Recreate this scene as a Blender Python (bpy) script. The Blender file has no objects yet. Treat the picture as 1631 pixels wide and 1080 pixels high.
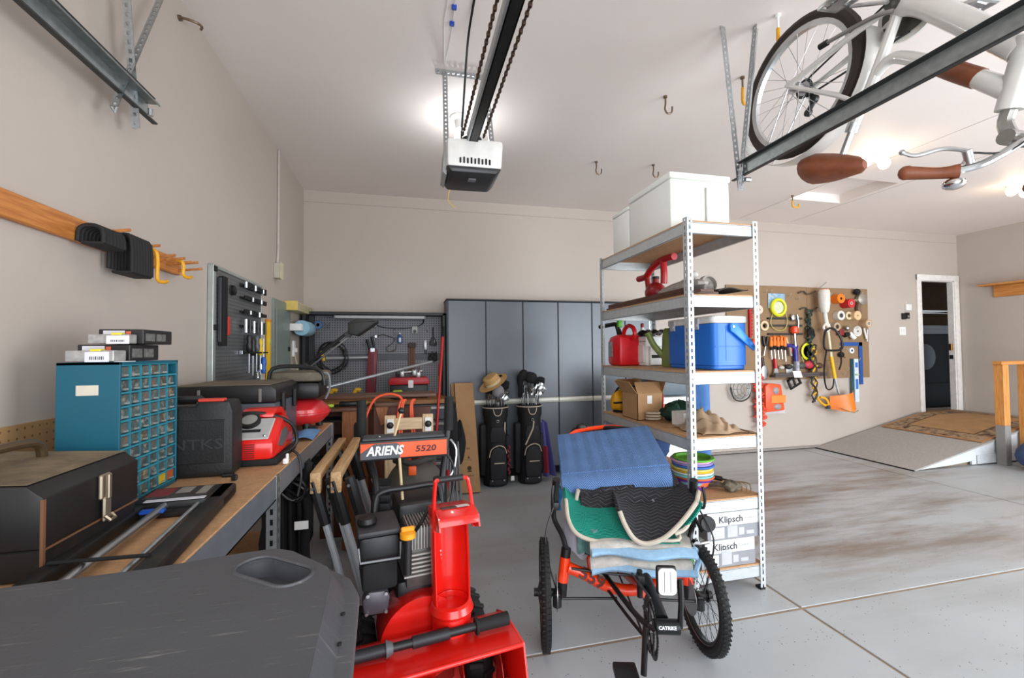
import bpy, bmesh, math, random
from mathutils import Vector as V, Matrix as Mx, Euler
PI = math.pi
sc = bpy.context.scene
C = sc.collection
rnd = random.Random(7)

# ---------------------------------------------------------------- camera
cd = bpy.data.cameras.new('camera'); cam = bpy.data.objects.new('camera', cd); C.objects.link(cam)
cd.sensor_width = 36; cd.lens = 696.17 / 1631 * 36; cd.clip_start = .02
yaw, pitch, roll = .2336, .0261, -.0091
fwd = V((math.sin(yaw) * math.cos(pitch), math.cos(yaw) * math.cos(pitch), math.sin(pitch)))
rt = V((math.cos(yaw), -math.sin(yaw), 0)); up_ = rt.cross(fwd)
r2 = rt * math.cos(roll) + up_ * math.sin(roll); u2 = up_ * math.cos(roll) - rt * math.sin(roll)
m = Mx((r2, u2, -fwd)).transposed().to_4x4(); m.translation = (0, 0, 1.36)
cam.matrix_world = m
sc.camera = cam

# ---------------------------------------------------------------- daylight, lamps, exposure
w = bpy.data.worlds.new('world'); sc.world = w; w.use_nodes = True
bg = w.node_tree.nodes['Background']
bg.inputs[0].default_value = (.78, .88, 1, 1); bg.inputs[1].default_value = 1.6
def area(name, loc, aim, sx, sy, power, col):
    l = bpy.data.lights.new(name, 'AREA'); l.shape = 'RECTANGLE'; l.size = sx; l.size_y = sy
    l.energy = power; l.color = col
    o = bpy.data.objects.new(name, l); C.objects.link(o); o.location = loc
    o.rotation_euler = (V(aim) - V(loc)).to_track_quat('-Z', 'Y').to_euler()
    return o
# daylight through the open double door, then an added fill at the single door
area('daylight_double_door', (5.2, -.95, 1.25), (4.6, 4, 1.0), 4.6, 2.3, 270, (.90, .95, 1))
area('fill_single_door', (.3, -.95, 1.3), (.5, 4, 1.2), 2.4, 2.2, 70, (.95, .97, 1))
sc.view_settings.view_transform = 'Standard'; sc.view_settings.look = 'None'
sc.view_settings.gamma = 1; sc.view_settings.use_curve_mapping = False
sc.view_settings.exposure = 0.07

# ---------------------------------------------------------------- materials
def lin(h):
    if not isinstance(h, str): return tuple(h)[:3]
    c = [int(h[i:i + 2], 16) / 255 for i in (0, 2, 4)]
    return tuple(x / 12.92 if x <= .04045 else ((x + .055) / 1.055) ** 2.4 for x in c)
MATS = {}
def mat(name, col, rough=.5, metal=0, var=.08, scale=18, bump=0, bscale=None, emit=0, trans=0, coat=0, dirt=None, dscale=6, dlow=.5, stretch=None, alpha=1):
    if name in MATS: return MATS[name]
    m = bpy.data.materials.new(name); m.use_nodes = True; MATS[name] = m
    nt = m.node_tree; N = nt.nodes; L = nt.links; b = N['Principled BSDF']
    c = lin(col)
    b.inputs['Roughness'].default_value = rough; b.inputs['Metallic'].default_value = metal
    if coat: b.inputs['Coat Weight'].default_value = coat
    if trans: b.inputs['Transmission Weight'].default_value = trans
    if alpha < 1: b.inputs['Alpha'].default_value = alpha
    tc = N.new('ShaderNodeTexCoord'); co = tc.outputs['Object']
    if stretch:
        mp = N.new('ShaderNodeMapping'); mp.inputs['Scale'].default_value = stretch
        L.new(co, mp.inputs[0]); co = mp.outputs[0]
    nz = N.new('ShaderNodeTexNoise'); nz.inputs['Scale'].default_value = scale; nz.inputs['Detail'].default_value = 5
    L.new(co, nz.inputs[0])
    rp = N.new('ShaderNodeValToRGB'); e = rp.color_ramp.elements
    e[0].position = .3; e[1].position = .7
    e[0].color = (*[x * (1 - var) for x in c], 1); e[1].color = (*[min(1, x * (1 + var)) for x in c], 1)
    L.new(nz.outputs[0], rp.inputs[0]); out = rp.outputs[0]
    if dirt:
        n2 = N.new('ShaderNodeTexNoise'); n2.inputs['Scale'].default_value = dscale; n2.inputs['Detail'].default_value = 8
        n2.inputs['Roughness'].default_value = .65
        L.new(co, n2.inputs[0])
        r3 = N.new('ShaderNodeValToRGB'); r3.color_ramp.elements[0].position = dlow; r3.color_ramp.elements[1].position = min(1, dlow + .2)
        L.new(n2.outputs[0], r3.inputs[0])
        mx = N.new('ShaderNodeMixRGB'); L.new(r3.outputs[0], mx.inputs[0]); L.new(out, mx.inputs[1])
        mx.inputs[2].default_value = (*lin(dirt), 1); out = mx.outputs[0]
    L.new(out, b.inputs['Base Color'])
    if bump:
        bn = N.new('ShaderNodeTexNoise'); bn.inputs['Scale'].default_value = bscale or scale * 4; bn.inputs['Detail'].default_value = 3
        L.new(co, bn.inputs[0])
        bp = N.new('ShaderNodeBump'); bp.inputs['Strength'].default_value = bump; bp.inputs['Distance'].default_value = .004
        L.new(bn.outputs[0], bp.inputs['Height']); L.new(bp.outputs[0], b.inputs['Normal'])
    if emit:
        b.inputs['Emission Color'].default_value = (*c, 1); b.inputs['Emission Strength'].default_value = emit
    return m
def wood(name, c1, c2, rough=.55, sc_=(2, 30, 30), band=6):
    if name in MATS: return MATS[name]
    m = bpy.data.materials.new(name); m.use_nodes = True; MATS[name] = m
    nt = m.node_tree; N = nt.nodes; L = nt.links; b = N['Principled BSDF']; b.inputs['Roughness'].default_value = rough
    tc = N.new('ShaderNodeTexCoord'); mp = N.new('ShaderNodeMapping'); mp.inputs['Scale'].default_value = sc_
    nz = N.new('ShaderNodeTexNoise'); nz.inputs['Scale'].default_value = band; nz.inputs['Detail'].default_value = 6; nz.inputs['Distortion'].default_value = .8
    rp = N.new('ShaderNodeValToRGB'); rp.color_ramp.elements[0].color = (*lin(c1), 1); rp.color_ramp.elements[1].color = (*lin(c2), 1)
    rp.color_ramp.elements[0].position = .35; rp.color_ramp.elements[1].position = .65
    L.new(tc.outputs['Object'], mp.inputs[0]); L.new(mp.outputs[0], nz.inputs[0]); L.new(nz.outputs[0], rp.inputs[0]); L.new(rp.outputs[0], b.inputs['Base Color'])
    return m
def perf(name, col, hole, ax, pitch=.0254, r=.16, rough=.5, metal=0, var=.06):
    """perforated board: a grid of small drilled holes, too fine to model one by one"""
    m = mat(name, col, rough, metal, var, 9)
    nt = m.node_tree; N = nt.nodes; L = nt.links; b = N['Principled BSDF']
    tc = N.new('ShaderNodeTexCoord'); sp = N.new('ShaderNodeSeparateXYZ'); L.new(tc.outputs['Object'], sp.inputs[0])
    def mt(op, a, bb):
        n = N.new('ShaderNodeMath'); n.operation = op
        for i, x in enumerate((a, bb)):
            if x is None: continue
            if isinstance(x, (int, float)): n.inputs[i].default_value = x
            else: L.new(x, n.inputs[i])
        return n.outputs[0]
    d = []
    for a in ax:
        f = mt('FRACT', mt('MULTIPLY', sp.outputs[a], 1 / pitch), None)
        q = mt('SUBTRACT', f, .5); d.append(mt('MULTIPLY', q, q))
    k = mt('LESS_THAN', mt('ADD', d[0], d[1]), r * r)
    old = b.inputs['Base Color'].links[0].from_socket
    mx = N.new('ShaderNodeMixRGB'); L.new(k, mx.inputs[0]); L.new(old, mx.inputs[1]); mx.inputs[2].default_value = (*lin(hole), 1)
    L.new(mx.outputs[0], b.inputs['Base Color'])
    return m

# ---------------------------------------------------------------- mesh builder
def frame(p, q):
    z = (V(q) - V(p)); z = z.normalized() if z.length > 1e-9 else V((0, 0, 1))
    x = V((0, 0, 1)).cross(z)
    if x.length < 1e-4: x = V((1, 0, 0))
    x.normalize(); return x, z.cross(x), z
def spline(pts, n=6, closed=False):
    P = [V(p) for p in pts]
    if len(P) < 3 or n < 2: return P
    out = []; N = len(P); rng = N if closed else N - 1
    for i in range(rng):
        if closed: a, b, c, d = P[(i - 1) % N], P[i], P[(i + 1) % N], P[(i + 2) % N]
        else: a, b, c, d = P[max(0, i - 1)], P[i], P[i + 1], P[min(N - 1, i + 2)]
        for k in range(n):
            t = k / n
            out.append(.5 * ((2 * b) + (c - a) * t + (2 * a - 5 * b + 4 * c - d) * t * t + (3 * b - a - 3 * c + d) * t ** 3))
    if not closed: out.append(P[-1])
    return out
class B:
    def __init__(s): s.v = []; s.f = []
    def add(s, vs, fs, M=None):
        o = len(s.v)
        for p in vs: s.v.append(M @ V(p) if M else V(p))
        s.f += [tuple(i + o for i in f) for f in fs]
        return s
    def box(s, a, b, bev=0, M=None):
        x0, y0, z0 = [min(p, q) for p, q in zip(a, b)]; x1, y1, z1 = [max(p, q) for p, q in zip(a, b)]
        t = bev = min(bev, .49 * (x1 - x0), .49 * (y1 - y0), .49 * (z1 - z0))
        if t <= 0:
            vs = [(x, y, z) for z in (z0, z1) for y in (y0, y1) for x in (x0, x1)]
            return s.add(vs, [(0, 2, 3, 1), (4, 5, 7, 6), (0, 1, 5, 4), (2, 6, 7, 3), (0, 4, 6, 2), (1, 3, 7, 5)], M)
        bm = bmesh.new(); bmesh.ops.create_cube(bm, size=1)
        for v in bm.verts:
            v.co = V((x0 + (v.co.x + .5) * (x1 - x0), y0 + (v.co.y + .5) * (y1 - y0), z0 + (v.co.z + .5) * (z1 - z0)))
        bmesh.ops.bevel(bm, geom=list(bm.edges), offset=t, segments=2 if t > .004 else 1, affect='EDGES', profile=.5)
        s.bm(bm, M); bm.free(); return s
    def bm(s, bm, M=None):
        bm.verts.index_update()
        return s.add([v.co.copy() for v in bm.verts], [[v.index for v in f.verts] for f in bm.faces], M)
    def cyl(s, p, q, r, r2=None, n=14, caps=True):
        r2 = r if r2 is None else r2; p, q = V(p), V(q); x, y, z = frame(p, q); vs = []
        for c, rr in ((p, r), (q, r2)):
            for k in range(n):
                a = 2 * PI * k / n; vs.append(c + x * (rr * math.cos(a)) + y * (rr * math.sin(a)))
        fs = [(k, (k + 1) % n, n + (k + 1) % n, n + k) for k in range(n)]
        if caps: fs += [tuple(range(n - 1, -1, -1)), tuple(range(n, 2 * n))]
        return s.add(vs, fs)
    def tube(s, pts, r, n=8, sm=0, closed=False, flat=1):
        P = spline(pts, sm, closed) if sm else [V(p) for p in pts]
        N = len(P); vs = []; px = None
        for i, p in enumerate(P):
            a = P[(i - 1) % N] if closed else P[max(0, i - 1)]; b = P[(i + 1) % N] if closed else P[min(N - 1, i + 1)]
            t = (b - a); t = t.normalized() if t.length > 1e-9 else V((0, 0, 1))
            if px is None: x = frame(V((0, 0, 0)), t)[0]
            else:
                x = px - t * px.dot(t)
                x = x.normalized() if x.length > 1e-6 else frame(V((0, 0, 0)), t)[0]
            px = x; y = t.cross(x); rr = r(i / (N - 1)) if callable(r) else r
            for k in range(n):
                an = 2 * PI * k / n; vs.append(p + x * (rr * math.cos(an)) + y * (rr * flat * math.sin(an)))
        fs = []
        for i in range(N if closed else N - 1):
            j = (i + 1) % N
            fs += [(i * n + k, i * n + (k + 1) % n, j * n + (k + 1) % n, j * n + k) for k in range(n)]
        if not closed: fs += [tuple(range(n - 1, -1, -1)), tuple(range((N - 1) * n, N * n))]
        return s.add(vs, fs)
    def lathe(s, prof, n=20, M=None):
        """prof: (r, z) from bottom to top, turned about z"""
        vs = []
        for r, z in prof:
            for k in range(n): a = 2 * PI * k / n; vs.append((r * math.cos(a), r * math.sin(a), z))
        fs = []
        for i in range(len(prof) - 1):
            fs += [(i * n + k, i * n + (k + 1) % n, (i + 1) * n + (k + 1) % n, (i + 1) * n + k) for k in range(n)]
        if prof[0][0] > 1e-5: fs.append(tuple(range(n - 1, -1, -1)))
        if prof[-1][0] > 1e-5: fs.append(tuple(range((len(prof) - 1) * n, len(prof) * n)))
        return s.add(vs, fs, M)
    def ell(s, c, r, n=14, m=9, M=None):
        if not hasattr(r, '__len__'): r = (r, r, r)
        vs = []; fs = []
        for i in range(m + 1):
            t = PI * i / m
            for k in range(n):
                a = 2 * PI * k / n
                vs.append(V((c[0] + r[0] * math.sin(t) * math.cos(a), c[1] + r[1] * math.sin(t) * math.sin(a), c[2] - r[2] * math.cos(t))))
        for i in range(m): fs += [(i * n + k, i * n + (k + 1) % n, (i + 1) * n + (k + 1) % n, (i + 1) * n + k) for k in range(n)]
        return s.add(vs, fs, M)
    def prism(s, poly, z0, z1, M=None, bev=0):
        """poly: 2-D outline, counter-clockwise, raised from z0 to z1"""
        bm = bmesh.new(); vs = [bm.verts.new((p[0], p[1], z0)) for p in poly]
        f = bm.faces.new(vs); r = bmesh.ops.extrude_face_region(bm, geom=[f])
        for g in r['geom']:
            if isinstance(g, bmesh.types.BMVert): g.co.z = z1
        bmesh.ops.recalc_face_normals(bm, faces=bm.faces)
        if bev: bmesh.ops.bevel(bm, geom=[e for e in bm.edges], offset=bev, segments=2, affect='EDGES', profile=.5)
        s.bm(bm, M); bm.free(); return s
    def sheet(s, fn, nu, nv, th=0, M=None):
        """surface fn(u, v) for u, v in 0..1, given thickness th along its normal"""
        P = [[V(fn(i / nu, j / nv)) for j in range(nv + 1)] for i in range(nu + 1)]
        def nrm(i, j):
            a = P[min(nu, i + 1)][j] - P[max(0, i - 1)][j]; b = P[i][min(nv, j + 1)] - P[i][max(0, j - 1)]
            c = a.cross(b); return c.normalized() if c.length > 1e-12 else V((0, 0, 1))
        W = nv + 1; vs = [P[i][j] for i in range(nu + 1) for j in range(W)]
        fs = [(i * W + j, (i + 1) * W + j, (i + 1) * W + j + 1, i * W + j + 1) for i in range(nu) for j in range(nv)]
        if th:
            o = len(vs); vs += [P[i][j] - nrm(i, j) * th for i in range(nu + 1) for j in range(W)]
            fs += [tuple(o + k for k in reversed(f)) for f in fs[:]]
            for i in range(nu):
                for j in (0, nv):
                    q = (i * W + j, (i + 1) * W + j, o + (i + 1) * W + j, o + i * W + j); fs.append(q if j else q[::-1])
            for j in range(nv):
                for i in (0, nu):
                    q = (i * W + j, i * W + j + 1, o + i * W + j + 1, o + i * W + j); fs.append(q[::-1] if i else q)
        return s.add(vs, fs, M)
    def strip(s, o, along, across, nrm, width, pitch, n, hw, hh, th=.0016):
        """perforated steel strip with real slots"""
        o, al, ac, nn = V(o), V(along), V(across), V(nrm)
        e = (width - hw) / 2; g = (pitch - hh) / 2
        for side in (0, 1):
            for k in range(n):
                b = o + al * (pitch * k) + nn * (th * side)
                q = [b + ac * x + al * y for y in (0, g, g + hh, pitch) for x in (0, e, e + hw, width)]
                fs = [(0, 1, 5, 4), (1, 2, 6, 5), (2, 3, 7, 6), (4, 5, 9, 8), (6, 7, 11, 10), (8, 9, 13, 12), (9, 10, 14, 13), (10, 11, 15, 14)]
                s.add(q, fs if side else [f[::-1] for f in fs])
        return s
def rrect(w, h, r, n=5, cx=0, cy=0):
    out = []
    for sx, sy, a0 in ((1, -1, -90), (1, 1, 0), (-1, 1, 90), (-1, -1, 180)):
        for k in range(n + 1):
            a = math.radians(a0 + 90 * k / n)
            out.append((cx + sx * (w / 2 - r) + r * math.cos(a), cy + sy * (h / 2 - r) + r * math.sin(a)))
    return out
def rot(axis, deg): return Mx.Rotation(math.radians(deg), 4, axis)
def tr(x, y, z): return Mx.Translation((x, y, z))
# basis matrix: local x, y, z columns and origin
def basis(x, y, z, o):
    M = Mx((V(x).normalized(), V(y).normalized(), V(z).normalized())).transposed().to_4x4(); M.translation = V(o); return M
XZ = Mx(((1, 0, 0, 0), (0, 0, -1, 0), (0, 1, 0, 0), (0, 0, 0, 1)))     # outline in x,z ; extrusion towards -y
YZ = Mx(((0, 0, 1, 0), (1, 0, 0, 0), (0, 1, 0, 0), (0, 0, 0, 1)))      # outline in y,z ; extrusion towards +x

# ---------------------------------------------------------------- things and parts
INV = {}
def T(name, label, cat, loc=(0, 0, 0), rz=0, group=None):
    o = bpy.data.objects.new(name, None); C.objects.link(o); o.empty_display_size = .05
    o.location = loc; o.rotation_euler = (0, 0, rz); o['label'] = label; o['category'] = cat
    if group: o['group'] = group
    INV[o] = (Mx.Translation(loc) @ Mx.Rotation(rz, 4, 'Z')).inverted(); return o
def mesh(name, b, M=None, smooth=35):
    me = bpy.data.meshes.new(name)
    me.from_pydata([tuple(M @ v) if M else tuple(v) for v in b.v], [], b.f)
    me.update()
    if smooth:
        me.polygons.foreach_set('use_smooth', [True] * len(me.polygons)); me.set_sharp_from_angle(angle=math.radians(smooth))
    return me
def P(t, name, b, mt, label=None, local=False, kind=None, smooth=35):
    """a part of t; b is in world coordinates unless local"""
    base = INV.get(t)
    me = mesh(name, b, None if local or base is None else base, smooth); me.materials.append(mt)
    o = bpy.data.objects.new(name, me); C.objects.link(o); o.parent = t
    if base is not None: INV[o] = base
    if label: o['label'] = label
    if kind: o['kind'] = kind
    return o
def S(name, label, cat, b, mt, group=None, smooth=35):
    """a thing that is a single mesh; its origin goes to the base of its box"""
    lo = V([min(v[i] for v in b.v) for i in range(3)]); hi = V([max(v[i] for v in b.v) for i in range(3)])
    c = V(((lo.x + hi.x) / 2, (lo.y + hi.y) / 2, lo.z))
    me = mesh(name, b, Mx.Translation(-c), smooth); me.materials.append(mt)
    o = bpy.data.objects.new(name, me); C.objects.link(o); o.location = c
    o['label'] = label; o['category'] = cat
    if group: o['group'] = group
    INV[o] = Mx.Translation(-c); return o
def ST(name, b, mt, parent=None, kind='structure', label=None):
    me = mesh(name, b, None); me.materials.append(mt)
    o = bpy.data.objects.new(name, me); C.objects.link(o); o.parent = parent
    if parent is None: o['kind'] = kind
    if label: o['label'] = label
    return o
def txt(t, s, size, mt, M, name='lettering', ext=.0004, sx=1, shear=0, bold=0):
    """M: world matrix; text lies in its x,y plane, centred"""
    cu = bpy.data.curves.new(name, 'FONT'); cu.body = s; cu.size = size; cu.align_x = 'CENTER'; cu.align_y = 'CENTER'
    cu.extrude = ext; cu.shear = shear; cu.offset = bold; cu.resolution_u = 2; cu.materials.append(mt)
    f = bpy.data.objects.new('text_source', cu); C.objects.link(f)
    me = bpy.data.meshes.new_from_object(f.evaluated_get(bpy.context.evaluated_depsgraph_get()))
    bpy.data.objects.remove(f); bpy.data.curves.remove(cu)
    if not me.materials: me.materials.append(mt)
    o = bpy.data.objects.new(name, me); C.objects.link(o); o.parent = t
    o.matrix_local = INV[t] @ M @ Mx.Diagonal((sx, 1, 1, 1)); return o
def dup(root, loc, rz=0, label=None, group=None):
    r = root.copy(); C.objects.link(r); r.location = loc; r.rotation_euler = (0, 0, rz)
    if label: r['label'] = label
    if group: r['group'] = group
    for ch in list(root.children):
        c = ch.copy(); C.objects.link(c); c.parent = r
        for g in ch.children:
            d = g.copy(); C.objects.link(d); d.parent = c
    INV[r] = (Mx.Translation(loc) @ Mx.Rotation(rz, 4, 'Z')).inverted()
    return r

# common materials
black = mat('black_plastic', '131314', .45)
blackm = mat('black_matte', '0f0f10', .8)
rubber = mat('rubber', '141414', .75, bump=.2)
steel = mat('steel', 'b9bcbf', .32, 1)
zinc = mat('zinc', 'b4b9bb', .4, .85, var=.12, scale=60)
chrome = mat('chrome', 'd8d8d8', .12, 1)
white = mat('white_plastic', 'e9e9e6', .4)
paper = mat('paper_white', 'e6e5e1', .7)
red = mat('red_paint', 'd01712', .3, coat=.3)
orange = mat('orange_paint', 'f0481a', .35, coat=.2)
yellow = mat('yellow_plastic', 'e8b91c', .45)
particle = mat('particle_board', 'b98f66', .75, var=.14, scale=120, dirt='a57f5a', dscale=30)
cardb = mat('cardboard', 'a9825a', .8, var=.06, scale=14)
greydark = mat('dark_grey_plastic', '3a3b3e', .5)
grey = mat('mid_grey', '7c7f82', .5)
# ================================================================ room shell
wallm = mat('wall_paint', 'b9aea4', .55, var=.025, scale=1.3, bump=.12, bscale=35)
ceilm = mat('ceiling_paint', 'e9dfd9', .6, var=.03, scale=1.1, bump=.12, bscale=45)
trimw = mat('trim_white', 'e6e2dc', .4)
LX, RX, BY, FY, H = -1.05, 8.15, 4.88, -1.0, 3.05

# painted concrete floor: six slabs with recessed joints
m = mat('floor_paint', 'acb0b2', .38, var=.05, scale=1.7, bump=.1, bscale=40)
nt = m.node_tree; N = nt.nodes; L = nt.links; b = N['Principled BSDF']
geo = N.new('ShaderNodeNewGeometry'); old = b.inputs['Base Color'].links[0].from_socket
mp = N.new('ShaderNodeMapping'); mp.inputs['Scale'].default_value = (.32, 1.7, 1); mp.inputs['Rotation'].default_value = (0, 0, .12); L.new(geo.outputs['Position'], mp.inputs[0])
st = N.new('ShaderNodeTexNoise'); st.inputs['Scale'].default_value = 1.4; st.inputs['Detail'].default_value = 9; st.inputs['Roughness'].default_value = .68
L.new(mp.outputs[0], st.inputs[0])
rp = N.new('ShaderNodeValToRGB'); rp.color_ramp.elements[0].position = .44; rp.color_ramp.elements[1].position = .62
rp.color_ramp.elements[1].color = (.9, .9, .9, 1)
L.new(st.outputs[0], rp.inputs[0])
# the tyre-worn stretch of floor in front of the ramp is dirtier than the rest
sepp = N.new('ShaderNodeSeparateXYZ'); L.new(geo.outputs['Position'], sepp.inputs[0])
def worn(sock, c, hw):
    a = N.new('ShaderNodeMath'); a.operation = 'SUBTRACT'; L.new(sock, a.inputs[0]); a.inputs[1].default_value = c
    b2 = N.new('ShaderNodeMath'); b2.operation = 'ABSOLUTE'; L.new(a.outputs[0], b2.inputs[0])
    r = N.new('ShaderNodeMapRange'); r.interpolation_type = 'SMOOTHSTEP'; L.new(b2.outputs[0], r.inputs['Value'])
    r.inputs['From Min'].default_value = hw * .45; r.inputs['From Max'].default_value = hw; r.inputs['To Min'].default_value = 1; r.inputs['To Max'].default_value = .22
    return r.outputs['Result']
w1 = N.new('ShaderNodeMath'); w1.operation = 'MULTIPLY'; L.new(worn(sepp.outputs[0], 3.9, 2.6), w1.inputs[0]); L.new(worn(sepp.outputs[1], 3.15, 1.35), w1.inputs[1])
w2 = N.new('ShaderNodeMath'); w2.operation = 'MULTIPLY'; L.new(w1.outputs[0], w2.inputs[0]); L.new(rp.outputs[0], w2.inputs[1])
mx = N.new('ShaderNodeMixRGB'); L.new(w2.outputs[0], mx.inputs[0]); L.new(old, mx.inputs[1]); mx.inputs[2].default_value = (*lin('74604d'), 1)
vo = N.new('ShaderNodeTexVoronoi'); vo.inputs['Scale'].default_value = 42; L.new(geo.outputs['Position'], vo.inputs[0])
fl = N.new('ShaderNodeMath'); fl.operation = 'LESS_THAN'; L.new(vo.outputs['Distance'], fl.inputs[0]); fl.inputs[1].default_value = .13
gt = N.new('ShaderNodeTexNoise'); gt.inputs['Scale'].default_value = 9; L.new(geo.outputs['Position'], gt.inputs[0])
g2 = N.new('ShaderNodeMath'); g2.operation = 'GREATER_THAN'; L.new(gt.outputs[0], g2.inputs[0]); g2.inputs[1].default_value = .53
an = N.new('ShaderNodeMath'); an.operation = 'MULTIPLY'; L.new(fl.outputs[0], an.inputs[0]); L.new(g2.outputs[0], an.inputs[1])
m2 = N.new('ShaderNodeMixRGB'); L.new(an.outputs[0], m2.inputs[0]); L.new(mx.outputs[0], m2.inputs[1]); m2.inputs[2].default_value = (*lin('565350'), 1)
L.new(m2.outputs[0], b.inputs['Base Color'])
floorm = m
jointm = mat('floor_joint', 'a08c76', .9)
fl_ = ST('floor', B().box((LX - .1, FY, -.2), (RX + .1, BY + .1, -.006)), jointm)
xs = [LX - .1, 1.9974, 5.12, RX + .1]; ys = [FY, 1.91, BY + .1]; g = .008
for i in range(3):
    for j in range(2):
        ST('slab', B().box((xs[i] + g, ys[j] + g, -.006), (xs[i + 1] - g, ys[j + 1] - g, 0), .003), floorm, fl_)
ST('wall_left', B().box((LX - .12, FY, 0), (LX, BY, H + .3)), wallm)
# back wall with the door opening
DX0, DX1, DZ0, DZ1 = 7.375, 8.06, .40, 2.355
ST('wall_back', B().box((LX - .12, BY, 0), (DX0, BY + .06, H + .3)).box((DX1, BY, 0), (RX + .12, BY + .06, H + .3)).box((DX0, BY, DZ1), (DX1, BY + .06, H + .3)).box((DX0, BY, 0), (DX1, BY + .06, DZ0 - .02)), wallm)
ST('wall_right', B().box((RX, FY, 0), (RX + .12, BY, H + .3)), wallm)
# front wall: both door openings are left clear to the drive
ST('wall_front', B().box((LX - .12, FY - .12, 2.5), (RX + .12, FY, H + .3)).box((LX - .12, FY - .12, 0), (-.95, FY, 2.5)).box((1.6, FY - .12, 0), (2.7, FY, 2.5)).box((7.65, FY - .12, 0), (RX + .12, FY, 2.5)), wallm)
# ceiling with the hatch recess
hx0, hx1, hy0, hy1 = 4.2, 4.93, 3.42, 4.05
ST('ceiling', B().box((LX - .12, FY, H), (hx0, BY, H + .12)).box((hx1, FY, H), (RX + .12, BY, H + .12)).box((hx0, FY, H), (hx1, hy0, H + .12)).box((hx0, hy1, H), (hx1, BY, H + .12)), ceilm)
ST('trim_1', B().box((hx0, hy0, H + .1), (hx1, hy1, H + .125)), ceilm, label='recessed attic hatch panel')
# drywall seams
ST('trim_2', B().box((LX, BY - .002, 2.925), (RX, BY, 2.931)), mat('seam', 'a9988f', .7))
ST('trim_3', B().box((4.198, 2.2, H - .002), (4.203, 4.8, H)).box((4.998, 1.0, H - .002), (5.003, 4.8, H)), mat('seam_pale', 'bdb2ad', .7))
# footing strip along the back wall
ST('baseboard_back', B().box((LX, BY - .03, 0), (5.45, BY, .035), .004), mat('footing', '8f8983', .8))
ST('baseboard_seam', B().box((LX, BY - .034, 0), (5.45, BY - .03, .010)), mat('footing_dark', '473c36', .9))
bpy.data.objects['baseboard_seam'].name = 'trim_4'
# driveway outside
ST('ground', B().box((-9, -14, -.25), (17, FY, -.02)), mat('drive_concrete', 'b5b2ac', .8))

# ---- door frame in the back wall and the dark utility room behind it
d = T('door_1', 'white door frame open to a dark utility room at top of ramp', 'door', (7.72, BY, .4)); d['kind'] = 'structure'; del d['category']; del d['label']
P(d, 'casing', B().box((7.30, BY - .022, .39), (7.385, BY, 2.43), .005), trimw)
P(d, 'casing', B().box((8.05, BY - .022, .39), (8.138, BY, 2.43), .005), trimw)
P(d, 'casing', B().box((7.30, BY - .024, 2.345), (8.138, BY, 2.43), .005), trimw)
P(d, 'jamb', B().box((7.36, BY - .005, .39), (7.38, BY + .07, 2.36)), trimw)
P(d, 'jamb', B().box((8.03, BY - .005, .39), (8.065, BY + .07, 2.36)), trimw)
P(d, 'jamb', B().box((7.36, BY - .005, 2.335), (8.065, BY + .07, 2.36)), trimw)
P(d, 'threshold', B().box((7.36, BY - .03, .385), (8.065, BY + .07, .405), .004), mat('oak_sill', '8d6a48', .6))
P(d, 'hinge', B().box((8.018, BY + .02, 1.30), (8.031, BY + .06, 1.40)).cyl((8.015, BY + .03, 1.3), (8.015, BY + .03, 1.4), .008), mat('brass', 'a07a3c', .35, 1))
P(d, 'strike_plate', B().box((8.018, BY + .015, 1.17), (8.031, BY + .06, 1.23), .003), blackm)
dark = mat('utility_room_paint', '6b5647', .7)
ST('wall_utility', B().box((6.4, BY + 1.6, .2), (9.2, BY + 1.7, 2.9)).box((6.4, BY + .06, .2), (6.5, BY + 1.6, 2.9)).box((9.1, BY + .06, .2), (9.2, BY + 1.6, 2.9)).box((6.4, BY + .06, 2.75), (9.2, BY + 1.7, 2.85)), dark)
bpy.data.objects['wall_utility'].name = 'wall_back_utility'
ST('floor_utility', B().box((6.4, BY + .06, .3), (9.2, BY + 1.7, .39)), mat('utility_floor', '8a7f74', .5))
t = T('washing_machine', 'black front loading washer just inside the dark doorway', 'washer', (7.95, BY + .75, .39))
P(t, 'body', B().box((7.2, BY + .32, .40), (8.6, BY + 1.0, 1.70), .02), mat('washer_black', '0a0a0a', .6))
P(t, 'drawer', B().box((7.23, BY + .305, .42), (8.57, BY + .322, .78), .008), mat('washer_black2', '101010', .6))
for k_ in ('washer_black', 'washer_black2', 'washer_glass'):
    if k_ in MATS: MATS[k_].node_tree.nodes['Principled BSDF'].inputs['Specular IOR Level'].default_value = .08
P(t, 'door', B().lathe([(.02, 0), (.19, 0), (.2, .02), (.2, .03)], 24, tr(7.9, BY + .32, 1.2) @ rot('X', 90)), mat('washer_glass', '060606', .4))
P(t, 'control_panel', B().box((7.23, BY + .30, 1.56), (8.57, BY + .322, 1.695), .006), greydark)
t = T('wire_shelf', 'white wire shelf high in the dark utility room', 'shelf', (7.9, BY + 1.0, 1.95))
bb = B()
for k in range(14): bb.cyl((7.3, BY + .55 + k * .035, 1.95), (8.9, BY + .55 + k * .035, 1.95), .003, n=5)
P(t, 'wire_deck', bb, white, kind='stuff'); P(t, 'lip', B().cyl((7.3, BY + .54, 1.95), (8.9, BY + .54, 1.95), .009, n=8).cyl((7.3, BY + .54, 1.91), (8.9, BY + .54, 1.91), .005, n=8), white)
P(t, 'bracket', B().tube([(7.35, BY + .06, 1.7), (7.35, BY + .55, 1.94)], .006), white)
S('storage_box', 'dark lidded box on the wire shelf in the utility room', 'box', B().box((7.58, BY + .6, 1.956), (7.95, BY + .9, 2.09), .015).box((7.56, BY + .58, 2.09), (7.97, BY + .92, 2.12), .008), greydark)
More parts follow.
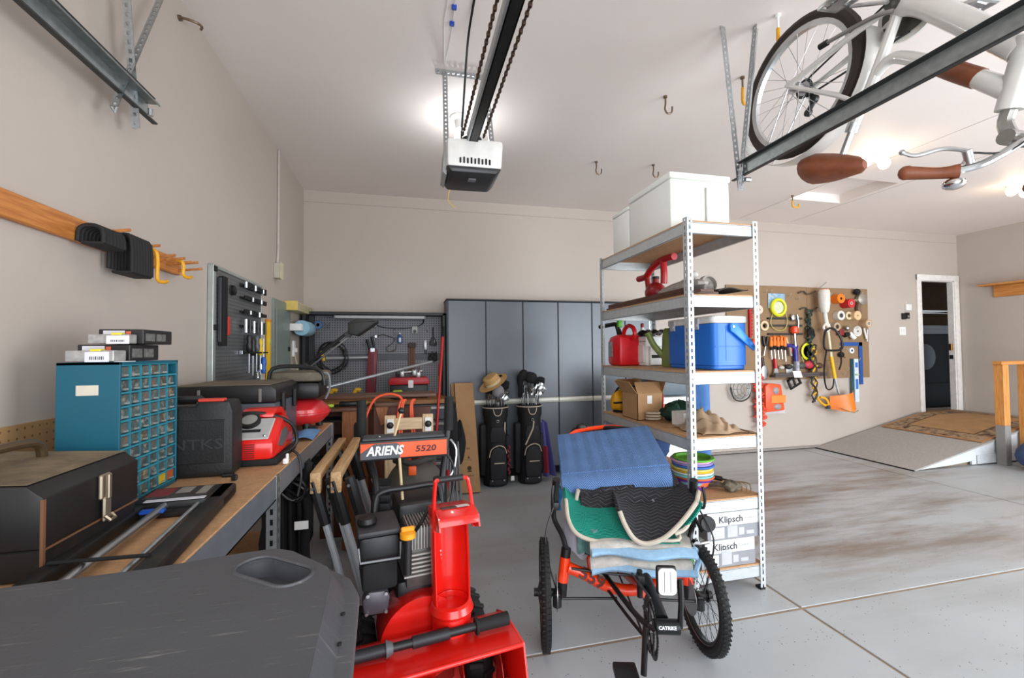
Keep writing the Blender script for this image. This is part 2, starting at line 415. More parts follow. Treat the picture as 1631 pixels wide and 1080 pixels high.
for i, (x, h, la) in enumerate(((7.62, .20, 'leftmost clear jar on the washer'), (7.78, .22, 'second clear jar from left on the washer'), (7.93, .2, 'third clear jar from left on the washer'))):
    t = T('glass_jar', la, 'jar', (x, BY + .5, 1.702), group='jars on the washer')
    P(t, 'body', B().lathe([(.0, 1.722), (.05, 1.722), (.052, 1.74), (.052, 1.72 + h - .05), (.04, 1.72 + h - .03)], 14, tr(x, BY + .5, -.018)), mat('jar_glass', 'a09a92', .15))
    P(t, 'lid', B().lathe([(.044, 1.72 + h - .03), (.044, 1.72 + h), (0, 1.72 + h)], 14, tr(x, BY + .5, -.018)), mat('jar_lid', '8f8a82', .3, .6))

# ---- ramp, platform, rug, handrail
t = T('ramp', 'grey carpeted plywood ramp sloping up to the door', 'ramp', (6.3, 4.3, 0))
sl = .39 / 1.85
carp = mat('ramp_carpet', 'a5a19c', .9, var=.12, scale=60, bump=.4, bscale=180)
top = [(5.37, .012), (7.22, .40), (8.14, .40), (8.14, .385), (7.22, .385), (5.39, 0)]
P(t, 'deck', B().prism([(x, z) for x, z in top][::-1], -4.848, -3.66, XZ), carp)
P(t, 'edge_strip', B().box((5.355, 3.66, 0), (5.372, 4.848, .012), .003), blackm)
P(t, 'side_panel', B().prism([(5.42, .005), (5.95, .028), (6.25, .05), (6.25, .01), (8.14, .01), (8.14, .384), (7.22, .384), (5.44, .012)], -3.69, -3.672, XZ), mat('ramp_side', 'cfd3d6', .5))
P(t, 'kick_board', B().box((6.32, 3.655, .015), (8.14, 3.668, .115), .003), mat('ramp_side2', 'c3c7ca', .5))
P(t, 'stringer', B().prism([(5.6, 0), (8.1, 0), (8.1, .37), (7.22, .37), (5.6, .03)], -3.76, -3.72, XZ), mat('stud', '8a7a66', .7))
rugm = mat('rug_field', 'a98359', .95, var=.12, scale=9, bump=.5, bscale=300)
t = T('rug', 'tan rug with dark brown leafy border lying across ramp top', 'rug', (7.2, 4.2, .4))
zr = lambda x: (.016 + (.388 / 1.85) * (min(x, 7.22) - 5.37)) + .002
def rugpiece(n, x0, x1, y0, y1, dz, mt_):
    P(t, n, B().sheet(lambda u, v: (x0 + (x1 - x0) * u, y0 + (y1 - y0) * v, zr(x0 + (x1 - x0) * u) + dz), 14, 2, -.007), mt_)
rx0, rx1, ry0, ry1 = 6.45, 7.98, 3.69, 4.80
rugpiece('field', rx0 + .22, rx1 - .22, ry0 + .2, ry1 - .2, 0, rugm)
bordm = mat('rug_border', 'a58a6a', .95, var=.1, scale=30, dirt='3d2718', dscale=11, dlow=.43, bump=.5, bscale=300)
edgem = mat('rug_edge', 'a7774b', .95); stripe = mat('rug_stripe', '553826', .95)
for a in ((rx0 + .03, rx1 - .03, ry0 + .03, ry0 + .18), (rx0 + .03, rx1 - .03, ry1 - .18, ry1 - .03), (rx0 + .03, rx0 + .2, ry0 + .18, ry1 - .18), (rx1 - .2, rx1 - .03, ry0 + .18, ry1 - .18)): rugpiece('border', *a, 0, bordm)
for a in ((rx0, rx1, ry0, ry0 + .03), (rx0, rx1, ry1 - .03, ry1), (rx0, rx0 + .03, ry0 + .03, ry1 - .03), (rx1 - .03, rx1, ry0 + .03, ry1 - .03)): rugpiece('binding', *a, 0, edgem)
for a in ((rx0 + .2, rx1 - .2, ry0 + .18, ry0 + .2), (rx0 + .2, rx1 - .2, ry1 - .2, ry1 - .18), (rx0 + .2, rx0 + .22, ry0 + .2, ry1 - .2), (rx1 - .22, rx1 - .2, ry0 + .2, ry1 - .2)): rugpiece('stripe', *a, 0, stripe)
pine = wood('pine', 'c07a36', 'd79a55', .5, (30, 30, 2), 3)
pineh = wood('pine_flat', 'bb7433', 'd39450', .5, (30, 2, 30), 3)
pinex = wood('pine_x', 'bb7433', 'd39450', .5, (2, 30, 30), 3)
t = T('handrail', 'pine handrail posts with grey painted foot beside the ramp', 'handrail', (7.1, 3.6, 0))
P(t, 'post', B().box((6.60, 3.56, .45), (6.69, 3.65, 1.145), .004), pine)
P(t, 'post_foot', B().box((6.60, 3.56, 0), (6.69, 3.65, .45), .004), mat('foot_grey', '8a8784', .6), 'grey painted lower post')
P(t, 'post', B().box((6.99, 3.56, .0), (7.08, 3.65, 1.145), .004), pine)
P(t, 'post', B().box((8.02, 3.56, .0), (8.11, 3.65, 1.145), .004), pine)
P(t, 'top_rail', B().box((6.585, 3.56, 1.145), (8.14, 3.65, 1.185), .004), pinex)
t = T('duffel_bag', 'dark blue bag on the floor at the right end of ramp', 'bag', (6.72, 3.3, 0))
P(t, 'body', B().ell((6.72, 3.28, .17), (.37, .2, .175), 18, 10), mat('navy_cloth', '33466b', .85, bump=.4, bscale=60))
P(t, 'strap', B().tube([(6.5, 3.12, .1), (6.6, 3.1, .34), (6.85, 3.1, .36), (6.95, 3.12, .1)], .012, sm=5, flat=.4), blackm)
t = T('peg_rail', 'short pine ledge with backing board on the right wall', 'shelf', (8.1, 4.0, 2.05))
P(t, 'ledge', B().box((7.98, 3.2, 2.215), (8.149, 4.56, 2.24), .003), pineh)
P(t, 'backing_board', B().box((8.127, 3.3, 2.055), (8.149, 4.46, 2.214), .003), pineh)
# switch, thermostat
t = T('light_switch', 'double white light switch plate on the wall beside the door', 'switch', (7.0, BY, 1.52))
P(t, 'plate', B().box((6.955, BY - .007, 1.53), (7.075, BY, 1.65), .003), white)
for x in (6.99, 7.04): P(t, 'toggle', B().box((x - .012, BY - .012, 1.565), (x + .012, BY - .007, 1.615), .002), paper)
t = T('keypad', 'small black door control under a white box beside the door', 'keypad', (7.05, BY, 1.72))
P(t, 'body', B().box((7.0, BY - .03, 1.76), (7.06, BY, 1.85), .006).box((7.062, BY - .035, 1.77), (7.12, BY, 1.86), .006), black)
P(t, 'button', B().box((7.075, BY - .04, 1.785), (7.105, BY - .035, 1.82), .002), grey)
P(t, 'white_box', B().box((7.07, BY - .03, 1.89), (7.17, BY, 1.985), .006), white)
P(t, 'bell_wire', B().tube([(7.1, BY - .004, 1.99), (7.1, BY - .004, 2.02)], .003, n=5), white)
# ================================================================ overhead: door tracks, opener, hooks, lamps
trackm = mat('track_steel', '8f9493', .4, .6, var=.15, scale=40)
trackd = mat('track_dark', '3b3d3d', .45, .6)
def track(x, s, label, y1):
    """s: side the mouth of the channel faces"""
    t = T('door_track', label, 'track', (x, .5, 2.27), group='overhead garage door tracks')
    pr = [(-.004, 0), (.008, 0), (.008, .058), (-.034, .058), (-.038, .046), (-.035, .046), (-.032, .053), (.003, .053), (.003, .005), (-.004, .005)]
    pr = [(x + s * -p[0] * -1 if s < 0 else x - p[0], 2.265 + p[1]) for p in pr]
    P(t, 'channel', B().prism(pr, -y1, .85, XZ), trackm)
    P(t, 'top_flange', B().box((x + .004 * -s, -.85, 2.3235), (x + .036 * s, y1 - .03, 2.327)), trackd)
    P(t, 'roller_lip', B().box((x - .008 * s, -.85, 2.259), (x + .010 * s, y1 + .04, 2.2648)), trackd)
    P(t, 'end_bolt', B().cyl((x - .03 * -s, y1 - .05, 2.25), (x - .03 * -s, y1 - .05, 2.275), .009, n=8), steel)
    return t
tl = track(-.965, 1, 'steel door track hanging along the left wall', 1.93)
tr_ = track(1.705, -1, 'steel door track crossing in front of the hanging bicycle', 1.95)
def hang(t, p, q, nrm, wd=.032, ang=True):
    p, q = V(p), V(q); al = (q - p).normalized(); n = V(nrm); ac = al.cross(n).normalized(); n = ac.cross(al)
    k = int((q - p).length / .03)
    b = B().strip(p, al, ac, n, wd, (q - p).length / k, k, .011, .014, .002)
    if ang: b.strip(p, al, n, ac, wd * .8, (q - p).length / k, k, .011, .014, .002)
    P(t, 'perforated_hanger', b, zinc)
hang(tr_, (1.69, 1.94, 2.19), (1.595, 1.93, 3.05), (0, -1, 0), .03, False)
hang(tr_, (1.672, 1.92, 2.2), (1.77, 1.90, 3.05), (0, -1, 0), .034)
hang(tl, (-.985, 1.86, 2.19), (-.99, 1.74, 3.05), (1, 0, 0), .034)
hang(tl, (-.98, 1.73, 2.2), (-.985, 2.13, 3.05), (1, 0, 0), .03, True)
P(tr_, 'tie_bolt', B().cyl((1.70, 1.9, 2.235), (1.73, 1.9, 2.235), .012, n=8), steel)

t = T('garage_door_opener', 'white and black garage door opener with long chain rail on ceiling brackets', 'opener', (.32, 2.25, 2.2))
ow = mat('opener_white', 'd9d8d4', .4)
P(t, 'motor_housing', B().prism([(.185, 2.252), (.455, 2.255), (.465, 2.40), (.185, 2.395)], -2.34, -2.09, XZ, .018), ow)
P(t, 'grille_base', B().prism([(.205, 2.222), (.425, 2.225), (.457, 2.26), (.178, 2.257)], -2.345, -2.085, XZ, .014), mat('opener_dark', '2e2f31', .4))
bb = B()
for k in range(9): bb.box((.245 + k * .018, 2.084, 2.27), (.253 + k * .018, 2.094, 2.296 + .004 * (k % 2)), .002)
P(t, 'vent_slots', bb, blackm, kind='stuff')
P(t, 'badge', B().box((.295, 2.15, 2.217), (.335, 2.19, 2.223), .003), mat('badge_grey', '6a6b6d', .4))
P(t, 'side_lens', B().prism([(.168, 2.24), (.186, 2.225), (.19, 2.385), (.178, 2.38)], -2.32, -2.14, XZ), mat('opener_lens', '9b9c9a', .3))
P(t, 'rail', B().box((.293, -.9, 2.38), (.333, 2.12, 2.384)).box((.291, -.9, 2.38), (.296, 2.12, 2.42)).box((.330, -.9, 2.38), (.335, 2.12, 2.42)).box((.29, -.9, 2.42), (.336, 2.12, 2.424)), mat('rail_dark', '262626', .35, .5))
P(t, 'rail_edge', B().box((.283, -.9, 2.379), (.2905, 2.12, 2.425)), zinc)
def chain(x):
    b = B(); n = 160
    for k in range(n):
        y = -.9 + k * .0188
        b.box((x - .004, y, 2.405), (x + .004, y + .014, 2.414), .002) if k % 2 else b.box((x - .006, y, 2.402), (x + .006, y + .015, 2.417), .002)
    return b
for x in (.262, .364): P(t, 'drive_chain', chain(x), mat('chain_rust', '4a372b', .5, .6), kind='stuff')
P(t, 'sprocket', B().lathe([(.0, 0), (.05, 0), (.05, .012), (0, .012)], 18, tr(.312, 2.14, 2.402)), trackd)
P(t, 'ceiling_angle', B().strip((.165, 2.60, 3.048), (1, 0, 0), (0, 1, 0), (0, 0, -1), .034, .03, 11, .011, .014).strip((.165, 2.60, 3.048), (1, 0, 0), (0, 0, -1), (0, -1, 0), .034, .03, 11, .011, .014), zinc)
for x, xx in ((.205, .19), (.45, .455)):
    al = V((xx - x, 2.33 - 2.595, 2.3 - 3.035)); k = 25
    P(t, 'hanging_strap', B().strip((x, 2.592, 3.035), al.normalized(), (1, 0, 0), (0, -1, 0), .028, al.length / k, k, .009, .014).strip((x, 2.592, 3.035), al.normalized(), (0, 1, 0), (1, 0, 0), .024, al.length / k, k, .009, .014), zinc)
P(t, 'power_cord', B().tube([(.31, 1.7, 3.046), (.314, 2.06, 3.045), (.31, 2.25, 2.98), (.30, 2.36, 2.72), (.285, 2.37, 2.5), (.27, 2.32, 2.39)], .006, sm=6), black)
P(t, 'pull_cord', B().tube([(.22, 2.33, 2.225), (.21, 2.33, 2.18), (.22, 2.33, 2.15), (.25, 2.33, 2.125)], .0025, n=5, sm=5), mat('cord_yellow', 'c9a95a', .7))
t = T('control_wire', 'thin white wires with blue clips running along ceiling to opener', 'wire', (.2, 2.3, 3.04))
P(t, 'wire', B().tube([(.17, 1.5, 3.046), (.19, 2.05, 3.045), (.185, 2.2, 3.046), (.2, 2.4, 3.045), (.215, 2.56, 3.04)], .003, n=5, sm=5), white)
P(t, 'wire', B().tube([(.215, 1.5, 3.046), (.225, 2.05, 3.046), (.228, 2.3, 3.046), (.215, 2.56, 3.04)], .0025, n=5, sm=5), white)
for y in (2.09, 2.2): P(t, 'clip', B().box((.212, y, 3.03), (.236, y + .02, 3.05), .003), mat('clip_blue', '1d3fa8', .4))

def hook(label, pts, mt_, base, name='ceiling_hook', r=.006, tip=None):
    t = T(name, label, 'hook', base, group='screw-in storage hooks')
    P(t, 'shank', B().tube(pts, r, n=8, sm=5), mt_)
    if tip: P(t, 'coating', B().tube(tip, r * 1.5, n=8, sm=4), mat('hook_yellow', 'e0a018', .5))
    P(t, 'collar', B().cyl(base, (base[0], base[1], base[2] - .012), .013, n=10) if base[2] > 3 else B().cyl(base, (base[0] + .012, base[1], base[2]), .013, n=10), mt_)
hk = mat('hook_bronze', '7d6a58', .4, .8)
for x, y, la in ((1.678, 2.56, 'bronze hook in the ceiling nearest the hanging bicycle'), (1.65, 3.6, 'bronze hook in the ceiling farther back, left of a pair'), (2.19, 3.55, 'bronze hook in the ceiling farther back, right of a pair')):
    hook(la, [(x, y, 3.05), (x, y, 3.0), (x - .004, y, 2.96), (x + .015, y, 2.935), (x + .045, y, 2.945), (x + .05, y, 2.985)], hk, (x, y, 3.05))
hook('bare hook screwed high into the left wall', [(-1.05, 2.33, 2.945), (-1.02, 2.33, 2.945), (-.98, 2.34, 2.94), (-.97, 2.37, 2.945), (-.985, 2.40, 2.95)], hk, (-1.05, 2.33, 2.945), 'wall_hook')
hook('yellow coated hook in the ceiling beside the attic hatch', [(4.15, 3.95, 3.05), (4.15, 3.95, 2.98)], hk, (4.15, 3.95, 3.05), tip=[(4.15, 3.95, 2.99), (4.15, 3.95, 2.93), (4.19, 3.95, 2.92), (4.23, 3.95, 2.925), (4.235, 3.95, 2.96)])
hook('yellow coated hook holding the bicycle rear wheel', [(1.83, 1.80, 3.05), (1.83, 1.8, 2.96)], white, (1.83, 1.80, 3.05), tip=[(1.83, 1.80, 2.98), (1.83, 1.80, 2.91), (1.83, 1.78, 2.903), (1.835, 1.68, 2.902), (1.84, 1.665, 2.91), (1.84, 1.66, 2.935)])
hook('yellow coated hook in the ceiling behind the track hanger', [(2.03, 2.27, 3.05), (2.03, 2.27, 2.97)], hk, (2.03, 2.27, 3.05), tip=[(2.03, 2.27, 2.98), (2.03, 2.27, 2.89), (2.05, 2.27, 2.88)])

# lamps
bulbm = mat('bulb_cool', 'f4fbff', .3, emit=30, var=0)
bulbw = mat('bulb_warm', 'ffe2b8', .3, emit=14, var=0)
def plight(name, loc, e, col, r=.05):
    l = bpy.data.lights.new(name, 'POINT'); l.energy = e; l.color = col; l.shadow_soft_size = r
    o = bpy.data.objects.new(name, l); C.objects.link(o); o.location = loc
t = T('ceiling_lamp', 'round ceiling lampholder with lit bulb just behind the opener', 'lamp', (.375, 3.12, 3.05))
P(t, 'lampholder', B().lathe([(.035, -.09), (.045, -.03), (.075, -.012), (.078, 0)], 20, tr(.375, 3.12, 3.05)), white)
P(t, 'bulb', B().lathe([(0, -.2), (.03, -.192), (.045, -.16), (.043, -.13), (.03, -.09)], 16, tr(.375, 3.12, 3.05)), bulbm)
plight('bulb_light', (.375, 3.12, 2.80), 5, (.93, .97, 1))
for x, y, la in ((3.95, 2.95, 'twin flood lamp on ceiling glowing beside the brown saddle'), (6.2, 3.2, 'twin flood lamp on ceiling glowing behind the far brown grip')):
    t = T('flood_lamp', la, 'lamp', (x, y, 3.05))
    P(t, 'base_plate', B().lathe([(.06, -.02), (.07, 0)], 18, tr(x, y, 3.05)), white)
    for s in (-1, 1):
        P(t, 'lampholder', B().cyl((x + .02 * s, y, 3.03), (x + .07 * s, y - .02, 2.99), .022, .03), white)
        P(t, 'bulb', B().ell((x + .1 * s, y - .03, 2.965), (.045, .045, .05)), bulbw)
    plight('flood_light', (x, y - .03, 2.86), 2.2, (1, .82, .6))

# ================================================================ bicycle hung upside down
bt = T('bicycle', 'white cruiser bicycle hanging upside down from the ceiling with brown saddle and grips', 'bicycle', (1.84, 1.3, 2.5))
AX = V((1.84, 1.70, 2.615))
def bk(x, z, y=0): return AX + V((-y, -x, -(z - .345)))
bw = mat('bike_white', 'd5d3cd', .3, coat=.4, var=.04)
brown = mat('brown_leather', '7d4427', .5, var=.15, scale=30, bump=.2)
alu = mat('aluminium', 'c3c4c4', .3, .9)
def tyre(c, R, r, axis, n=48, k=8):
    b = B(); x, y, z = axis; vs = []; fs = []
    for i in range(n):
        a = 2 * PI * i / n; d = x * math.cos(a) + z * math.sin(a)
        for j in range(k):
            q = 2 * PI * j / k; kn = 1.0 + (.06 if (i % 2 and abs(q) in (0,)) else 0)
            vs.append(c + d * (R + r * kn * math.cos(q)) + y * (r * math.sin(q)))
    for i in range(n):
        for j in range(k): fs.append((i * k + j, ((i + 1) % n) * k + j, ((i + 1) % n) * k + (j + 1) % k, i * k + (j + 1) % k))
    return b.add(vs, fs)
def rim(c, R, w, d, axis, n=48):
    x, y, z = axis; b = B(); vs = []; fs = []
    pr = [(0, w), (0, -w), (-d, -w * .7), (-d, w * .7)]
    for i in range(n):
        a = 2 * PI * i / n; q = x * math.cos(a) + z * math.sin(a)
        vs += [c + q * (R + p[0]) + y * p[1] for p in pr]
    for i in range(n):
        for j in range(4): fs.append((i * 4 + j, ((i + 1) % n) * 4 + j, ((i + 1) % n) * 4 + (j + 1) % 4, i * 4 + (j + 1) % 4))
    return b.add(vs, fs)
def spokes(c, R, hubr, axis, ns=28, r=.0013, hw=.03):
    x, y, z = axis; b = B()
    for k in range(ns):
        a = 2 * PI * k / ns; a2 = a + (.9 if k % 4 < 2 else -.9); s = hw if k % 2 else -hw
        b.cyl(c + (x * math.cos(a2) + z * math.sin(a2)) * hubr + y * s, c + (x * math.cos(a) + z * math.sin(a)) * R, r, n=4, caps=False)
    return b
AXB = (V((0, -1, 0)), V((-1, 0, 0)), V((0, 0, -1)))
def bikewheel(x0, name):
    c = bk(x0, .345)
    wh = P(bt, name, tyre(c, .296, .027, AXB), mat('tyre_brown', '2b211c', .7, bump=.3))
    P(wh, 'rim', rim(c, .277, .017, .022, AXB), alu)
    P(wh, 'spokes', spokes(c, .257, .03, AXB), steel, kind='stuff')
    P(wh, 'hub', B().cyl(c + V((.05, 0, 0)), c - V((.05, 0, 0)), .02).cyl(c + V((.032, 0, 0)), c + V((.028, 0, 0)), .032).cyl(c - V((.032, 0, 0)), c - V((.028, 0, 0)), .032).cyl(c + V((.075, 0, 0)), c - V((.075, 0, 0)), .008), alu)
bikewheel(0, 'rear_wheel'); bikewheel(1.08, 'front_wheel')
fr = B()
fr.tube([bk(.45, .29), bk(.40, .40), bk(.335, .53), bk(.255, .665)], .02, n=10, sm=4)           # seat tube
fr.tube([bk(.44, .29), bk(.52, .345), bk(.62, .47), bk(.70, .58), bk(.775, .69)], lambda t: .034 + .006 * math.sin(t * 3), n=12, sm=5)   # down tube
fr.tube([bk(.355, .50), bk(.41, .475), bk(.47, .51), bk(.57, .605), bk(.66, .70), bk(.75, .80)], lambda t: .019 + .012 * t, n=12, sm=5)  # top tube
fr.tube([bk(.80, .66), bk(.745, .86)], .034, n=14)                              # head tube
for s in (-1, 1):
    fr.tube([bk(.45, .295, .03 * s), bk(.3, .315, .055 * s), bk(0, .345, .065 * s)], .013, n=8, sm=4)
    fr.tube([bk(.3, .60, .02 * s), bk(.24, .53, .055 * s), bk(0, .345, .065 * s)], .010, n=8, sm=4)
    fr.tube([bk(.81, .64, .05 * s), bk(.87, .55, .05 * s), bk(1.08, .345, .05 * s)], .014, n=8, sm=4)
P(bt, 'frame_tubes', fr, bw)
P(bt, 'leather_wrap', B().tube([bk(.585, .62), bk(.625, .664), bk(.675, .716)], .0315, n=14, sm=3), brown)
P(bt, 'seat_post', B().cyl(bk(.26, .655), bk(.19, .80), .0135).cyl(bk(.262, .65), bk(.245, .685), .024), alu)
# saddle: wide rear, narrow nose
sad = B()
for (xx, ww, hh, zz) in ():
    pass
secs = [(-.12, .03, .035, .79), (-.105, .09, .05, .795), (-.05, .108, .052, .805), (0, .09, .047, .82), (.06, .05, .038, .84), (.11, .034, .028, .858), (.135, .014, .014, .866)]
vs = []; n = 16
for (xx, ww, hh, zz) in secs:
    for k in range(n):
        a = 2 * PI * k / n; vs.append(bk(.165 + xx, zz - .022 + 1.3 * hh * math.sin(a), ww * math.cos(a)))
fs = [(i * n + k, i * n + (k + 1) % n, (i + 1) * n + (k + 1) % n, (i + 1) * n + k) for i in range(len(secs) - 1) for k in range(n)]
fs += [tuple(range(n)), tuple(range((len(secs) - 1) * n, len(secs) * n))[::-1]]
P(bt, 'saddle', sad.add(vs, fs), brown)
P(bt, 'stem', B().tube([bk(.745, .86), bk(.735, .90), bk(.755, .955), bk(.80, .985)], .02, n=10, sm=3).cyl(bk(.75, .95, .03), bk(.75, .95, -.03), .024), mat('stem_grey', '9b9994', .35, .8))
bar = []
for s in (1, -1):
    pts = [bk(.80, .985, 0), bk(.80, .99, .05 * s), bk(.785, 1.03, .12 * s), bk(.76, 1.06, .18 * s), bk(.71, 1.062, .225 * s)]
    bar.append(pts)
P(bt, 'handlebar', B().tube(bar[0], .0115, n=10, sm=6).tube(bar[1], .0115, n=10, sm=6), alu)
for s in (1, -1):
    gp = P(bt, 'grip', B().tube([bk(.735, 1.066, .205 * s), bk(.70, 1.062, .235 * s), bk(.648, 1.045, .285 * s)], lambda t: .0195 + .002 * math.cos(t * 6), n=12, sm=4).ell(bk(.646, 1.044, .287 * s), .0225, 10, 6), brown)
    P(gp, 'stitching', B().tube([bk(.728, 1.048, .21 * s), bk(.70, 1.044, .235 * s), bk(.655, 1.028, .279 * s)], .0022, n=5, sm=3), mat('stitch', 'd9c9ae', .7))
    P(bt, 'brake_lever', B().tube([bk(.745, 1.05, .205 * s), bk(.76, 1.02, .21 * s), bk(.72, .995, .245 * s), bk(.675, 1.0, .285 * s), bk(.655, .985, .31 * s)], .0065, n=8, sm=5).cyl(bk(.755, 1.05, .195 * s), bk(.76, 1.015, .215 * s), .012).ell(bk(.653, .983, .312 * s), .009, 8, 6), alu)
    P(bt, 'brake_cable', B().tube([bk(.76, 1.02, .19 * s), bk(.80, 1.02, .10 * s), bk(.84, .93, .03 * s), bk(.83, .8, .02 * s)], .003, n=6, sm=5), black)
P(bt, 'bell', B().ell(bk(.72, 1.10, .205), (.028, .03, .018), 16, 8).cyl(bk(.72, 1.065, .21), bk(.72, 1.085, .205), .01), chrome)
# crankset
cr = bk(.45, .29)
P(bt, 'chainring', B().lathe([(.05, -.003), (.095, -.003), (.095, .003), (.05, .003)], 40, Mx.Translation(cr + V((.04, 0, 0))) @ rot('Y', 90)).cyl(cr + V((-.05, 0, 0)), cr + V((.05, 0, 0)), .024), mat('chainring', '55554f', .4, .7))
P(bt, 'chain_guard', B().lathe([(.1, -.004), (.118, -.004), (.118, .004), (.1, .004)], 32, Mx.Translation(cr + V((.05, 0, 0))) @ rot('Y', 90)), bw)
for s, a in ((1, 34), (-1, 214)):
    d = V((0, math.cos(math.radians(a)), math.sin(math.radians(a)))); q = cr + V((-.065 * s, 0, 0))
    P(bt, 'crank_arm', B().tube([q, q + d * .17], .011, n=8, flat=.7), alu)
    e = q + d * .17
    pd = P(bt, 'pedal', B().tube([e + V((-.02 * s, -.045, -.01)), e + V((-.1 * s, -.05, -.01)), e + V((-.11 * s, 0, 0)), e + V((-.1 * s, .05, .01)), e + V((-.02 * s, .045, .01))], .009, n=6, closed=True), alu)
    P(pd, 'axle', B().cyl(e, e + V((-.105 * s, 0, 0)), .008).box(e + V((-.09 * s, -.03, -.008)), e + V((-.04 * s, .03, .008)), .003), steel)
P(bt, 'chain', B().tube([bk(.45, .385, -.042), bk(0, .385, -.042)], .0045, n=6).tube([bk(.45, .195, -.042), bk(0, .305, -.042)], .0045, n=6), trackd)
P(bt, 'cassette', B().lathe([(.02, 0), (.045, .0), (.04, .012), (.02, .02)], 20, Mx.Translation(bk(0, .345, -.03)) @ rot('Y', 90)), trackd)
P(bt, 'derailleur', B().tube([bk(-.01, .36, -.06), bk(.03, .41, -.055), bk(.0, .46, -.05)], .012, n=8, sm=3).cyl(bk(.03, .41, -.045), bk(.03, .41, -.065), .02).cyl(bk(.0, .46, -.045), bk(.0, .46, -.06), .018), black)
P(bt, 'kickstand', B().tube([bk(.46, .33, .05), bk(.40, .315, .075), bk(.23, .30, .098)], .009, n=8, sm=3), mat('stem_grey', '9b9994', .35, .8))
P(bt, 'kickstand_foot', B().cyl(bk(.235, .30, .097), bk(.20, .298, .1), .013), black)
fe = B()
fe.sheet(lambda u, v: bk((.350 + .0 * u) * math.cos(math.radians(-8 + 165 * u)) * 1.0, .345 + .350 * math.sin(math.radians(-8 + 165 * u)), (v - .5) * .078 + 0), 30, 4, .003)
P(bt, 'rear_fender', fe, bw)
P(bt, 'fender_stay', B().tube([bk(0, .345, -.06), bk(-.2, .63, -.034)], .003, n=6).tube([bk(0, .345, .06), bk(-.2, .63, .034)], .003, n=6), steel)
# ================================================================ steel shelving unit and what stands on it
SX0, SX1, SY0, SY1 = 1.50, 1.963, 2.109, 3.233
LV = [2.075, 1.665, 1.235, .872, .525, .145]
su = T('shelving_unit', 'tall galvanised steel shelving unit with six particle board shelves', 'shelving', ((SX0 + SX1) / 2, (SY0 + SY1) / 2, 0))
post_m = mat('shelf_galvanised', 'c3c8c9', .42, .35, var=.06, scale=30)
for x, dx in ((SX0, 1), (SX1, -1)):
    for y, dy in ((SY0, 1), (SY1, -1)):
        k = 55; pz = 2.091 / k
        b = B()
        b.strip((x, y, 0), (0, 0, 1), (dx, 0, 0), (0, -dy, 0), .034, pz, k, .010, .021, .002)
        b.strip((x, y, 0), (0, 0, 1), (0, dy, 0), (-dx, 0, 0), .034, pz, k, .010, .021, .002)
        p = P(su, 'post', b, post_m)
        P(p, 'foot', B().box((x - .003, y - .003, 0), (x + .036 * dx, y + .036 * dy, .012)), blackm)
for z in LV:
    P(su, 'shelf_board', B().box((SX0 + .006, SY0 + .006, z - .012), (SX1 - .006, SY1 - .006, z)), particle)
    zb = z - .012
    for y, s in ((SY0 + .004, 1), (SY1 - .004, -1)):
        P(su, 'end_beam', B().box((SX0 + .006, y, zb - .062), (SX1 - .006, y + .002 * s, zb + .003)).box((SX0 + .006, y, zb - .062), (SX1 - .006, y + .014 * s, zb - .06)).box((SX0 + .006, y, zb - .002), (SX1 - .006, y + .02 * s, zb)), post_m)
    for x, s in ((SX0 + .004, 1), (SX1 - .004, -1)):
        P(su, 'side_beam', B().box((x, SY0 + .006, zb - .062), (x + .002 * s, SY1 - .006, zb + .003)).box((x, SY0 + .006, zb - .062), (x + .014 * s, SY1 - .006, zb - .06)).box((x, SY0 + .006, zb - .002), (x + .02 * s, SY1 - .006, zb)), post_m)
    P(su, 'rivet', B().cyl((SX0 + .017, SY0 - .004, zb - .02), (SX0 + .017, SY0 + .002, zb - .02), .006, n=8), steel)
    P(su, 'rivet', B().cyl((SX1 - .017, SY0 - .004, zb - .02), (SX1 - .017, SY0 + .002, zb - .02), .006, n=8), steel)
# --- top: two white foam boxes
foam = mat('white_foam', 'eef0ea', .6, var=.01)
t = T('foam_box', 'large white foam box on the top shelf, nearest its front edge', 'box', (1.73, 2.56, 2.075))
P(t, 'body', B().box((1.535, 2.31, 2.076), (1.95, 2.81, 2.39), .012), foam)
P(t, 'lid', B().box((1.528, 2.303, 2.392), (1.957, 2.817, 2.43), .01), foam)
P(t, 'seam_tape', B().box((1.775, 2.3005, 2.12), (1.785, 2.3095, 2.345), .001), mat('foam_grey', 'b9b9b6', .6))
t = T('foam_box', 'lower white foam box on the top shelf, behind the bigger one', 'box', (1.73, 2.95, 2.075))
P(t, 'body', B().box((1.535, 2.822, 2.076), (1.93, 3.07, 2.36), .012), foam)
P(t, 'lid', B().box((1.53, 2.818, 2.361), (1.935, 3.075, 2.385), .008), foam)
# --- second shelf: brown boards, red sprayer handle, canvas bag, dark sheet
brd = wood('brown_board', '4a2c20', '5e3a2a', .5, (30, 2, 30), 4)
t = T('wood_trim', 'dark brown moulding boards lying on the second shelf', 'moulding', (1.62, 2.6, 1.665))
P(t, 'board', B().box((1.535, 2.05, 1.666), (1.62, 3.2, 1.684), .003), brd); P(t, 'board', B().box((1.545, 2.2, 1.685), (1.6, 3.19, 1.712), .003), brd)
P(t, 'board', B().box((1.63, 2.15, 1.666), (1.73, 3.1, 1.686), .003), brd)
redp = mat('red_plastic', 'b3121b', .35)
t = T('post_driver', 'bright red looped handle tool on the second shelf', 'tool', (1.75, 2.8, 1.69))
P(t, 'handle', B().tube([(1.75, 3.07, 1.905), (1.75, 2.97, 1.905), (1.75, 2.94, 1.92), (1.75, 2.88, 1.955), (1.75, 2.78, 1.985), (1.75, 2.70, 1.99), (1.75, 2.60, 1.985)], .024, n=12, sm=4), redp)
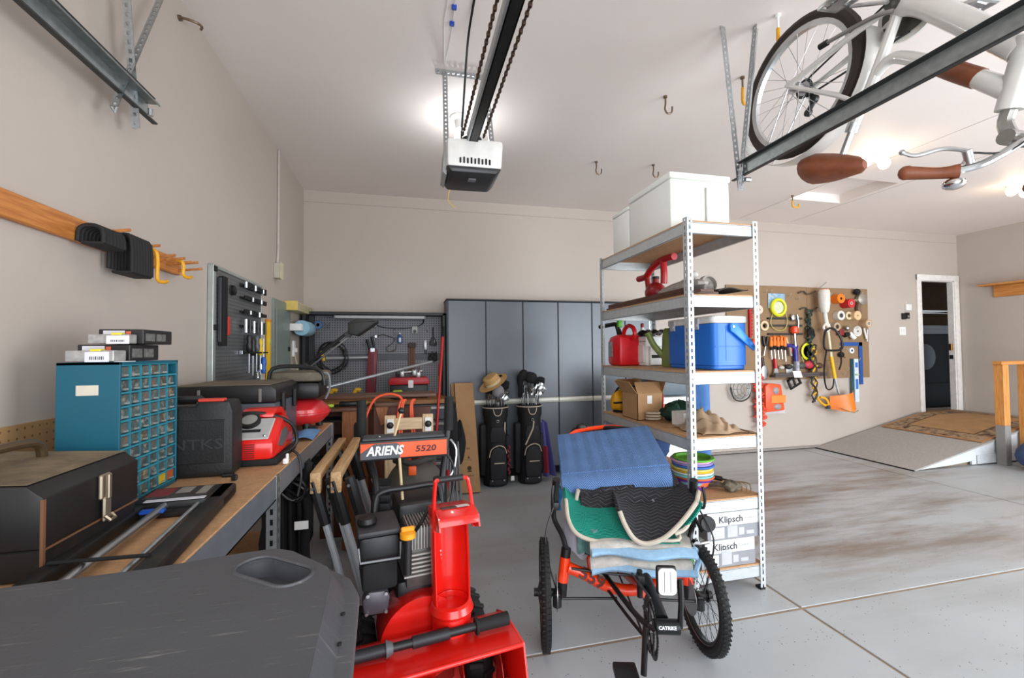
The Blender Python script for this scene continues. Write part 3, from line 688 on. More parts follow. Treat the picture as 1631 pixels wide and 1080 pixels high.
P(t, 'brace', B().tube([(1.75, 2.735, 1.98), (1.75, 2.725, 1.9), (1.75, 2.73, 1.82)], .023, n=10, sm=3), redp)
P(t, 'tank', B().ell((1.75, 2.84, 1.77), (.07, .09, .075)).cyl((1.75, 2.84, 1.8), (1.75, 2.83, 1.87), .03, .02).tube([(1.75, 2.95, 1.9), (1.75, 2.93, 1.8), (1.75, 2.92, 1.72)], .02, sm=3), mat('red_dark', '8e1118', .4))
P(t, 'cap', B().cyl((1.75, 2.83, 1.868), (1.75, 2.83, 1.885), .024), black)
P(t, 'foot', B().cyl((1.75, 2.86, 1.69), (1.75, 2.86, 1.71), .06), steel)
canv = mat('canvas_grey', 'b0aaa2', .9, var=.12, bump=.4, bscale=60)
def blob(c, r, seed, amp=.15, n=22, m=12, flat=.0):
    b = B(); q = random.Random(seed); ph = [q.uniform(0, 6) for _ in range(8)]
    b.ell((0, 0, 0), 1, n, m)
    o = []
    for v in b.v:
        a = math.atan2(v.y, v.x); e = v.z
        k = 1 + amp * (math.sin(3 * a + ph[0] + e * 2) * .5 + math.sin(5 * a + ph[1] - e * 3) * .3 + math.sin(9 * a + 6 * e + ph[2]) * .25 + math.sin(4 * e + ph[3]) * .3)
        z = max(v.z * k, -flat if flat else -9)
        o.append(V((c[0] + v.x * k * r[0], c[1] + v.y * k * r[1], c[2] + z * r[2])))
    b.v = o; return b
t = T('canvas_bag', 'crumpled grey canvas bag lying on the second shelf', 'bag', (1.77, 2.5, 1.69))
P(t, 'cloth', blob((1.77, 2.52, 1.745), (.09, .24, .06), 4, .3, flat=.9), canv)
P(t, 'collar', B().lathe([(.05, -.03), (.06, 0), (.055, .03), (.045, .034), (.05, 0)], 18, tr(1.79, 2.33, 1.75) @ rot('X', 80)), canv)
P(t, 'cap', B().ell((1.77, 2.43, 1.83), (.03, .03, .026)), mat('cap_white', 'dcd9d3', .5))
S('dark_sheet', 'flat dark rubber sheet at the front of the second shelf', 'sheet', B().sheet(lambda u, v: (1.72 + .2 * u, 2.14 + .28 * v, 1.692 + .012 * math.sin(5 * u + 3 * v) + .02 * u), 12, 8, .006), mat('dark_sheet', '33302b', .8))
# --- third shelf: gas can, printer, white bottle, watering can, cooler
rp_ = mat('gas_can_red', 'cf1420', .35)
t = T('gas_can', 'red plastic fuel can with black spout at far end of third shelf', 'can', (1.64, 3.12, 1.235))
P(t, 'body', B().prism([(3.0, 1.236), (3.2, 1.236), (3.215, 1.27), (3.215, 1.41), (3.17, 1.46), (3.06, 1.475), (3.0, 1.46)], 1.545, 1.73, YZ, .02), rp_)
P(t, 'handle', B().tube([(1.64, 3.13, 1.46), (1.64, 3.1, 1.515), (1.64, 3.04, 1.54), (1.64, 2.97, 1.52), (1.64, 2.95, 1.47), (1.64, 3.0, 1.44)], .016, n=8, sm=5), rp_)
P(t, 'spout', B().cyl((1.64, 3.17, 1.455), (1.63, 3.19, 1.52), .026, .018).tube([(1.63, 3.19, 1.51), (1.62, 3.21, 1.56), (1.6, 3.28, 1.56), (1.57, 3.40, 1.55)], .018, n=8, sm=3), black)
P(t, 'trigger', B().box((1.615, 3.15, 1.535), (1.65, 3.19, 1.59), .006), mat('lime', '6fc043', .4))
P(t, 'label_plate', B().box((1.541, 3.12, 1.30), (1.546, 3.19, 1.42), .003).box((1.57, 3.216, 1.30), (1.68, 3.219, 1.42), .002), mat('can_label', '8b8b8b', .5, var=.3, scale=60))
pw = mat('printer_white', 'dcdddb', .4)
t = T('printer', 'white box shaped printer on third shelf beside the red fuel can', 'printer', (1.8, 3.0, 1.235))
P(t, 'body', B().box((1.70, 2.90, 1.237), (1.92, 3.14, 1.455), .012), pw)
P(t, 'front_panel', B().box((1.72, 2.87, 1.245), (1.88, 2.90, 1.38), .006).box((1.694, 2.92, 1.26), (1.701, 3.12, 1.39), .004), pw)
P(t, 'tray_slot', B().box((1.73, 2.866, 1.295), (1.86, 2.871, 1.318)), blackm)
P(t, 'side_seam', B().box((1.6975, 2.9, 1.415), (1.701, 3.14, 1.42)), grey)
S('plastic_funnel', 'crumpled black and white plastic scraps on top of the printer', 'scraps', B().sheet(lambda u, v: (1.73 + .16 * u, 2.92 + .2 * v, 1.469 + .03 * abs(math.sin(9 * u + 4 * v)) + .012 * math.sin(12 * v)), 12, 12, .002), mat('scraps', '1a1a1a', .5, dirt='dcdcd6', dscale=14, dlow=.53))
t = T('spray_bottle', 'small white bottle with dark cap standing behind the printer', 'bottle', (1.84, 3.185, 1.235))
P(t, 'body', B().lathe([(0, .001), (.03, .001), (.032, .01), (.032, .25), (.014, .285), (.012, .3)], 16, tr(1.84, 3.185, 1.235)), white)
P(t, 'cap', B().lathe([(.014, .3), (.014, .33), (.004, .335), (0, .335)], 12, tr(1.84, 3.185, 1.235)), mat('red_cap', '8c2a2a', .5))
P(t, 'band', B().lathe([(.0325, .2), (.0325, .235)], 16, tr(1.84, 3.185, 1.235)), mat('navy', '28345c', .5))
og = mat('olive_plastic', '758344', .45)
t = T('watering_can', 'olive green plastic watering can between printer and blue cooler', 'can', (1.78, 2.65, 1.235))
P(t, 'body', B().lathe([(0, .002), (.08, .002), (.085, .02), (.075, .2), (.06, .26), (.045, .27)], 20, tr(1.775, 2.72, 1.235) @ Mx.Diagonal((.6, .6, 1, 1))), og)
P(t, 'spout', B().tube([(1.76, 2.73, 1.29), (1.70, 2.78, 1.38), (1.665, 2.80, 1.465)], lambda u: .024 - .004 * u, n=10, sm=3).cyl((1.668, 2.80, 1.46), (1.660, 2.803, 1.478), .024, .026), og)
P(t, 'handle', B().tube([(1.77, 2.71, 1.49), (1.80, 2.68, 1.51), (1.82, 2.67, 1.45), (1.80, 2.69, 1.34)], .011, n=8, sm=4), og)
bl = mat('cooler_blue', '1f6fd0', .4, var=.03)
t = T('cooler', 'big blue picnic cooler with white lid on the third shelf', 'cooler', (1.82, 2.4, 1.235))
poly = rrect(.235, .46, .035, 4, 1.8175, 2.395)
bm_ = B().prism([(1.8175 + (x - 1.8175) * .96, 2.395 + (y - 2.395) * .97) for x, y in poly], 1.237, 1.262, None, .006).prism(poly, 1.262, 1.505)
P(t, 'body', bm_, bl)
P(t, 'ribs', B().box((1.71, 2.163, 1.37), (1.9, 2.168, 1.374), .001).box((1.78, 2.163, 1.29), (1.783, 2.168, 1.49), .001), bl)
P(t, 'lid', B().prism(rrect(.245, .47, .035, 4, 1.8175, 2.395), 1.507, 1.55, None, .01), white)
for y in (2.31, 2.55): P(t, 'latch', B().box((1.688, y - .025, 1.475), (1.698, y + .025, 1.54), .003).box((1.684, y - .018, 1.49), (1.69, y + .018, 1.51), .002), mat('latch', 'b5b8bd', .4))
al = V((.0, 0, 0))
hd = B().prism([(1.80, 1.46), (1.825, 1.445), (1.955, 1.345), (1.97, 1.36), (1.955, 1.39), (1.84, 1.50), (1.812, 1.508), (1.797, 1.49)], -2.158, -2.143, XZ, .004)
P(t, 'handle', hd, mat('cooler_handle', '2f86df', .4))
P(t, 'pivot', B().cyl((1.815, 2.142, 1.485), (1.815, 2.138, 1.485), .007, n=10), white)
# --- fourth shelf
ys_ = mat('yellow_bag', 'e0a012', .6, var=.1, scale=12)
t = T('tool_bag', 'small yellow bag with black straps at far end of fourth shelf', 'bag', (1.6, 3.1, .872))
P(t, 'body', blob((1.60, 3.14, .955), (.065, .065, .082), 3, .12), ys_)
P(t, 'strap', B().tube([(1.535, 3.10, .95), (1.6, 3.07, .955), (1.665, 3.12, .95)], .008, sm=4, n=6).tube([(1.57, 3.14, 1.02), (1.6, 3.13, 1.065), (1.64, 3.14, 1.02)], .009, sm=4, n=6), blackm)
P(t, 'base', B().lathe([(0, .001), (.045, .001), (.05, .02)], 14, tr(1.6, 3.14, .873)), blackm)
S('blue_folder', 'thin dark blue board standing behind the open cardboard box', 'board', B().box((1.545, 2.96, .873), (1.72, 2.98, 1.09), .003), mat('navy_board', '2b4263', .6))
t = T('cardboard_box', 'open cardboard box with raised flaps on the fourth shelf', 'box', (1.64, 2.83, .872))
bx0, bx1, by0, by1, bz0, bz1 = 1.525, 1.72, 2.72, 2.94, .873, 1.055
P(t, 'wall', B().box((bx0, by0, bz0), (bx1, by0 + .004, bz1)), cardb); P(t, 'wall', B().box((bx0, by1 - .004, bz0), (bx1, by1, bz1)), cardb)
P(t, 'wall', B().box((bx0, by0, bz0), (bx0 + .004, by1, bz1)), cardb); P(t, 'wall', B().box((bx1 - .004, by0, bz0), (bx1, by1, bz1)), cardb)
P(t, 'bottom', B().box((bx0, by0, bz0), (bx1, by1, bz0 + .004)), cardb)
def flap(a, b_, d): P(t, 'flap', B().sheet(lambda u, v: V(a) + (V(b_) - V(a)) * u + V(d) * v, 2, 2, .003), cardb)
flap((bx0, by0, bz1), (bx1, by0, bz1), (.012, .06, .075)); flap((bx0, by1, bz1), (bx1, by1, bz1), (-.01, .07, .085))
flap((bx0, by0, bz1), (bx0, by1, bz1), (-.05, .02, .08)); flap((bx1, by0, bz1), (bx1, by1, bz1), (.03, .0, .09))
P(t, 'sticker', B().box((1.60, 2.7185, .985), (1.635, 2.7205, 1.04)), paper)
t = T('tarp_roll', 'bright red wrapped bundle behind the cardboard box', 'bundle', (1.79, 2.95, .872))
P(t, 'cloth', blob((1.80, 2.93, .975), (.05, .06, .1), 8, .12), mat('red_cloth', 'c01a22', .55, bump=.4, bscale=50))
P(t, 'tie', B().lathe([(.03, .0), (.036, .008), (.03, .016)], 14, tr(1.80, 2.93, 1.06)), redp)
S('green_cloth', 'dark green bundled cloth on the fourth shelf', 'cloth', blob((1.77, 2.62, .935), (.11, .13, .065), 11, .3, flat=.92), mat('green_cloth', '16392b', .9, bump=.5, bscale=50))
ro = B(); q = random.Random(2)
ro.tube([(1.60 + .045 * math.cos(a * 1.0) + .01 * math.sin(3 * a), 2.655 + .05 * math.sin(a) + .01 * math.cos(2 * a), .885 + .003 * a) for a in [i * .45 for i in range(42)]], .0055, n=6, sm=2)
S('rope', 'small coil of pale rope on the fourth shelf beside the box', 'rope', ro, mat('rope_pale', 'b3a58f', .9, bump=.5, bscale=200))
S('carton', 'small white carton between green cloth and crumpled tan bag', 'carton', B().box((1.66, 2.40, .873), (1.80, 2.53, .96), .003), paper)
S('plastic_bag', 'crumpled tan plastic bag near the front of fourth shelf', 'bag', B().sheet(lambda u, v: (1.60 + .33 * u + .02 * math.sin(9 * v), 2.14 + .30 * v + .015 * math.sin(11 * u), .879 + max(0, .088 * math.sin(PI * min(1, u * 1.15)) ** 1.1 * math.sin(PI * v) ** .7 * (1 + .45 * math.sin(17 * u + 6 * v) * math.sin(11 * v + 9 * u)) + .018 * math.sin(31 * u - 17 * v) * math.sin(PI * v) * math.sin(PI * u))), 40, 40, .0015), mat('tan_film', 'a58b70', .35, var=.15, scale=10, bump=.5, bscale=35))
S('brown_rod', 'thin dark rod lying at front corner of fourth shelf', 'rod', B().tube([(1.90, 2.13, .878), (1.93, 2.28, .879), (1.92, 2.42, .88)], .0045, n=6), mat('rod_brown', '5b3f2c', .6))
# --- fifth shelf
t = T('garden_bowl', 'x', 'bowl', (0, 0, 0))
P(t, 'rim', B().lathe([(.095, .052), (.117, .056), (.12, .062), (.117, .066), (.098, .066), (.092, .03), (.088, .02)], 32), mat('bowl_green', '6fc23c', .5), local=True)
P(t, 'base', B().lathe([(0, .0), (.075, .0), (.085, .012), (.094, .053), (.088, .053), (.078, .016), (0, .006)], 32), mat('bowl_base_0', '57a82f', .5), local=True)
cols = ['5e2b93', 'e2683a', '7cc4c6', 'e8ebe8', 'e3b51f', 'd9cf76', '3f74c2', 'a08fd0', 'd5a8c9', '6fc23c']
nm = ['purple', 'orange', 'teal', 'white', 'yellow', 'pale yellow', 'blue', 'lavender', 'pink', 'lime green']
pos = ['lowest in the bowl stack', 'second from bottom of the bowl stack', 'third from bottom of the bowl stack', 'fourth from bottom of the bowl stack', 'fifth from bottom of the bowl stack', 'sixth from bottom of the bowl stack', 'seventh from bottom of the bowl stack', 'third from top of the bowl stack', 'just under the top bowl of the stack', 'topmost in the bowl stack']
for i, c in enumerate(cols):
    r = dup(t, (1.665 + .006 * math.sin(i * 2.2), 2.335 + .006 * math.cos(i * 1.7), .5255 + i * .0135), i, nm[i] + ' plastic bowl, ' + pos[i], 'stacked coloured bowls')
    for ch in r.children:
        ch.data = ch.data.copy(); ch.data.materials.clear(); ch.data.materials.append(mat('bowl_' + nm[i] + ('b' if ch.name.startswith('base') else ''), c, .5))
for ch in list(t.children): bpy.data.objects.remove(ch)
bpy.data.objects.remove(t)
t = T('garden_shears', 'black handled red tool lying behind the bowls on fifth shelf', 'tool', (1.67, 2.6, .525))
P(t, 'grip', B().tube([(1.60, 2.80, .64), (1.605, 2.70, .615), (1.61, 2.62, .595)], .018, n=10, sm=3), blackm)
P(t, 'shaft', B().tube([(1.61, 2.63, .597), (1.635, 2.46, .56), (1.64, 2.452, .55)], .015, n=8), mat('tool_red', 'a3141c', .4))
P(t, 'head', B().box((1.58, 2.72, .527), (1.66, 2.80, .622), .01), greydark)
gm = mat('glove_olive', '5d5546', .9, var=.25, scale=25, dirt='8e8672', dscale=20, bump=.5, bscale=60)
t = T('garden_gloves', 'crumpled olive work gloves on fifth shelf beside the bowls', 'gloves', (1.8, 2.25, .525))
P(t, 'cuff', blob((1.835, 2.21, .558), (.05, .045, .03), 5, .2, flat=.95), gm)
for k in range(4): P(t, 'finger', B().tube([(1.80 - .0 * k, 2.21 + .02 * k, .56), (1.775 - .012 * k, 2.26 + .012 * k, .555), (1.755 + .004 * k, 2.30 + .012 * k, .545)], .012, n=8, sm=3), gm)
t = T('hand_fork', 'rusty three pronged garden hand fork on the fifth shelf', 'hand fork', (1.87, 2.2, .525))
P(t, 'handle', B().tube([(1.79, 2.33, .58), (1.83, 2.28, .578)], .014, n=8).cyl((1.775, 2.35, .582), (1.80, 2.32, .58), .018), black)
P(t, 'shaft', B().tube([(1.83, 2.28, .578), (1.86, 2.235, .575)], .006, n=6), trackd)
for k in range(3): P(t, 'tine', B().tube([(1.86, 2.235, .575), (1.875 + .016 * k, 2.215 - .006 * k, .577), (1.888 + .02 * k, 2.19 - .01 * k, .57), (1.89 + .02 * k, 2.188 - .01 * k, .528)], .0035, n=6, sm=2), mat('rust', '8d7a5c', .5, .5))
# --- bottom shelf: two speaker cartons
kg = mat('carton_grey', '8d8f93', .6); kl = mat('carton_side', '6f6a68', .6); ktx = mat('print_dark', '3a3b3f', .6); klg = mat('print_pale', 'b9babd', .6)
def carton(z, x0, y0, label):
    t = T('speaker_carton', label, 'carton', (x0 + .175, y0 + .2, z), group='stacked speaker cartons')
    P(t, 'carton_body', B().box((x0, y0, z + .001), (x0 + .345, y0 + .36, z + .15), .002), paper)
    P(t, 'grey_band', B().box((x0 - .0012, y0 - .0012, z + .001), (x0 + .3462, y0 + .36, z + .078)), kg)
    P(t, 'side_print', B().box((x0 - .0016, y0 + .005, z + .004), (x0 + .001, y0 + .355, z + .147)), kl)
    Mt = lambda dx, dz: basis((1, 0, 0), (0, 0, 1), (0, -1, 0), (x0 + dx, y0 - .0016, z + dz))
    txt(t, 'Klipsch', .052, ktx, Mt(.150, .110), sx=1.05, bold=.0006)
    txt(t, 'R-600DFT', .018, klg, Mt(.280, .110))
    P(t, 'shipping_label', B().box((x0 + .02, y0 - .0025, z + .012), (x0 + .105, y0 - .001, z + .07)), paper)
    bb = B()
    for k in range(3): bb.box((x0 + .03, y0 - .0032, z + .02 + k * .015), (x0 + .095 - .012 * k, y0 - .002, z + .027 + k * .015))
    P(t, 'label_print', bb, klg, kind='stuff')
    P(t, 'picture', B().box((x0 + .125, y0 - .0022, z + .012), (x0 + .19, y0 - .001, z + .075 + .02 * (z < .2))).box((x0 + .2, y0 - .002, z + .02), (x0 + .235, y0 - .001, z + .06)).box((x0 + .25, y0 - .002, z + .02), (x0 + .3, y0 - .001, z + .04)), klg)
carton(.145, 1.565, 2.125, 'lower white and grey speaker carton on the bottom shelf')
carton(.2965, 1.60, 2.118, 'upper white and grey speaker carton on the bottom shelf')
# --- behind and beyond the shelves
dbl = mat('dark_blue_quilt', '24406b', .9, bump=.5, bscale=45)
t = T('moving_blanket', 'dark blue quilted blanket bundled at far end of fifth shelf', 'blanket', (1.7, 3.0, .525))
P(t, 'cloth', blob((1.71, 2.99, .66), (.19, .21, .15), 21, .18, flat=.89), dbl)
P(t, 'trim_edge', B().tube([(1.52, 3.15, .66), (1.53, 3.2, .72), (1.6, 3.23, .72), (1.7, 3.22, .75)], .018, sm=5, n=6), mat('blue_edge', '2c63a8', .8))
t = T('camp_chair', 'light blue folded camp chair standing between shelves and back wall', 'chair', (2.75, 3.75, 0))
P(t, 'fabric', B().sheet(lambda u, v: (2.60 + .24 * u, 3.70 + .06 * math.sin(6 * u) * (1 - v * .3), .15 + .95 * v), 14, 10, .03), mat('denim_blue', '4f7bb5', .85, bump=.5, bscale=40))
P(t, 'leg', B().tube([(2.62, 3.74, .01), (2.62, 3.76, 1.0)], .012), steel); P(t, 'leg', B().tube([(2.82, 3.74, .01), (2.82, 3.76, 1.0)], .012), steel)
P(t, 'strap', B().box((2.595, 3.62, .70), (2.845, 3.80, .73), .004), mat('denim_dark', '2f5387', .85))
P(t, 'foot', B().box((2.60, 3.66, .0), (2.84, 3.82, .16), .02), mat('denim_foot', '3f6fae', .8))
t = T('ice_chest', 'white ice chest with red stripe and grey lid behind the shelves', 'cooler', (2.35, 3.65, 0))
P(t, 'body', B().box((2.12, 3.5, .0), (2.50, 3.85, .93), .02), white)
P(t, 'stripe', B().box((2.115, 3.495, .80), (2.505, 3.5, .87)), mat('stripe_red', 'b5222c', .5))
P(t, 'lid', B().box((2.11, 3.49, .94), (2.51, 3.86, 1.10), .02), mat('lid_slate', '55636c', .5))
t = T('wheeled_cart', 'white cart with a grey rimmed wheel behind the shelves', 'cart', (2.06, 3.42, 0))
P(t, 'panel', B().box((1.99, 3.30, .16), (2.30, 3.42, .60), .015), white)
wc = V((2.0, 3.27, .53))
w_ = P(t, 'wheel', tyre(wc, .085, .022, (V((1, 0, 0)), V((0, 1, 0)), V((0, 0, 1))), 28, 8), greydark)
P(w_, 'rim', B().lathe([(0, -.012), (.065, -.016), (.07, 0), (.065, .016), (0, .012)], 22, Mx.Translation(wc) @ rot('X', 90)), white)
P(w_, 'hub', B().cyl(wc + V((0, -.025, 0)), wc + V((0, .02, 0)), .03), greydark)
P(t, 'leg', B().tube([(2.0, 3.36, .0), (2.0, 3.36, .2)], .02), white); P(t, 'leg', B().tube([(2.28, 3.36, .0), (2.28, 3.36, .2)], .02), white)
# ================================================================ recumbent tricycle and the blankets on its seat
TO, TR = (.985, 1.866, 0), math.radians(-16.4)
t = T('recumbent_tricycle', 'orange recumbent tricycle with black wheels parked in front of the shelves', 'tricycle', TO, TR)
tk = t
orp = mat('trike_orange', 'f23d0c', .28, coat=.5, var=.03)
AXT = (V((0, -1, 0)), V((1, 0, 0)), V((0, 0, 1)))
def trikewheel(c, yaw_, knob, name, R=.211):
    c = V(c); Rm = Mx.Rotation(math.radians(yaw_), 3, 'Z'); ax = tuple(Rm @ a for a in AXT)
    wv = P(t, name, tyre(c, R, .022, ax, 60, 10), rubber, local=True)
    P(wv, 'rim', rim(c, R - .018, .014, .016, ax), mat('rim_black', '111111', .3, .3), local=True)
    P(wv, 'rim_stripe', rim(c + ax[1] * .0, R - .02, .0155, .004, ax), mat('rim_silver', 'a9a9a9', .3, .8), local=True)
    P(wv, 'spokes', spokes(c, R - .03, .022, ax, 32, .0013), trackd, kind='stuff', local=True)
    P(wv, 'hub', B().cyl(c - ax[1] * .05, c + ax[1] * .05, .018).cyl(c - ax[1] * .03, c - ax[1] * .026, .03).cyl(c + ax[1] * .03, c + ax[1] * .026, .03), black, local=True)
    P(wv, 'brake_disc', B().lathe([(.05, -.001), (.078, -.001), (.078, .001), (.05, .001)], 30, Mx.Translation(c - ax[1] * (.055 if c.x > 0 else -.055)) @ Mx.Rotation(math.radians(yaw_), 4, 'Z') @ rot('Y', 90)), steel, local=True)
    if knob:
        bb = B()
        for k in range(64):
            a = 2 * PI * k / 64
            for s in (-1, 1):
                q = c + (ax[0] * math.cos(a + .04 * s) + ax[2] * math.sin(a + .04 * s)) * (R + .019) + ax[1] * (.011 * s)
                bb.box((-.006, -.005, -.003), (.006, .005, .003), 0, Mx.Translation(q) @ Mx.Rotation(math.radians(yaw_), 4, 'Z') @ Mx.Rotation(-a, 4, 'X'))
        P(wv, 'tread', bb, rubber, kind='stuff', local=True)
trikewheel((-.385, 0, .234), 1, True, 'front_wheel'); trikewheel((.325, .0, .234), 6, True, 'front_wheel')
trikewheel((0.02, 1.0, .234), 0, True, 'rear_wheel')
fr = B()
fr.tube([(-.275, .02, .34), (-.20, .02, .31), (-.10, .03, .255), (0, .03, .235), (.10, .03, .255), (.20, .02, .31), (.275, .02, .345)], .026, n=12, sm=5)
fr.tube([(.06, -.12, .30), (.05, .02, .27), (.02, .3, .22), (0, .6, .26), (0, .8, .3)], .026, n=12, sm=4)
fr.tube([(.17, .03, .3), (.175, .06, .38), (.17, .10, .42)], .014, n=8, sm=3).tube([(-.165, .03, .29), (-.17, .06, .36), (-.17, .10, .41)], .014, n=8, sm=3)
P(t, 'frame', fr, orp, local=True)
for s in (-1, .92):
    P(t, 'head_tube', B().cyl((.30 * s, .02, .275), (.286 * s, .03, .385), .025), orp, local=True)
    P(t, 'headset_cap', B().cyl((.286 * s, .03, .385), (.281 * s, .032, .425), .023), black, local=True); P(t, 'kingpin', B().cyl((.305 * s, .02, .21), (.30 * s, .02, .275), .022).tube([(.305 * s, .02, .225), (.335 * s, .01, .232), (.36 * s, 0, .234)], .016), black, local=True)
    P(t, 'brake_caliper', B().box((.315 * s, -.06, .2), (.345 * s, .0, .26), .01).cyl((.33 * s, -.05, .2), (.33 * s, -.05, .25), .02), black, local=True)
    P(t, 'steering_rod', B().tube([(.31 * s, -.06, .24), (.06 * s, -.04, .235)], .006), black, local=True)
txt(t, '559', .075, mat('frame_print', '571a0c', .5), INV[t].inverted() @ basis((1, 0, -.62), (.3, .25, .8), (.25, -.9, .45), (-.165, -.003, .302)), bold=.002, sx=1.15)
for (pts, r) in (([(-.26, .0, .345), (0, -.03, .335), (.26, 0, .35)], .006), ([(-.12, .2, .28), (-.03, -.2, .28), (.0, -.38, .32)], .011), ([(-.14, .2, .25), (-.05, -.15, .24), (-.0, -.38, .26)], .007)):
    P(t, 'control_rod', B().tube(pts, r, sm=4), black, local=True)
P(t, 'boom', B().cyl((.062, .06, .36), (.05, -.37, .338), .024), mat('boom_black', '1d1e20', .35, .4), local=True)
P(t, 'derailleur_post', B().cyl((.02, -.14, .30), (.015, -.16, .42), .012).box((-.0, -.19, .37), (.03, -.15, .41), .006), black, local=True)
bbc = V((.05, -.40, .335))
P(t, 'bottom_bracket', B().cyl(bbc + V((-.04, 0, 0)), bbc + V((.05, 0, 0)), .026, n=18), mat('boom_black', '1d1e20', .35, .4), local=True)
txt(t, 'CATRIKE', .016, white, INV[t].inverted() @ basis((1, 0, 0), (0, .35, .93), (0, -.93, .35), (.053, -.4245, .344)), bold=.0004)
def ring(R, teeth, x):
    pl = []
    for k in range(teeth * 2):
        a = 2 * PI * k / (teeth * 2); rr = R + (.004 if k % 2 else -.002); pl.append((rr * math.cos(a), rr * math.sin(a)))
    b = B(); nn = len(pl); Mr = Mx.Translation(bbc + V((x, 0, 0))) @ rot('Y', 90)
    vs = []
    for zz in (-.0015, .0015):
        vs += [(p[0], p[1], zz) for p in pl]; vs += [(p[0] * .8, p[1] * .8, zz) for p in pl]
    f = []
    for k in range(nn):
        j = (k + 1) % nn
        f += [(k, j, 2 * nn + j, 2 * nn + k), (nn + k, 3 * nn + k, 3 * nn + j, nn + j), (k, nn + k, nn + j, j), (2 * nn + k, 2 * nn + j, 3 * nn + j, 3 * nn + k)]
    return b.add(vs, f, Mr)
P(t, 'chainring', ring(.10, 48, -.052), mat('ring_black', '1a1a1a', .35, .6), local=True)
P(t, 'chainring', ring(.075, 36, -.058), trackd, local=True)
sp = B()
for k in range(5):
    a = 2 * PI * k / 5 + .3; sp.tube([bbc + V((-.055, .02 * math.cos(a), .02 * math.sin(a))), bbc + V((-.055, .088 * math.cos(a), .088 * math.sin(a)))], .007, n=6)
P(t, 'spider', sp, black, local=True)
P(t, 'chain', B().tube([bbc + V((-.052, .01, -.103)), V((-.0, .1, .21)), V((-.02, .9, .22))], .0045, n=6).tube([bbc + V((-.052, .0, .103)), V((.0, .1, .33)), V((-.02, .9, .29))], .0045, n=6), trackd, local=True)
# crank arms with pedals
d1 = V((.0, -.12, -.99)).normalized()
e1 = bbc + V((-.085, 0, 0)) + d1 * .165; e2 = bbc + V((.065, 0, 0)) - d1 * .165
P(t, 'crank_arm', B().tube([bbc + V((-.07, 0, 0)), e1], .012, n=8, flat=.75), black, local=True)
P(t, 'crank_arm', B().tube([bbc + V((.055, 0, 0)), bbc + V((.06, 0, .08)), e2], .014, n=8, flat=.75), black, local=True)
amber = mat('amber', 'e88a17', .3)
def pedal(e, s):
    p = P(t, 'pedal', B().box(e + V((.02 * s, -.05, -.014)), e + V((.105 * s, .05, .014)), .006), black, local=True)
    P(p, 'reflector', B().box(e + V((.03 * s, -.054, -.01)), e + V((.095 * s, -.05, .01)), .002), amber, local=True)
pedal(e1, -1)
p = P(t, 'pedal', B().box(e2 + V((-.09, -.012, -.055)), e2 + V((-.015, .012, .05)), .01), black, local=True)
P(p, 'reflector', B().prism(rrect(.066, .096, .016, 4), 0, .006, Mx.Translation(e2 + V((-.052, -.0125, -.002))) @ rot('X', 90)), mat('reflector_white', 'f2f2f0', .12, coat=.5), local=True)
P(p, 'reflector_ribs', B().box(e2 + V((-.064, -.0205, -.04)), e2 + V((-.062, -.018, .036)), 0).box(e2 + V((-.042, -.0205, -.04)), e2 + V((-.04, -.018, .036)), 0), grey, local=True)
# seat, handlebars, mirror, lights
sm_ = mat('seat_mesh', '161617', .85, bump=.3, bscale=150)
P(t, 'seat', B().sheet(lambda u, v: (-.19 + .38 * u, .04 + .30 * v if v < .5 else .19 + (v - .5) * 1.05, (.385 - .10 * v + .03 * (2 * u - 1) ** 2) if v < .5 else .335 + (v - .5) * .95 + .03 * (2 * u - 1) ** 2), 8, 16, .02), sm_, local=True)
P(t, 'seat_frame', B().tube([(-.205, .04, .40), (-.205, .2, .36), (-.205, .40, .55), (-.20, .68, .82), (-.12, .74, .86), (.12, .74, .86), (.20, .68, .82), (.205, .4, .55), (.205, .2, .36), (.205, .04, .40)], .014, n=8, sm=4), mat('boom_black', '1d1e20', .35, .4), local=True)
P(t, 'neck_rest_bar', B().tube([(-.24, .62, .73), (-.2, .68, .835), (-.05, .73, .865), (.12, .78, .86), (.2, .8, .8)], .013, n=8, sm=4), orp, local=True)
for s in (-1, 1):
    hb = P(t, 'handlebar', B().tube([(.281 * s, .032, .42), (.30 * s, .05, .48), (.335 * s, .10, .54), (.33 * s, .09, .64), (.325 * s, .06, .72)], .012, n=8, sm=4), black, local=True)
    P(hb, 'grip', B().tube([(.33 * s, .09, .61), (.327 * s, .075, .68), (.323 * s, .055, .74)], .019, n=10, sm=3), black, local=True)
    P(hb, 'brake_lever', B().tube([(.34 * s, .06, .62), (.345 * s, .0, .63), (.345 * s, -.02, .68), (.34 * s, -.01, .73)], .007, n=6, sm=3).box((.31 * s, .05, .59), (.35 * s, .10, .63), .008), black, local=True)
    P(hb, 'cable', B().tube([(.34 * s, .04, .61), (.38 * s, -.02, .5), (.36 * s, -.02, .36), (.33 * s, -.03, .26)], .004, n=5, sm=5), black, local=True)
P(t, 'mirror', B().lathe([(0, -.012), (.03, -.012), (.036, 0), (.033, .008), (0, .01)], 20, tr(.375, .03, .545) @ rot('X', 75)).tube([(.335, .1, .56), (.355, .05, .5), (.375, .035, .53)], .008, n=8), black, local=True)
P(t, 'mirror_clamp', B().cyl((.30, -.02, .47), (.36, -.02, .485), .009).cyl((.305, -.03, .47), (.305, -.01, .47), .02), chrome, local=True)
P(t, 'spoke_reflector', B().cyl((.345, -.10, .385), (.333, -.105, .385), .026, n=8), mat('amber2', 'f07d15', .3), local=True)
P(t, 'cable_tag', B().box((.27, -.03, .385), (.285, -.025, .41), .003), mat('tag_green', '3fae3a', .5), local=True)
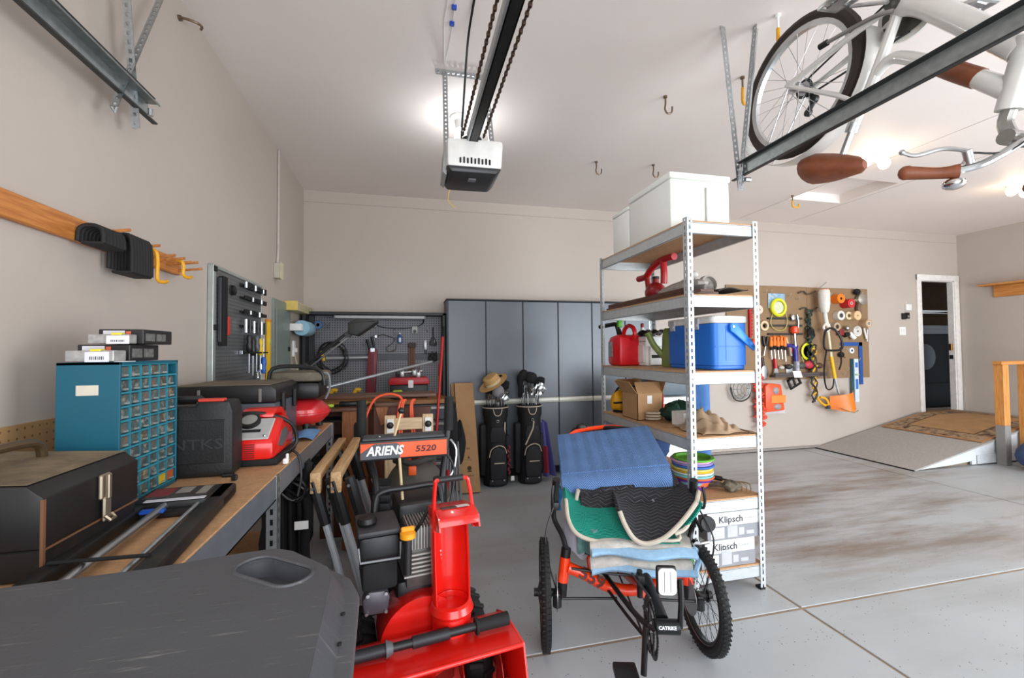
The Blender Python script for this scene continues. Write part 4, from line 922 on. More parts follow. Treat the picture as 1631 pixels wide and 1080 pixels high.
P(t, 'rear_rack_light', B().ell((-.13, .72, .87), (.035, .02, .03)), black, local=True)

# ---- blankets (local to the tricycle's frame of reference, but things of their own)
def zig(name, col, dark, per=.03, amp=.018, ang=0, depth=.5, rough=.95):
    m = mat(name, col, rough, var=.1, scale=8); nt = m.node_tree; N = nt.nodes; L = nt.links; b = N['Principled BSDF']
    tc = N.new('ShaderNodeTexCoord'); mp = N.new('ShaderNodeMapping'); mp.inputs['Rotation'].default_value = (0, 0, ang); L.new(tc.outputs['Object'], mp.inputs[0])
    sp = N.new('ShaderNodeSeparateXYZ'); L.new(mp.outputs[0], sp.inputs[0])
    def mt(op, a, bb):
        n = N.new('ShaderNodeMath'); n.operation = op
        for i, x in enumerate((a, bb)):
            if x is None: continue
            if isinstance(x, (int, float)): n.inputs[i].default_value = x
            else: L.new(x, n.inputs[i])
        return n.outputs[0]
    pp = mt('PINGPONG', sp.outputs[0], .035)
    k = mt('MULTIPLY', mt('ADD', mt('ADD', sp.outputs[1], sp.outputs[2]), mt('MULTIPLY', pp, amp / .035 * 1.6)), 2 * PI / per)
    s = mt('ABSOLUTE', mt('SINE', k, None), None)
    old = b.inputs['Base Color'].links[0].from_socket
    lt = mt('LESS_THAN', s, .18)
    mx = N.new('ShaderNodeMixRGB'); L.new(mt('MULTIPLY', lt, depth), mx.inputs[0]); L.new(old, mx.inputs[1]); mx.inputs[2].default_value = (*lin(dark), 1); L.new(mx.outputs[0], b.inputs['Base Color'])
    bp = N.new('ShaderNodeBump'); bp.inputs['Strength'].default_value = .8; bp.inputs['Distance'].default_value = .006; L.new(s, bp.inputs['Height']); L.new(bp.outputs[0], b.inputs['Normal'])
    return m
def fold_path(y0, y1, gap, layers):
    """serpentine in y (front y0, back y1) and height; starts at the lowest layer's back"""
    pts = []; z = 0; r = gap / 2
    for k in range(layers):
        a, b_ = (y1, y0) if k % 2 == 0 else (y0, y1)
        for i in range(9): pts.append((a + (b_ - a) * i / 8, z))
        if k < layers - 1:
            c = b_; sgn = -1 if k % 2 == 0 else 1
            for i in range(1, 6):
                an = PI * i / 6; pts.append((c + sgn * r * math.sin(an), z + r - r * math.cos(an)))
        z += gap
    return pts
def folded(t, name, x0, x1, y0, y1, zb, gap, layers, th, mt_, skew=lambda x, y: (0, 0, 0), nx=14):
    path = fold_path(y0, y1, gap, layers); n = len(path) - 1
    def fn(u, v):
        f = u * n; i = min(n - 1, int(f)); a, b_ = path[i], path[i + 1]; k = f - i
        y = a[0] + (b_[0] - a[0]) * k; z = a[1] + (b_[1] - a[1]) * k; x = x0 + (x1 - x0) * v
        d = skew(x, y); return (x + d[0], y + d[1], z + zb(x, y) + d[2])
    return P(t, name, B().sheet(fn, n, nx, th), mt_, local=True)
def btop(y): return .40 - .03 * y if y < .2 else .394 + (y - .2) * .55
# light blue quilt
qt = T('quilt', 'pale patterned quilt with light blue borders, lowest of the blankets', 'quilt', TO, TR)
qm = mat('quilt_pale', 'b9b4ac', .95, var=.14, scale=22, dirt='8a9596', dscale=16, bump=.6, bscale=22)
qb = mat('quilt_blue', '8db0cb', .95, var=.08, scale=60, bump=.4, bscale=60)
zq = lambda x, y: .345 + .10 * max(0, y) + .025 * math.cos(5 * x) + .02 * (x > .1) * (x - .1)
folded(qt, 'cloth', -.17, .285, -.03, .35, lambda x, y: zq(x, y), .034, 4, .014, qm, lambda x, y: (.012 * math.sin(20 * y), .008 * math.sin(9 * x), .010 * math.sin(14 * x + 3)))
for k, (yo, zo) in enumerate(((-.028, -.014), (-.034, .072))):
    P(qt, 'border', B().sheet(lambda u, v: (-.175 + .465 * u, yo - .035 + .012 * math.sin(9 * u) + .03 * (v - .5) * (1 if k else 0) - (.02 * math.sin(PI * v)), zq(-.175 + .465 * u, 0) + zo + .036 * (v - .1) + .008 * math.sin(7 * u + k)), 24, 4, .006), qb, local=True)
P(qt, 'border', B().tube([(.285, -.04, zq(.288, 0) + .0), (.315, -.01, zq(.3, 0) + .04), (.32, .0, zq(.3, 0) + .08), (.285, -.04, zq(.3, 0) + .105)], .014, n=8, sm=5), qb, local=True)
gy = mat('towel_grey', '8d8a93', .95, bump=.5, bscale=70)
S_ = T('towel', 'lavender grey towel hanging at the left under the teal blanket', 'towel', TO, TR)
P(S_, 'cloth', B().sheet(lambda u, v: (-.285 + .14 * u, .06 - .03 * math.sin(PI * u) + .03 * v, .39 + .15 * v + .02 * math.sin(8 * u)), 10, 8, .015), gy, local=True)
P(S_, 'patterned_fold', B().sheet(lambda u, v: (-.22 + .10 * u, .02 + .02 * math.sin(7 * u), .40 + .12 * v), 8, 5, .012), mat('towel_teal', '5f8583', .95, var=.3, scale=40), local=True)
# teal and black blanket
tb = T('moving_blanket', 'teal and black moving blanket with cream binding, drooping over the quilt', 'blanket', TO, TR)
teal = zig('teal_quilt', '108c78', '0a5a4e', .02, .006, 0, .4); blk = zig('black_quilt', '242326', '78767a', .05, .016, .2, .55)
bind = mat('cream_binding', 'bdb3a3', .95, bump=.4, bscale=120)
zt = lambda x, y: .565 + .12 * y
def edge(pts):
    q = spline(pts, 8); n = len(q) - 1
    def f(u): k = min(n - 1, int(u * n)); return q[k].lerp(q[k + 1], u * n - k)
    return f
tl = edge([(-.275, .10, .625), (-.27, .03, .56), (-.235, -.01, .51), (-.16, -.025, .485), (-.08, -.03, .482), (-.01, -.03, .475), (.05, -.02, .49)])
P(tb, 'teal_face', B().sheet(lambda u, v: tl(u) * (1 - v) + V((-.275 + .34 * u, .34, .605)) * v + V((0, -.02, .045)) * math.sin(PI * v), 28, 12, .014), teal, local=True)
P(tb, 'binding', B().tube([tl(i / 28) for i in range(29)], .010, n=8), bind, local=True)
P(tb, 'binding', B().tube([(-.275, .10, .625), (-.275, .2, .615), (-.27, .32, .61)], .009, n=8, sm=3), bind, local=True)
P(tb, 'under_fold', B().sheet(lambda u, v: (.03 + .20 * u, -.02 + .2 * v, .482 + .006 * math.sin(6 * u) + .02 * v), 8, 4, .012), teal, local=True)
P(tb, 'binding', B().tube([(.03, -.022, .482), (.12, -.022, .488), (.225, -.018, .49), (.235, .02, .51)], .008, n=8, sm=3), bind, local=True)
bl_ = edge([(-.035, .0, .61), (-.015, -.03, .555), (.02, -.05, .505), (.07, -.055, .487), (.14, -.05, .505), (.20, -.04, .545), (.26, -.025, .60), (.315, .0, .655)])
P(tb, 'black_face', B().sheet(lambda u, v: bl_(u) * (1 - v) + V((-.04 + .35 * u, .34, .615 + .03 * u)) * v + V((0, -.02, .04)) * math.sin(PI * v), 28, 12, .014), blk, local=True)
P(tb, 'binding', B().tube([bl_(i / 28) for i in range(29)], .011, n=8), bind, local=True)
P(tb, 'binding', B().tube([bl_(1), (.335, .03, .685), (.345, .07, .68), (.335, .08, .63), (.305, .04, .575), (.26, .0, .535), (.21, -.01, .515)], .010, n=8, sm=4), bind, local=True)
P(tb, 'rolled_edge', B().sheet(lambda u, v: (.335 - .10 * (1 - u) ** 1.3 - .02 * v, .0 + .07 * v, .52 + .13 * u ** 1.1 + .012 * math.sin(PI * v)), 10, 5, .012), teal, local=True)
# black quilt
kb = T('quilted_pad', 'black quilted blanket between the blue and the teal blankets', 'blanket', TO, TR)
folded(kb, 'cloth', -.2, .30, .17, .55, lambda x, y: .585 + .26 * (y - .17) + .06 * (x + .1) * (x > -.1) - .02 * (x < -.1), .04, 3, .022, blk, lambda x, y: (0, .012 * math.sin(9 * x), .006 * math.sin(16 * x)))
P(kb, 'tie', B().tube([(.15, .14, .62), (.17, .125, .59), (.16, .12, .56), (.19, .12, .57)], .005, n=6, sm=4), mat('cord_grey', '77757a', .8), local=True)
P(kb, 'binding', B().tube([(-.21, .15, .66), (-.22, .155, .60), (-.20, .14, .565)], .010, n=8, sm=3), bind, local=True)
# blue moving blanket on top
ub = T('moving_blanket', 'blue zigzag quilted moving blanket folded on top of the pile', 'blanket', TO, TR)
bq = zig('blue_quilt', '6285b8', '33538c', .03, .03, 0, .6); bq2 = zig('blue_quilt_dark', '3262b5', '1f448c', .02, .004, 0, .3); be = mat('blue_binding', '1b86cf', .8)
zu = lambda x, y: .65 + .28 * (y - .2) + .11 * x
folded(ub, 'folded_layers', -.285, .262, .235, .66, zu, .042, 3, .034, bq, lambda x, y: (.0, -.05 * x, -.03 * max(0, (.2 - abs(x)) * 0) ), 18)
folded(ub, 'under_layer', -.17, .255, .24, .6, lambda x, y: zu(x, y) - .045, .03, 2, .022, bq2, lambda x, y: (0, -.05 * x, 0))
P(ub, 'binding', B().sheet(lambda u, v: (-.165 + .05 * u, .212 + .004 * u, zu(-.15, .235) - .065 + .05 * v), 4, 4, .008), be, local=True)
P(ub, 'binding', B().sheet(lambda u, v: (-.292 - .008 * math.sin(9 * v), .22 + .10 * u, zu(-.28, .25) - .10 + .14 * v), 5, 6, .012), be, local=True)
# ================================================================ left wall and its bench
# pegged coat rail
railw = wood('rail_wood', 'a8642c', 'c98443', .45, (30, 2, 30), 3)
t = T('coat_rail', 'long pine rail with dowel pegs along the left wall', 'rail', (-1.05, 1.75, 1.72))
P(t, 'board', B().box((-1.049, .6, 1.722), (-1.026, 2.325, 1.797), .004), railw)
for y, z in ((1.76, 1.775), (1.945, 1.765), (2.06, 1.752), (2.14, 1.756), (2.20, 1.752), (2.26, 1.762), (2.30, 1.74)):
    P(t, 'peg', B().cyl((-1.03, y, z), (-.93, y, z + .012), .0055, n=8), railw)
sbl = mat('strap_black', '1c1b1b', .8, bump=.3, bscale=90)
def straps(label, y0, zt_, n, drop):
    s = T('folded_straps', label, 'straps', (-.99, y0, zt_ - drop), group='black straps hung on the coat rail')
    for k in range(n):
        y = y0 + k * .017
        P(s, 'strap_fold', B().tube([(-1.02, y, zt_ - drop * .9), (-1.015, y, zt_), (-.985, y, zt_ + .012), (-.955, y, zt_), (-.95, y, zt_ - drop)], .0066, n=6, sm=3), sbl)
    P(s, 'loop', B().box((-1.01, y0 - .006, zt_ - drop - .006), (-.95, y0 + (n - 1) * .017 + .006, zt_ - drop + .004), .003), sbl)
    return s
straps('black rubber straps folded over the pegs, left bunch', 1.66, 1.762, 7, .045)
straps('black rubber straps folded over the pegs, right bunch', 1.81, 1.77, 8, .12)
yh = mat('hook_yellow', 'e0a018', .5)
for y, dz, la in ((1.96, .10, 'long yellow hook under the right end of the coat rail'), (2.16, .05, 'short yellow hook at the far end of the coat rail')):
    h = T('rail_hook', la, 'hook', (-1.0, y, 1.72), group='yellow hooks of the coat rail')
    P(h, 'coating', B().tube([(-1.0, y, 1.765), (-.955, y, 1.76), (-.945, y, 1.75 - dz * .3), (-.945, y, 1.75 - dz), (-.94, y + .03, 1.742 - dz), (-.94, y + .06, 1.75 - dz)], .007, n=8, sm=4), yh)
    P(h, 'screw', B().cyl((-1.028, y, 1.765), (-1.0, y, 1.765), .004, n=6), steel)
# metal pegboard with tools
pgm = perf('pegboard_grey', '6b6d6d', '26282a', (1, 2), .022, .2, .45, .3)
t = T('pegboard', 'grey perforated steel tool panel on the left wall', 'pegboard', (-1.04, 3.07, 1.13)); pgl = t
P(t, 'panel', B().box((-1.035, 2.67, 1.13), (-1.028, 3.475, 1.84)), pgm)
P(t, 'edge_rail', B().box((-1.049, 2.655, 1.0), (-1.02, 2.69, 1.84), .003), mat('panel_edge', 'aab2ae', .4, .5))
P(t, 'edge_rail', B().box((-1.049, 3.465, 1.0), (-1.022, 3.48, 1.835), .003), mat('panel_edge', 'aab2ae', .4, .5))
P(t, 'top_rail', B().box((-1.049, 2.66, 1.825), (-1.022, 3.478, 1.845), .003), mat('panel_edge', 'aab2ae', .4, .5))
for z in (1.82, 1.50): P(t, 'clip', B().box((-1.024, 2.658, z - .015), (-1.012, 2.692, z + .015), .003), blackm)
px = -1.027
t = T('long_bar_tool', 'long black bar with red grip at left side of the steel panel', 'bar', (px, 2.76, 1.40), group=None)
P(t, 'bar', B().box((px, 2.735, 1.40), (px + .03, 2.79, 1.79), .004), blackm)
P(t, 'teeth', B().box((px + .004, 2.72, 1.42), (px + .02, 2.735, 1.78), .002), greydark)
P(t, 'grip', B().box((px, 2.80, 1.46), (px + .03, 2.83, 1.57), .006), mat('grip_red', 'c8301f', .5))
t = T('magnet_dish', 'round black magnet near the top of the steel panel', 'magnet', (px, 2.92, 1.72))
P(t, 'body', B().lathe([(.03, 0), (.03, .02), (.02, .026), (0, .026)], 16, tr(px, 2.92, 1.735) @ rot('Y', 90)), black); P(t, 'rim', B().lathe([(.03, 0), (.033, .0), (.033, .006), (.03, .006)], 16, tr(px, 2.92, 1.735) @ rot('Y', 90)), greydark)
q = random.Random(5)
rownames = ['top', 'second', 'third', 'fourth']
for i, z in enumerate((1.79, 1.71, 1.62, 1.53)):
    t = T('socket_rail', 'black socket holder, %s row on the steel panel' % rownames[i], 'socket rail', (px, 3.25, z - .02), group='socket rows on the steel panel')
    P(t, 'rail', B().box((px, 3.05, z - .008), (px + .012, 3.46, z + .006), .002), blackm)
    n = 10 if i < 3 else 6
    for k in range(n):
        y = 3.07 + .38 * k / (n - 1); r = .009 + .004 * q.random(); h = .022 + .022 * q.random() * (1 if i != 1 else .3) + (.045 if i == 3 else 0)
        P(t, 'socket', B().cyl((px + .03, y, z - h * .5), (px + .03, y, z + h * .5), r, n=10), trackd if i == 3 and k % 2 else (blackm if i < 3 and (k + i) % 4 else steel))
cnt = [('black', '1b1b1c'), ('black', '1b1b1c'), ('grey', '55585c'), ('yellow', 'e3bb1e'), ('blue', '2a63b8')]
for k, (nm_, col) in enumerate(cnt):
    y = 3.12 + k * .072; z = 1.36 - .02 * (k % 2) - (.03 if k == 4 else 0)
    t = T('screwdriver', nm_ + ' handled screwdriver on the steel panel, number %s from its left' % ['one', 'two', 'three', 'four', 'five'][k], 'screwdriver', (px + .03, y, z - .1), group='screwdrivers on the steel panel')
    up = 1 if k != 4 else -1
    P(t, 'handle', B().lathe([(.008, 0), (.017, .012), (.019, .05), (.014, .07), (.018, .095), (.012, .115), (0, .118)], 12, tr(px + .035, y, z) @ (rot('X', 180) if up < 0 else Mx())), mat('handle_' + nm_, col, .4))
    P(t, 'blade', B().cyl((px + .035, y, z), (px + .035, y, z - .13 * up), .0042, n=8), steel)
t = T('tool_holder_bar', 'lower black holder bar carrying the screwdrivers', 'holder', (px, 3.25, 1.36))
P(t, 'bar', B().box((px, 3.06, 1.355), (px + .05, 3.46, 1.365), .002), blackm); P(t, 'stop', B().box((px, 3.05, 1.35), (px + .02, 3.06, 1.375), .002), steel)
t = T('water_valve', 'chrome valve fitting low on the steel panel', 'valve', (px, 3.4, 1.22))
P(t, 'body', B().cyl((px + .02, 3.30, 1.225), (px + .02, 3.46, 1.25), .009).cyl((px + .02, 3.4, 1.24), (px + .02, 3.4, 1.28), .012), chrome); P(t, 'spout', B().tube([(px + .02, 3.32, 1.23), (px + .03, 3.31, 1.2), (px + .03, 3.31, 1.18)], .007), chrome)
# conduit, panel, level, strip
t = T('conduit', 'white painted conduit running down to an outlet box on the left wall', 'conduit', (-1.04, 3.9, 1.95))
P(t, 'pipe', B().tube([(-1.038, 3.9, 2.085), (-1.04, 3.93, 2.2), (-1.04, 3.935, 3.04)], .010, n=8), mat('conduit_paint', 'b9aea7', .5)); P(t, 'outlet_box', B().box((-1.05, 3.84, 1.96), (-1.0, 3.915, 2.085), .004), mat('box_cream', 'b0a999', .5))
P(t, 'cover_plate', B().box((-1.0, 3.835, 1.955), (-.996, 3.92, 2.09), .002), mat('box_cream2', 'd3c9a8', .5))
gpm = mat('panel_green', '7e8a84', .45, var=.05)
t = T('breaker_panel', 'grey green electrical panel on the left wall near the corner', 'panel', (-1.04, 4.07, 1.0))
P(t, 'cabinet', B().box((-1.05, 3.80, .95), (-1.035, 4.32, 1.795), .003), gpm); P(t, 'door', B().box((-1.035, 3.86, 1.0), (-1.028, 4.27, 1.72), .003), gpm)
P(t, 'latch', B().box((-1.028, 4.2, 1.37), (-1.018, 4.24, 1.41), .003), blackm)
for z in (1.6, 1.4, 1.2): P(t, 'screw', B().cyl((-1.035, 3.83, z), (-1.03, 3.83, z), .006, n=8), steel)
t = T('spirit_level', 'yellow spirit level hanging beside the electrical panel', 'level', (-1.04, 3.66, .98)); P(t, 'body', B().box((-1.045, 3.64, .97), (-1.02, 3.68, 1.60), .003), yellow); P(t, 'vial', B().box((-1.02, 3.645, 1.42), (-1.018, 3.675, 1.47)), mat('vial', 'b8c95a', .2)); P(t, 'end_cap', B().box((-1.046, 3.638, 1.595), (-1.018, 3.682, 1.615), .002), mat('cap_orange', 'd98a1e', .5))
t = T('shop_light_ballast', 'yellowed plastic light housing on the left wall in the corner', 'light housing', (-1.0, 4.5, 1.75))
P(t, 'housing', B().box((-1.049, 4.18, 1.735), (-.95, 4.84, 1.81), .006), mat('aged_cream', 'cfc49a', .5)); P(t, 'end_cap', B().box((-1.049, 4.165, 1.73), (-.945, 4.18, 1.815), .004), mat('aged_yellow', 'd8bd63', .5))
ds = B()
for k in range(12): ds.box((-.949, 4.22 + k * .05, 1.745), (-.947, 4.235 + k * .05, 1.80))
P(t, 'diffuser_ribs', ds, mat('rib_grey', '9a937a', .5), kind='stuff')
t = T('towel_roll', 'roll of blue shop towels on a white wall holder', 'towel roll', (-.95, 4.55, 1.55))
P(t, 'roll', B().lathe([(.02, 0), (.07, 0), (.072, .02), (.072, .27), (.065, .28), (.02, .28)], 22, tr(-.955, 4.36, 1.585) @ rot('X', -90)), mat('towel_blue', '8fb8cc', .95, bump=.3, bscale=80)); P(t, 'holder', B().box((-1.049, 4.26, 1.555), (-.935, 4.355, 1.62), .006), white); P(t, 'end_bracket', B().box((-1.049, 4.642, 1.55), (-.93, 4.656, 1.62), .004), white)
ST('trim_5', B().box((-1.05, 4.80, .8), (-1.02, 4.86, 1.74), .003), mat('post_dark', '4b4642', .6))
t = T('wall_outlet', 'white outlet strip with cord under the blue towel roll', 'outlet', (-1.04, 4.3, 1.2)); P(t, 'plate', B().box((-1.05, 4.42, 1.32), (-1.03, 4.48, 1.47), .004), white); P(t, 'cord', B().tube([(-1.03, 4.45, 1.33), (-1.02, 4.5, 1.2), (-1.03, 4.52, 1.0)], .006, sm=5), mat('cord_cream', 'c9bd97', .5)); P(t, 'plug', B().box((-1.03, 4.435, 1.36), (-1.01, 4.465, 1.40), .004), paper)
t = T('brick_scar', 'x', 'x'); bpy.data.objects.remove(t)

# ---- bench: steel frame, particle board top, pegboard back strip
BZ = .93
t = T('workbench', 'steel framed bench with particle board top along the left wall', 'bench', (-.75, 1.9, 0))
P(t, 'worktop', B().box((-1.045, .93, BZ - .016), (-.452, 2.87, BZ), .002), particle)
beam = mat('beam_grey', '767b83', .4, .4, var=.1)
P(t, 'front_beam', B().box((-.456, .93, BZ - .085), (-.449, 2.875, BZ - .004)).box((-.49, .93, BZ - .085), (-.449, 2.875, BZ - .08)), beam)
P(t, 'end_beam', B().box((-1.04, 2.868, BZ - .085), (-.452, 2.874, BZ - .01)), beam)
for y in (1.69, 2.84):
    k = 26
    P(t, 'leg', B().strip((-.447, y, 0), (0, 0, 1), (0, 1, 0), (1, 0, 0), .036, BZ / k, k, .010, .02).strip((-.447, y, 0), (0, 0, 1), (-1, 0, 0), (0, -1, 0), .034, BZ / k, k, .010, .02), zinc)
    P(t, 'leg', B().strip((-1.04, y, 0), (0, 0, 1), (0, 1, 0), (1, 0, 0), .036, BZ / k, k, .010, .02), zinc)
P(t, 'lower_shelf', B().box((-1.04, .93, .3), (-.62, 2.86, .32)), particle)
P(t, 'back_strip', B().box((-1.049, .93, BZ), (-1.04, 2.64, 1.168)), perf('pegboard_tan', 'b08a5e', '7a5c3c', (1, 2), .0254, .14))
# black toolbox with a domed lid
tbm = mat('toolbox_black', '141212', .5, var=.2, scale=9, dirt='3b2c22', dscale=7, dlow=.62)
tbt = mat('toolbox_dusty', '4a4134', .75, var=.2, scale=6, dirt='87755a', dscale=4, dlow=.38)
t = T('toolbox', 'old black steel toolbox with dusty lid and bronze handle at near end of bench', 'toolbox', (-.85, 1.16, BZ))
P(t, 'body', B().box((-1.02, 1.02, BZ + .002), (-.675, 1.315, .99), .004), tbm)
P(t, 'lid', B().prism([(-1.022, .992), (-.672, .992), (-.672, 1.088), (-.70, 1.112), (-1.0, 1.128), (-1.022, 1.10)], -1.318, -1.017, XZ, .004), tbm)
P(t, 'dusty_top', B().prism([(-1.0, 1.1295), (-.70, 1.1135), (-.70, 1.1145), (-1.0, 1.1305)][::-1], -1.314, -1.021, XZ), tbt)
rst = mat('rust_edge', '6f4a30', .7)
P(t, 'rusty_edge', B().box((-.676, 1.0165, BZ + .002), (-.6705, 1.0225, 1.085)).box((-.6735, 1.02, .988), (-.671, 1.315, .992)), rst)
hp = [(-.835, 1.04, 1.12), (-.833, 1.055, 1.15), (-.83, 1.10, 1.162), (-.83, 1.20, 1.162), (-.833, 1.245, 1.15), (-.835, 1.26, 1.118)]
P(t, 'handle', B().tube(hp, .010, n=10, sm=4), mat('bronze', '75624a', .4, .8))
P(t, 'handle_bracket', B().box((-.86, 1.03, 1.115), (-.81, 1.055, 1.135), .004), mat('bronze', '75624a', .4, .8))
lm_ = mat('latch_nickel', '9d907c', .35, .8)
la = P(t, 'latch', B().box((-.672, 1.165, 1.035), (-.664, 1.20, 1.09), .003).box((-.667, 1.17, .985), (-.660, 1.195, 1.04), .003), lm_)
P(la, 'catch', B().tube([(-.66, 1.172, .998), (-.652, 1.174, .988), (-.652, 1.192, .988), (-.66, 1.194, .998)], .004, n=6).box((-.664, 1.175, 1.035), (-.655, 1.187, 1.09), .002), lm_)
# teal drawer cabinet
tm = mat('cabinet_teal', '0b566a', .5, var=.04); tme = mat('cabinet_teal_edge', '2f8496', .5)
t = T('drawer_cabinet', 'teal parts cabinet full of small clear drawers on the bench', 'cabinet', (-.85, 1.54, BZ))
cx0, cx1, cy0, cy1, cz0, cz1 = -.90, -.757, 1.395, 1.70, BZ + .002, 1.338
P(t, 'side_panel', B().box((cx0, cy0, cz0), (cx1, cy0 + .008, cz1), .001), tm); P(t, 'side_panel', B().box((cx0, cy1 - .008, cz0), (cx1, cy1, cz1), .001), tm)
P(t, 'top_panel', B().box((cx0, cy0, cz1 - .008), (cx1, cy1, cz1), .001), tm); P(t, 'bottom_panel', B().box((cx0, cy0, cz0), (cx1, cy1, cz0 + .012), .001), tm)
P(t, 'back_panel', B().box((cx0, cy0 + .008, cz0), (cx0 + .006, cy1 - .008, cz1)), tm)
P(t, 'paper_label', B().box((-.855, cy0 - .001, 1.25), (-.805, cy0, 1.277)), mat('label_cream', 'cfc7b6', .8))
NR, NC = 10, 6
dw = (cy1 - cy0 - .016) / NC; dh = (cz1 - cz0 - .02) / NR
for i in range(NR + 1):
    z = cz0 + .012 + i * dh; P(t, 'shelf_rail', B().box((cx1 - .06, cy0 + .008, z - .0025), (cx1 - .001, cy1 - .008, z + .0025)), tme)
for j in range(1, NC): P(t, 'divider', B().box((cx1 - .06, cy0 + .008 + j * dw - .0012, cz0 + .012), (cx1 - .003, cy0 + .008 + j * dw + .0012, cz1 - .008)), tme)
cl_ = [mat('drawer_clear_%d' % k, c, .18, var=.25, scale=60, dirt=d, dscale=45, dlow=.5) for k, (c, d) in enumerate((('4d5a58', '9a9488'), ('5a5145', 'b3a585'), ('58625f', '8b5a46'), ('49504f', 'a9a596')))]
q = random.Random(3); dm = None
for i in range(NR):
    for j in range(NC):
        if i == NR - 1 and j == NC - 1: continue
        y = cy0 + .008 + j * dw + .003; z = cz0 + .012 + i * dh + .004; x = cx1 - .004 - .004 * q.random()
        mt_ = cl_[q.randrange(4)]
        if i == 0 and j == NC - 1: mt_ = mat('drawer_orange', 'b4552c', .4)
        if i == 0 and j == NC - 2: mt_ = mat('drawer_yellow', 'c9a92a', .4)
        d = P(t, 'drawer', B().box((x - .05, y, z), (x, y + dw - .006, z + dh - .009), .0015), mt_)
        P(d, 'pull', B().box((x, y + dw * .35, z + .003), (x + .006, y + dw * .65, z + .008)), mat('drawer_pull', '8a9390', .3))
# boxes of staples and screws on top
def small_box(name, label, x0, x1, y0, y1, z0, z1, mt_, extra):
    t = T(name, label, 'box', ((x0 + x1) / 2, (y0 + y1) / 2, z0), group='small hardware boxes on the drawer cabinet')
    P(t, 'body', B().box((x0, y0, z0 + .001), (x1, y1, z1), .002), mt_); extra(t, x0, x1, y0, y1, z0, z1)
blx = mat('staple_box_black', '211f20', .5); lab = mat('label_white', 'd9d8dd', .6); win = mat('box_window', '6b6a66', .25, var=.3, scale=80)
def ex_black(t, x0, x1, y0, y1, z0, z1):
    P(t, 'label', B().box((x0 + .012, y0 - .001, z0 + (z1 - z0) * .35), (x0 + .065, y0 + .001, z1 - .004)), lab)
    P(t, 'badge', B().box((x0 + .068, y0 - .001, z1 - .018), (x0 + .08, y0 + .001, z1 - .006)), mat('badge_orange', 'd9664a', .5))
    P(t, 'window', B().box((x1 - .0005, y0 + .012, z0 + .010), (x1 + .001, y0 + .06, z1 - .012)).box((x1 - .0005, y0 + .07, z0 + .010), (x1 + .001, y0 + .12, z1 - .012)), win)
def ex_red(t, *a):
    ex_black(t, *a); x0, x1, y0, y1, z0, z1 = a; P(t, 'red_panel', B().box((x0 + .07, y0 - .0015, z0 + .002), (x1 - .012, y0 + .001, z1 - .02)), mat('box_red_orange', 'c8402a', .5))
def ex_clear(t, x0, x1, y0, y1, z0, z1):
    P(t, 'bar_label', B().box((x0 + .045, y0 - .001, z0), (x0 + .10, y0 + .0, z1 - .004)), lab)
    bb = B(); q = random.Random(9); xx = x0 + .056
    while xx < x0 + .09: ww = .001 + .002 * q.random(); bb.box((xx, y0 - .0016, z0 + .006), (xx + ww, y0 - .001, z1 - .016)); xx += ww + .0025
    P(t, 'bar_print', bb, ktx, kind='stuff')
    P(t, 'yellow_tab', B().box((x0 + .055, y0 + .0, z1 - .003), (x0 + .08, y0 + .02, z1 + .004), .001), mat('tab_yellow', 'e0cf33', .5))
clr = mat('clear_case', '9c9a97', .2, var=.25, scale=50)
small_box('staple_box', 'black staple box with red panel lying on the teal cabinet', -.90, -.775, 1.47, 1.62, 1.339, 1.387, blx, ex_red)
small_box('staple_box', 'black staple box topmost on the teal cabinet', -.868, -.757, 1.50, 1.66, 1.388, 1.432, blx, ex_black)
small_box('parts_case', 'clear case with white barcode label lying directly on the teal cabinet', -.885, -.775, 1.40, 1.455, 1.339, 1.37, clr, ex_clear)
small_box('parts_case', 'clear case with white barcode label on the red panelled staple box', -.868, -.77, 1.455, 1.495, 1.3885, 1.416, clr, ex_clear)
S('paper_slip', 'loose white paper slip on the front corner of the teal cabinet', 'paper', B().box((-.78, 1.41, 1.3385), (-.757, 1.465, 1.340)), paper)
bpy.data.objects['parts_case.001'].location.z += 0
# black drill case
Mc = basis((1, .0, 0), (.0, 1, 0), (0, 0, 1), (-.905, 1.72, BZ))
cm = mat('case_black', '19191a', .55, bump=.25, bscale=120)
t = T('tool_case', 'black moulded tool case with red latch standing on the bench', 'case', (-.7, 1.8, BZ))
b = B().prism([(0, .003), (.302, .003), (.307, .03), (.307, .225), (.297, .262), (.20, .265), (.19, .245), (.03, .245), (.02, .262), (-.0, .262), (-.003, .03)][::-1], 0, -.1, Mc @ Mx(((1, 0, 0, 0), (0, 0, -1, 0), (0, 1, 0, 0), (0, 0, 0, 1))), .008)
P(t, 'shell', b, cm)
P(t, 'handle', B().tube([Mc @ V((.0, .05, .245)), Mc @ V((.02, .05, .268)), Mc @ V((.19, .05, .268)), Mc @ V((.205, .05, .25))], .012, n=8), cm)
P(t, 'red_latch', B().box((.20, -.004, .262), (.28, .03, .272), .003, Mc), mat('latch_red', 'c9402f', .5))
P(t, 'embossed_panel', B().box((.03, -.004, .05), (.285, .0, .20), .002, Mc), cm)
txt(t, 'NTKS', .05, mat('case_emboss', '343436', .5), Mc @ basis((1, 0, 0), (0, 0, 1), (0, -1, 0), (.20, -.0045, .115)), ext=.001, sx=1.3)
P(t, 'hinge', B().cyl(Mc @ V((.28, -.006, .006)), Mc @ V((.31, -.006, .006)), .007, n=8), black)
S('binder_clip', 'small black clip lying in front of the black tool case', 'clip', B().box((-.58, 1.655, BZ + .001), (-.562, 1.67, BZ + .02), .003).cyl((-.571, 1.66, BZ + .02), (-.571, 1.655, BZ + .035), .003, n=6), black)
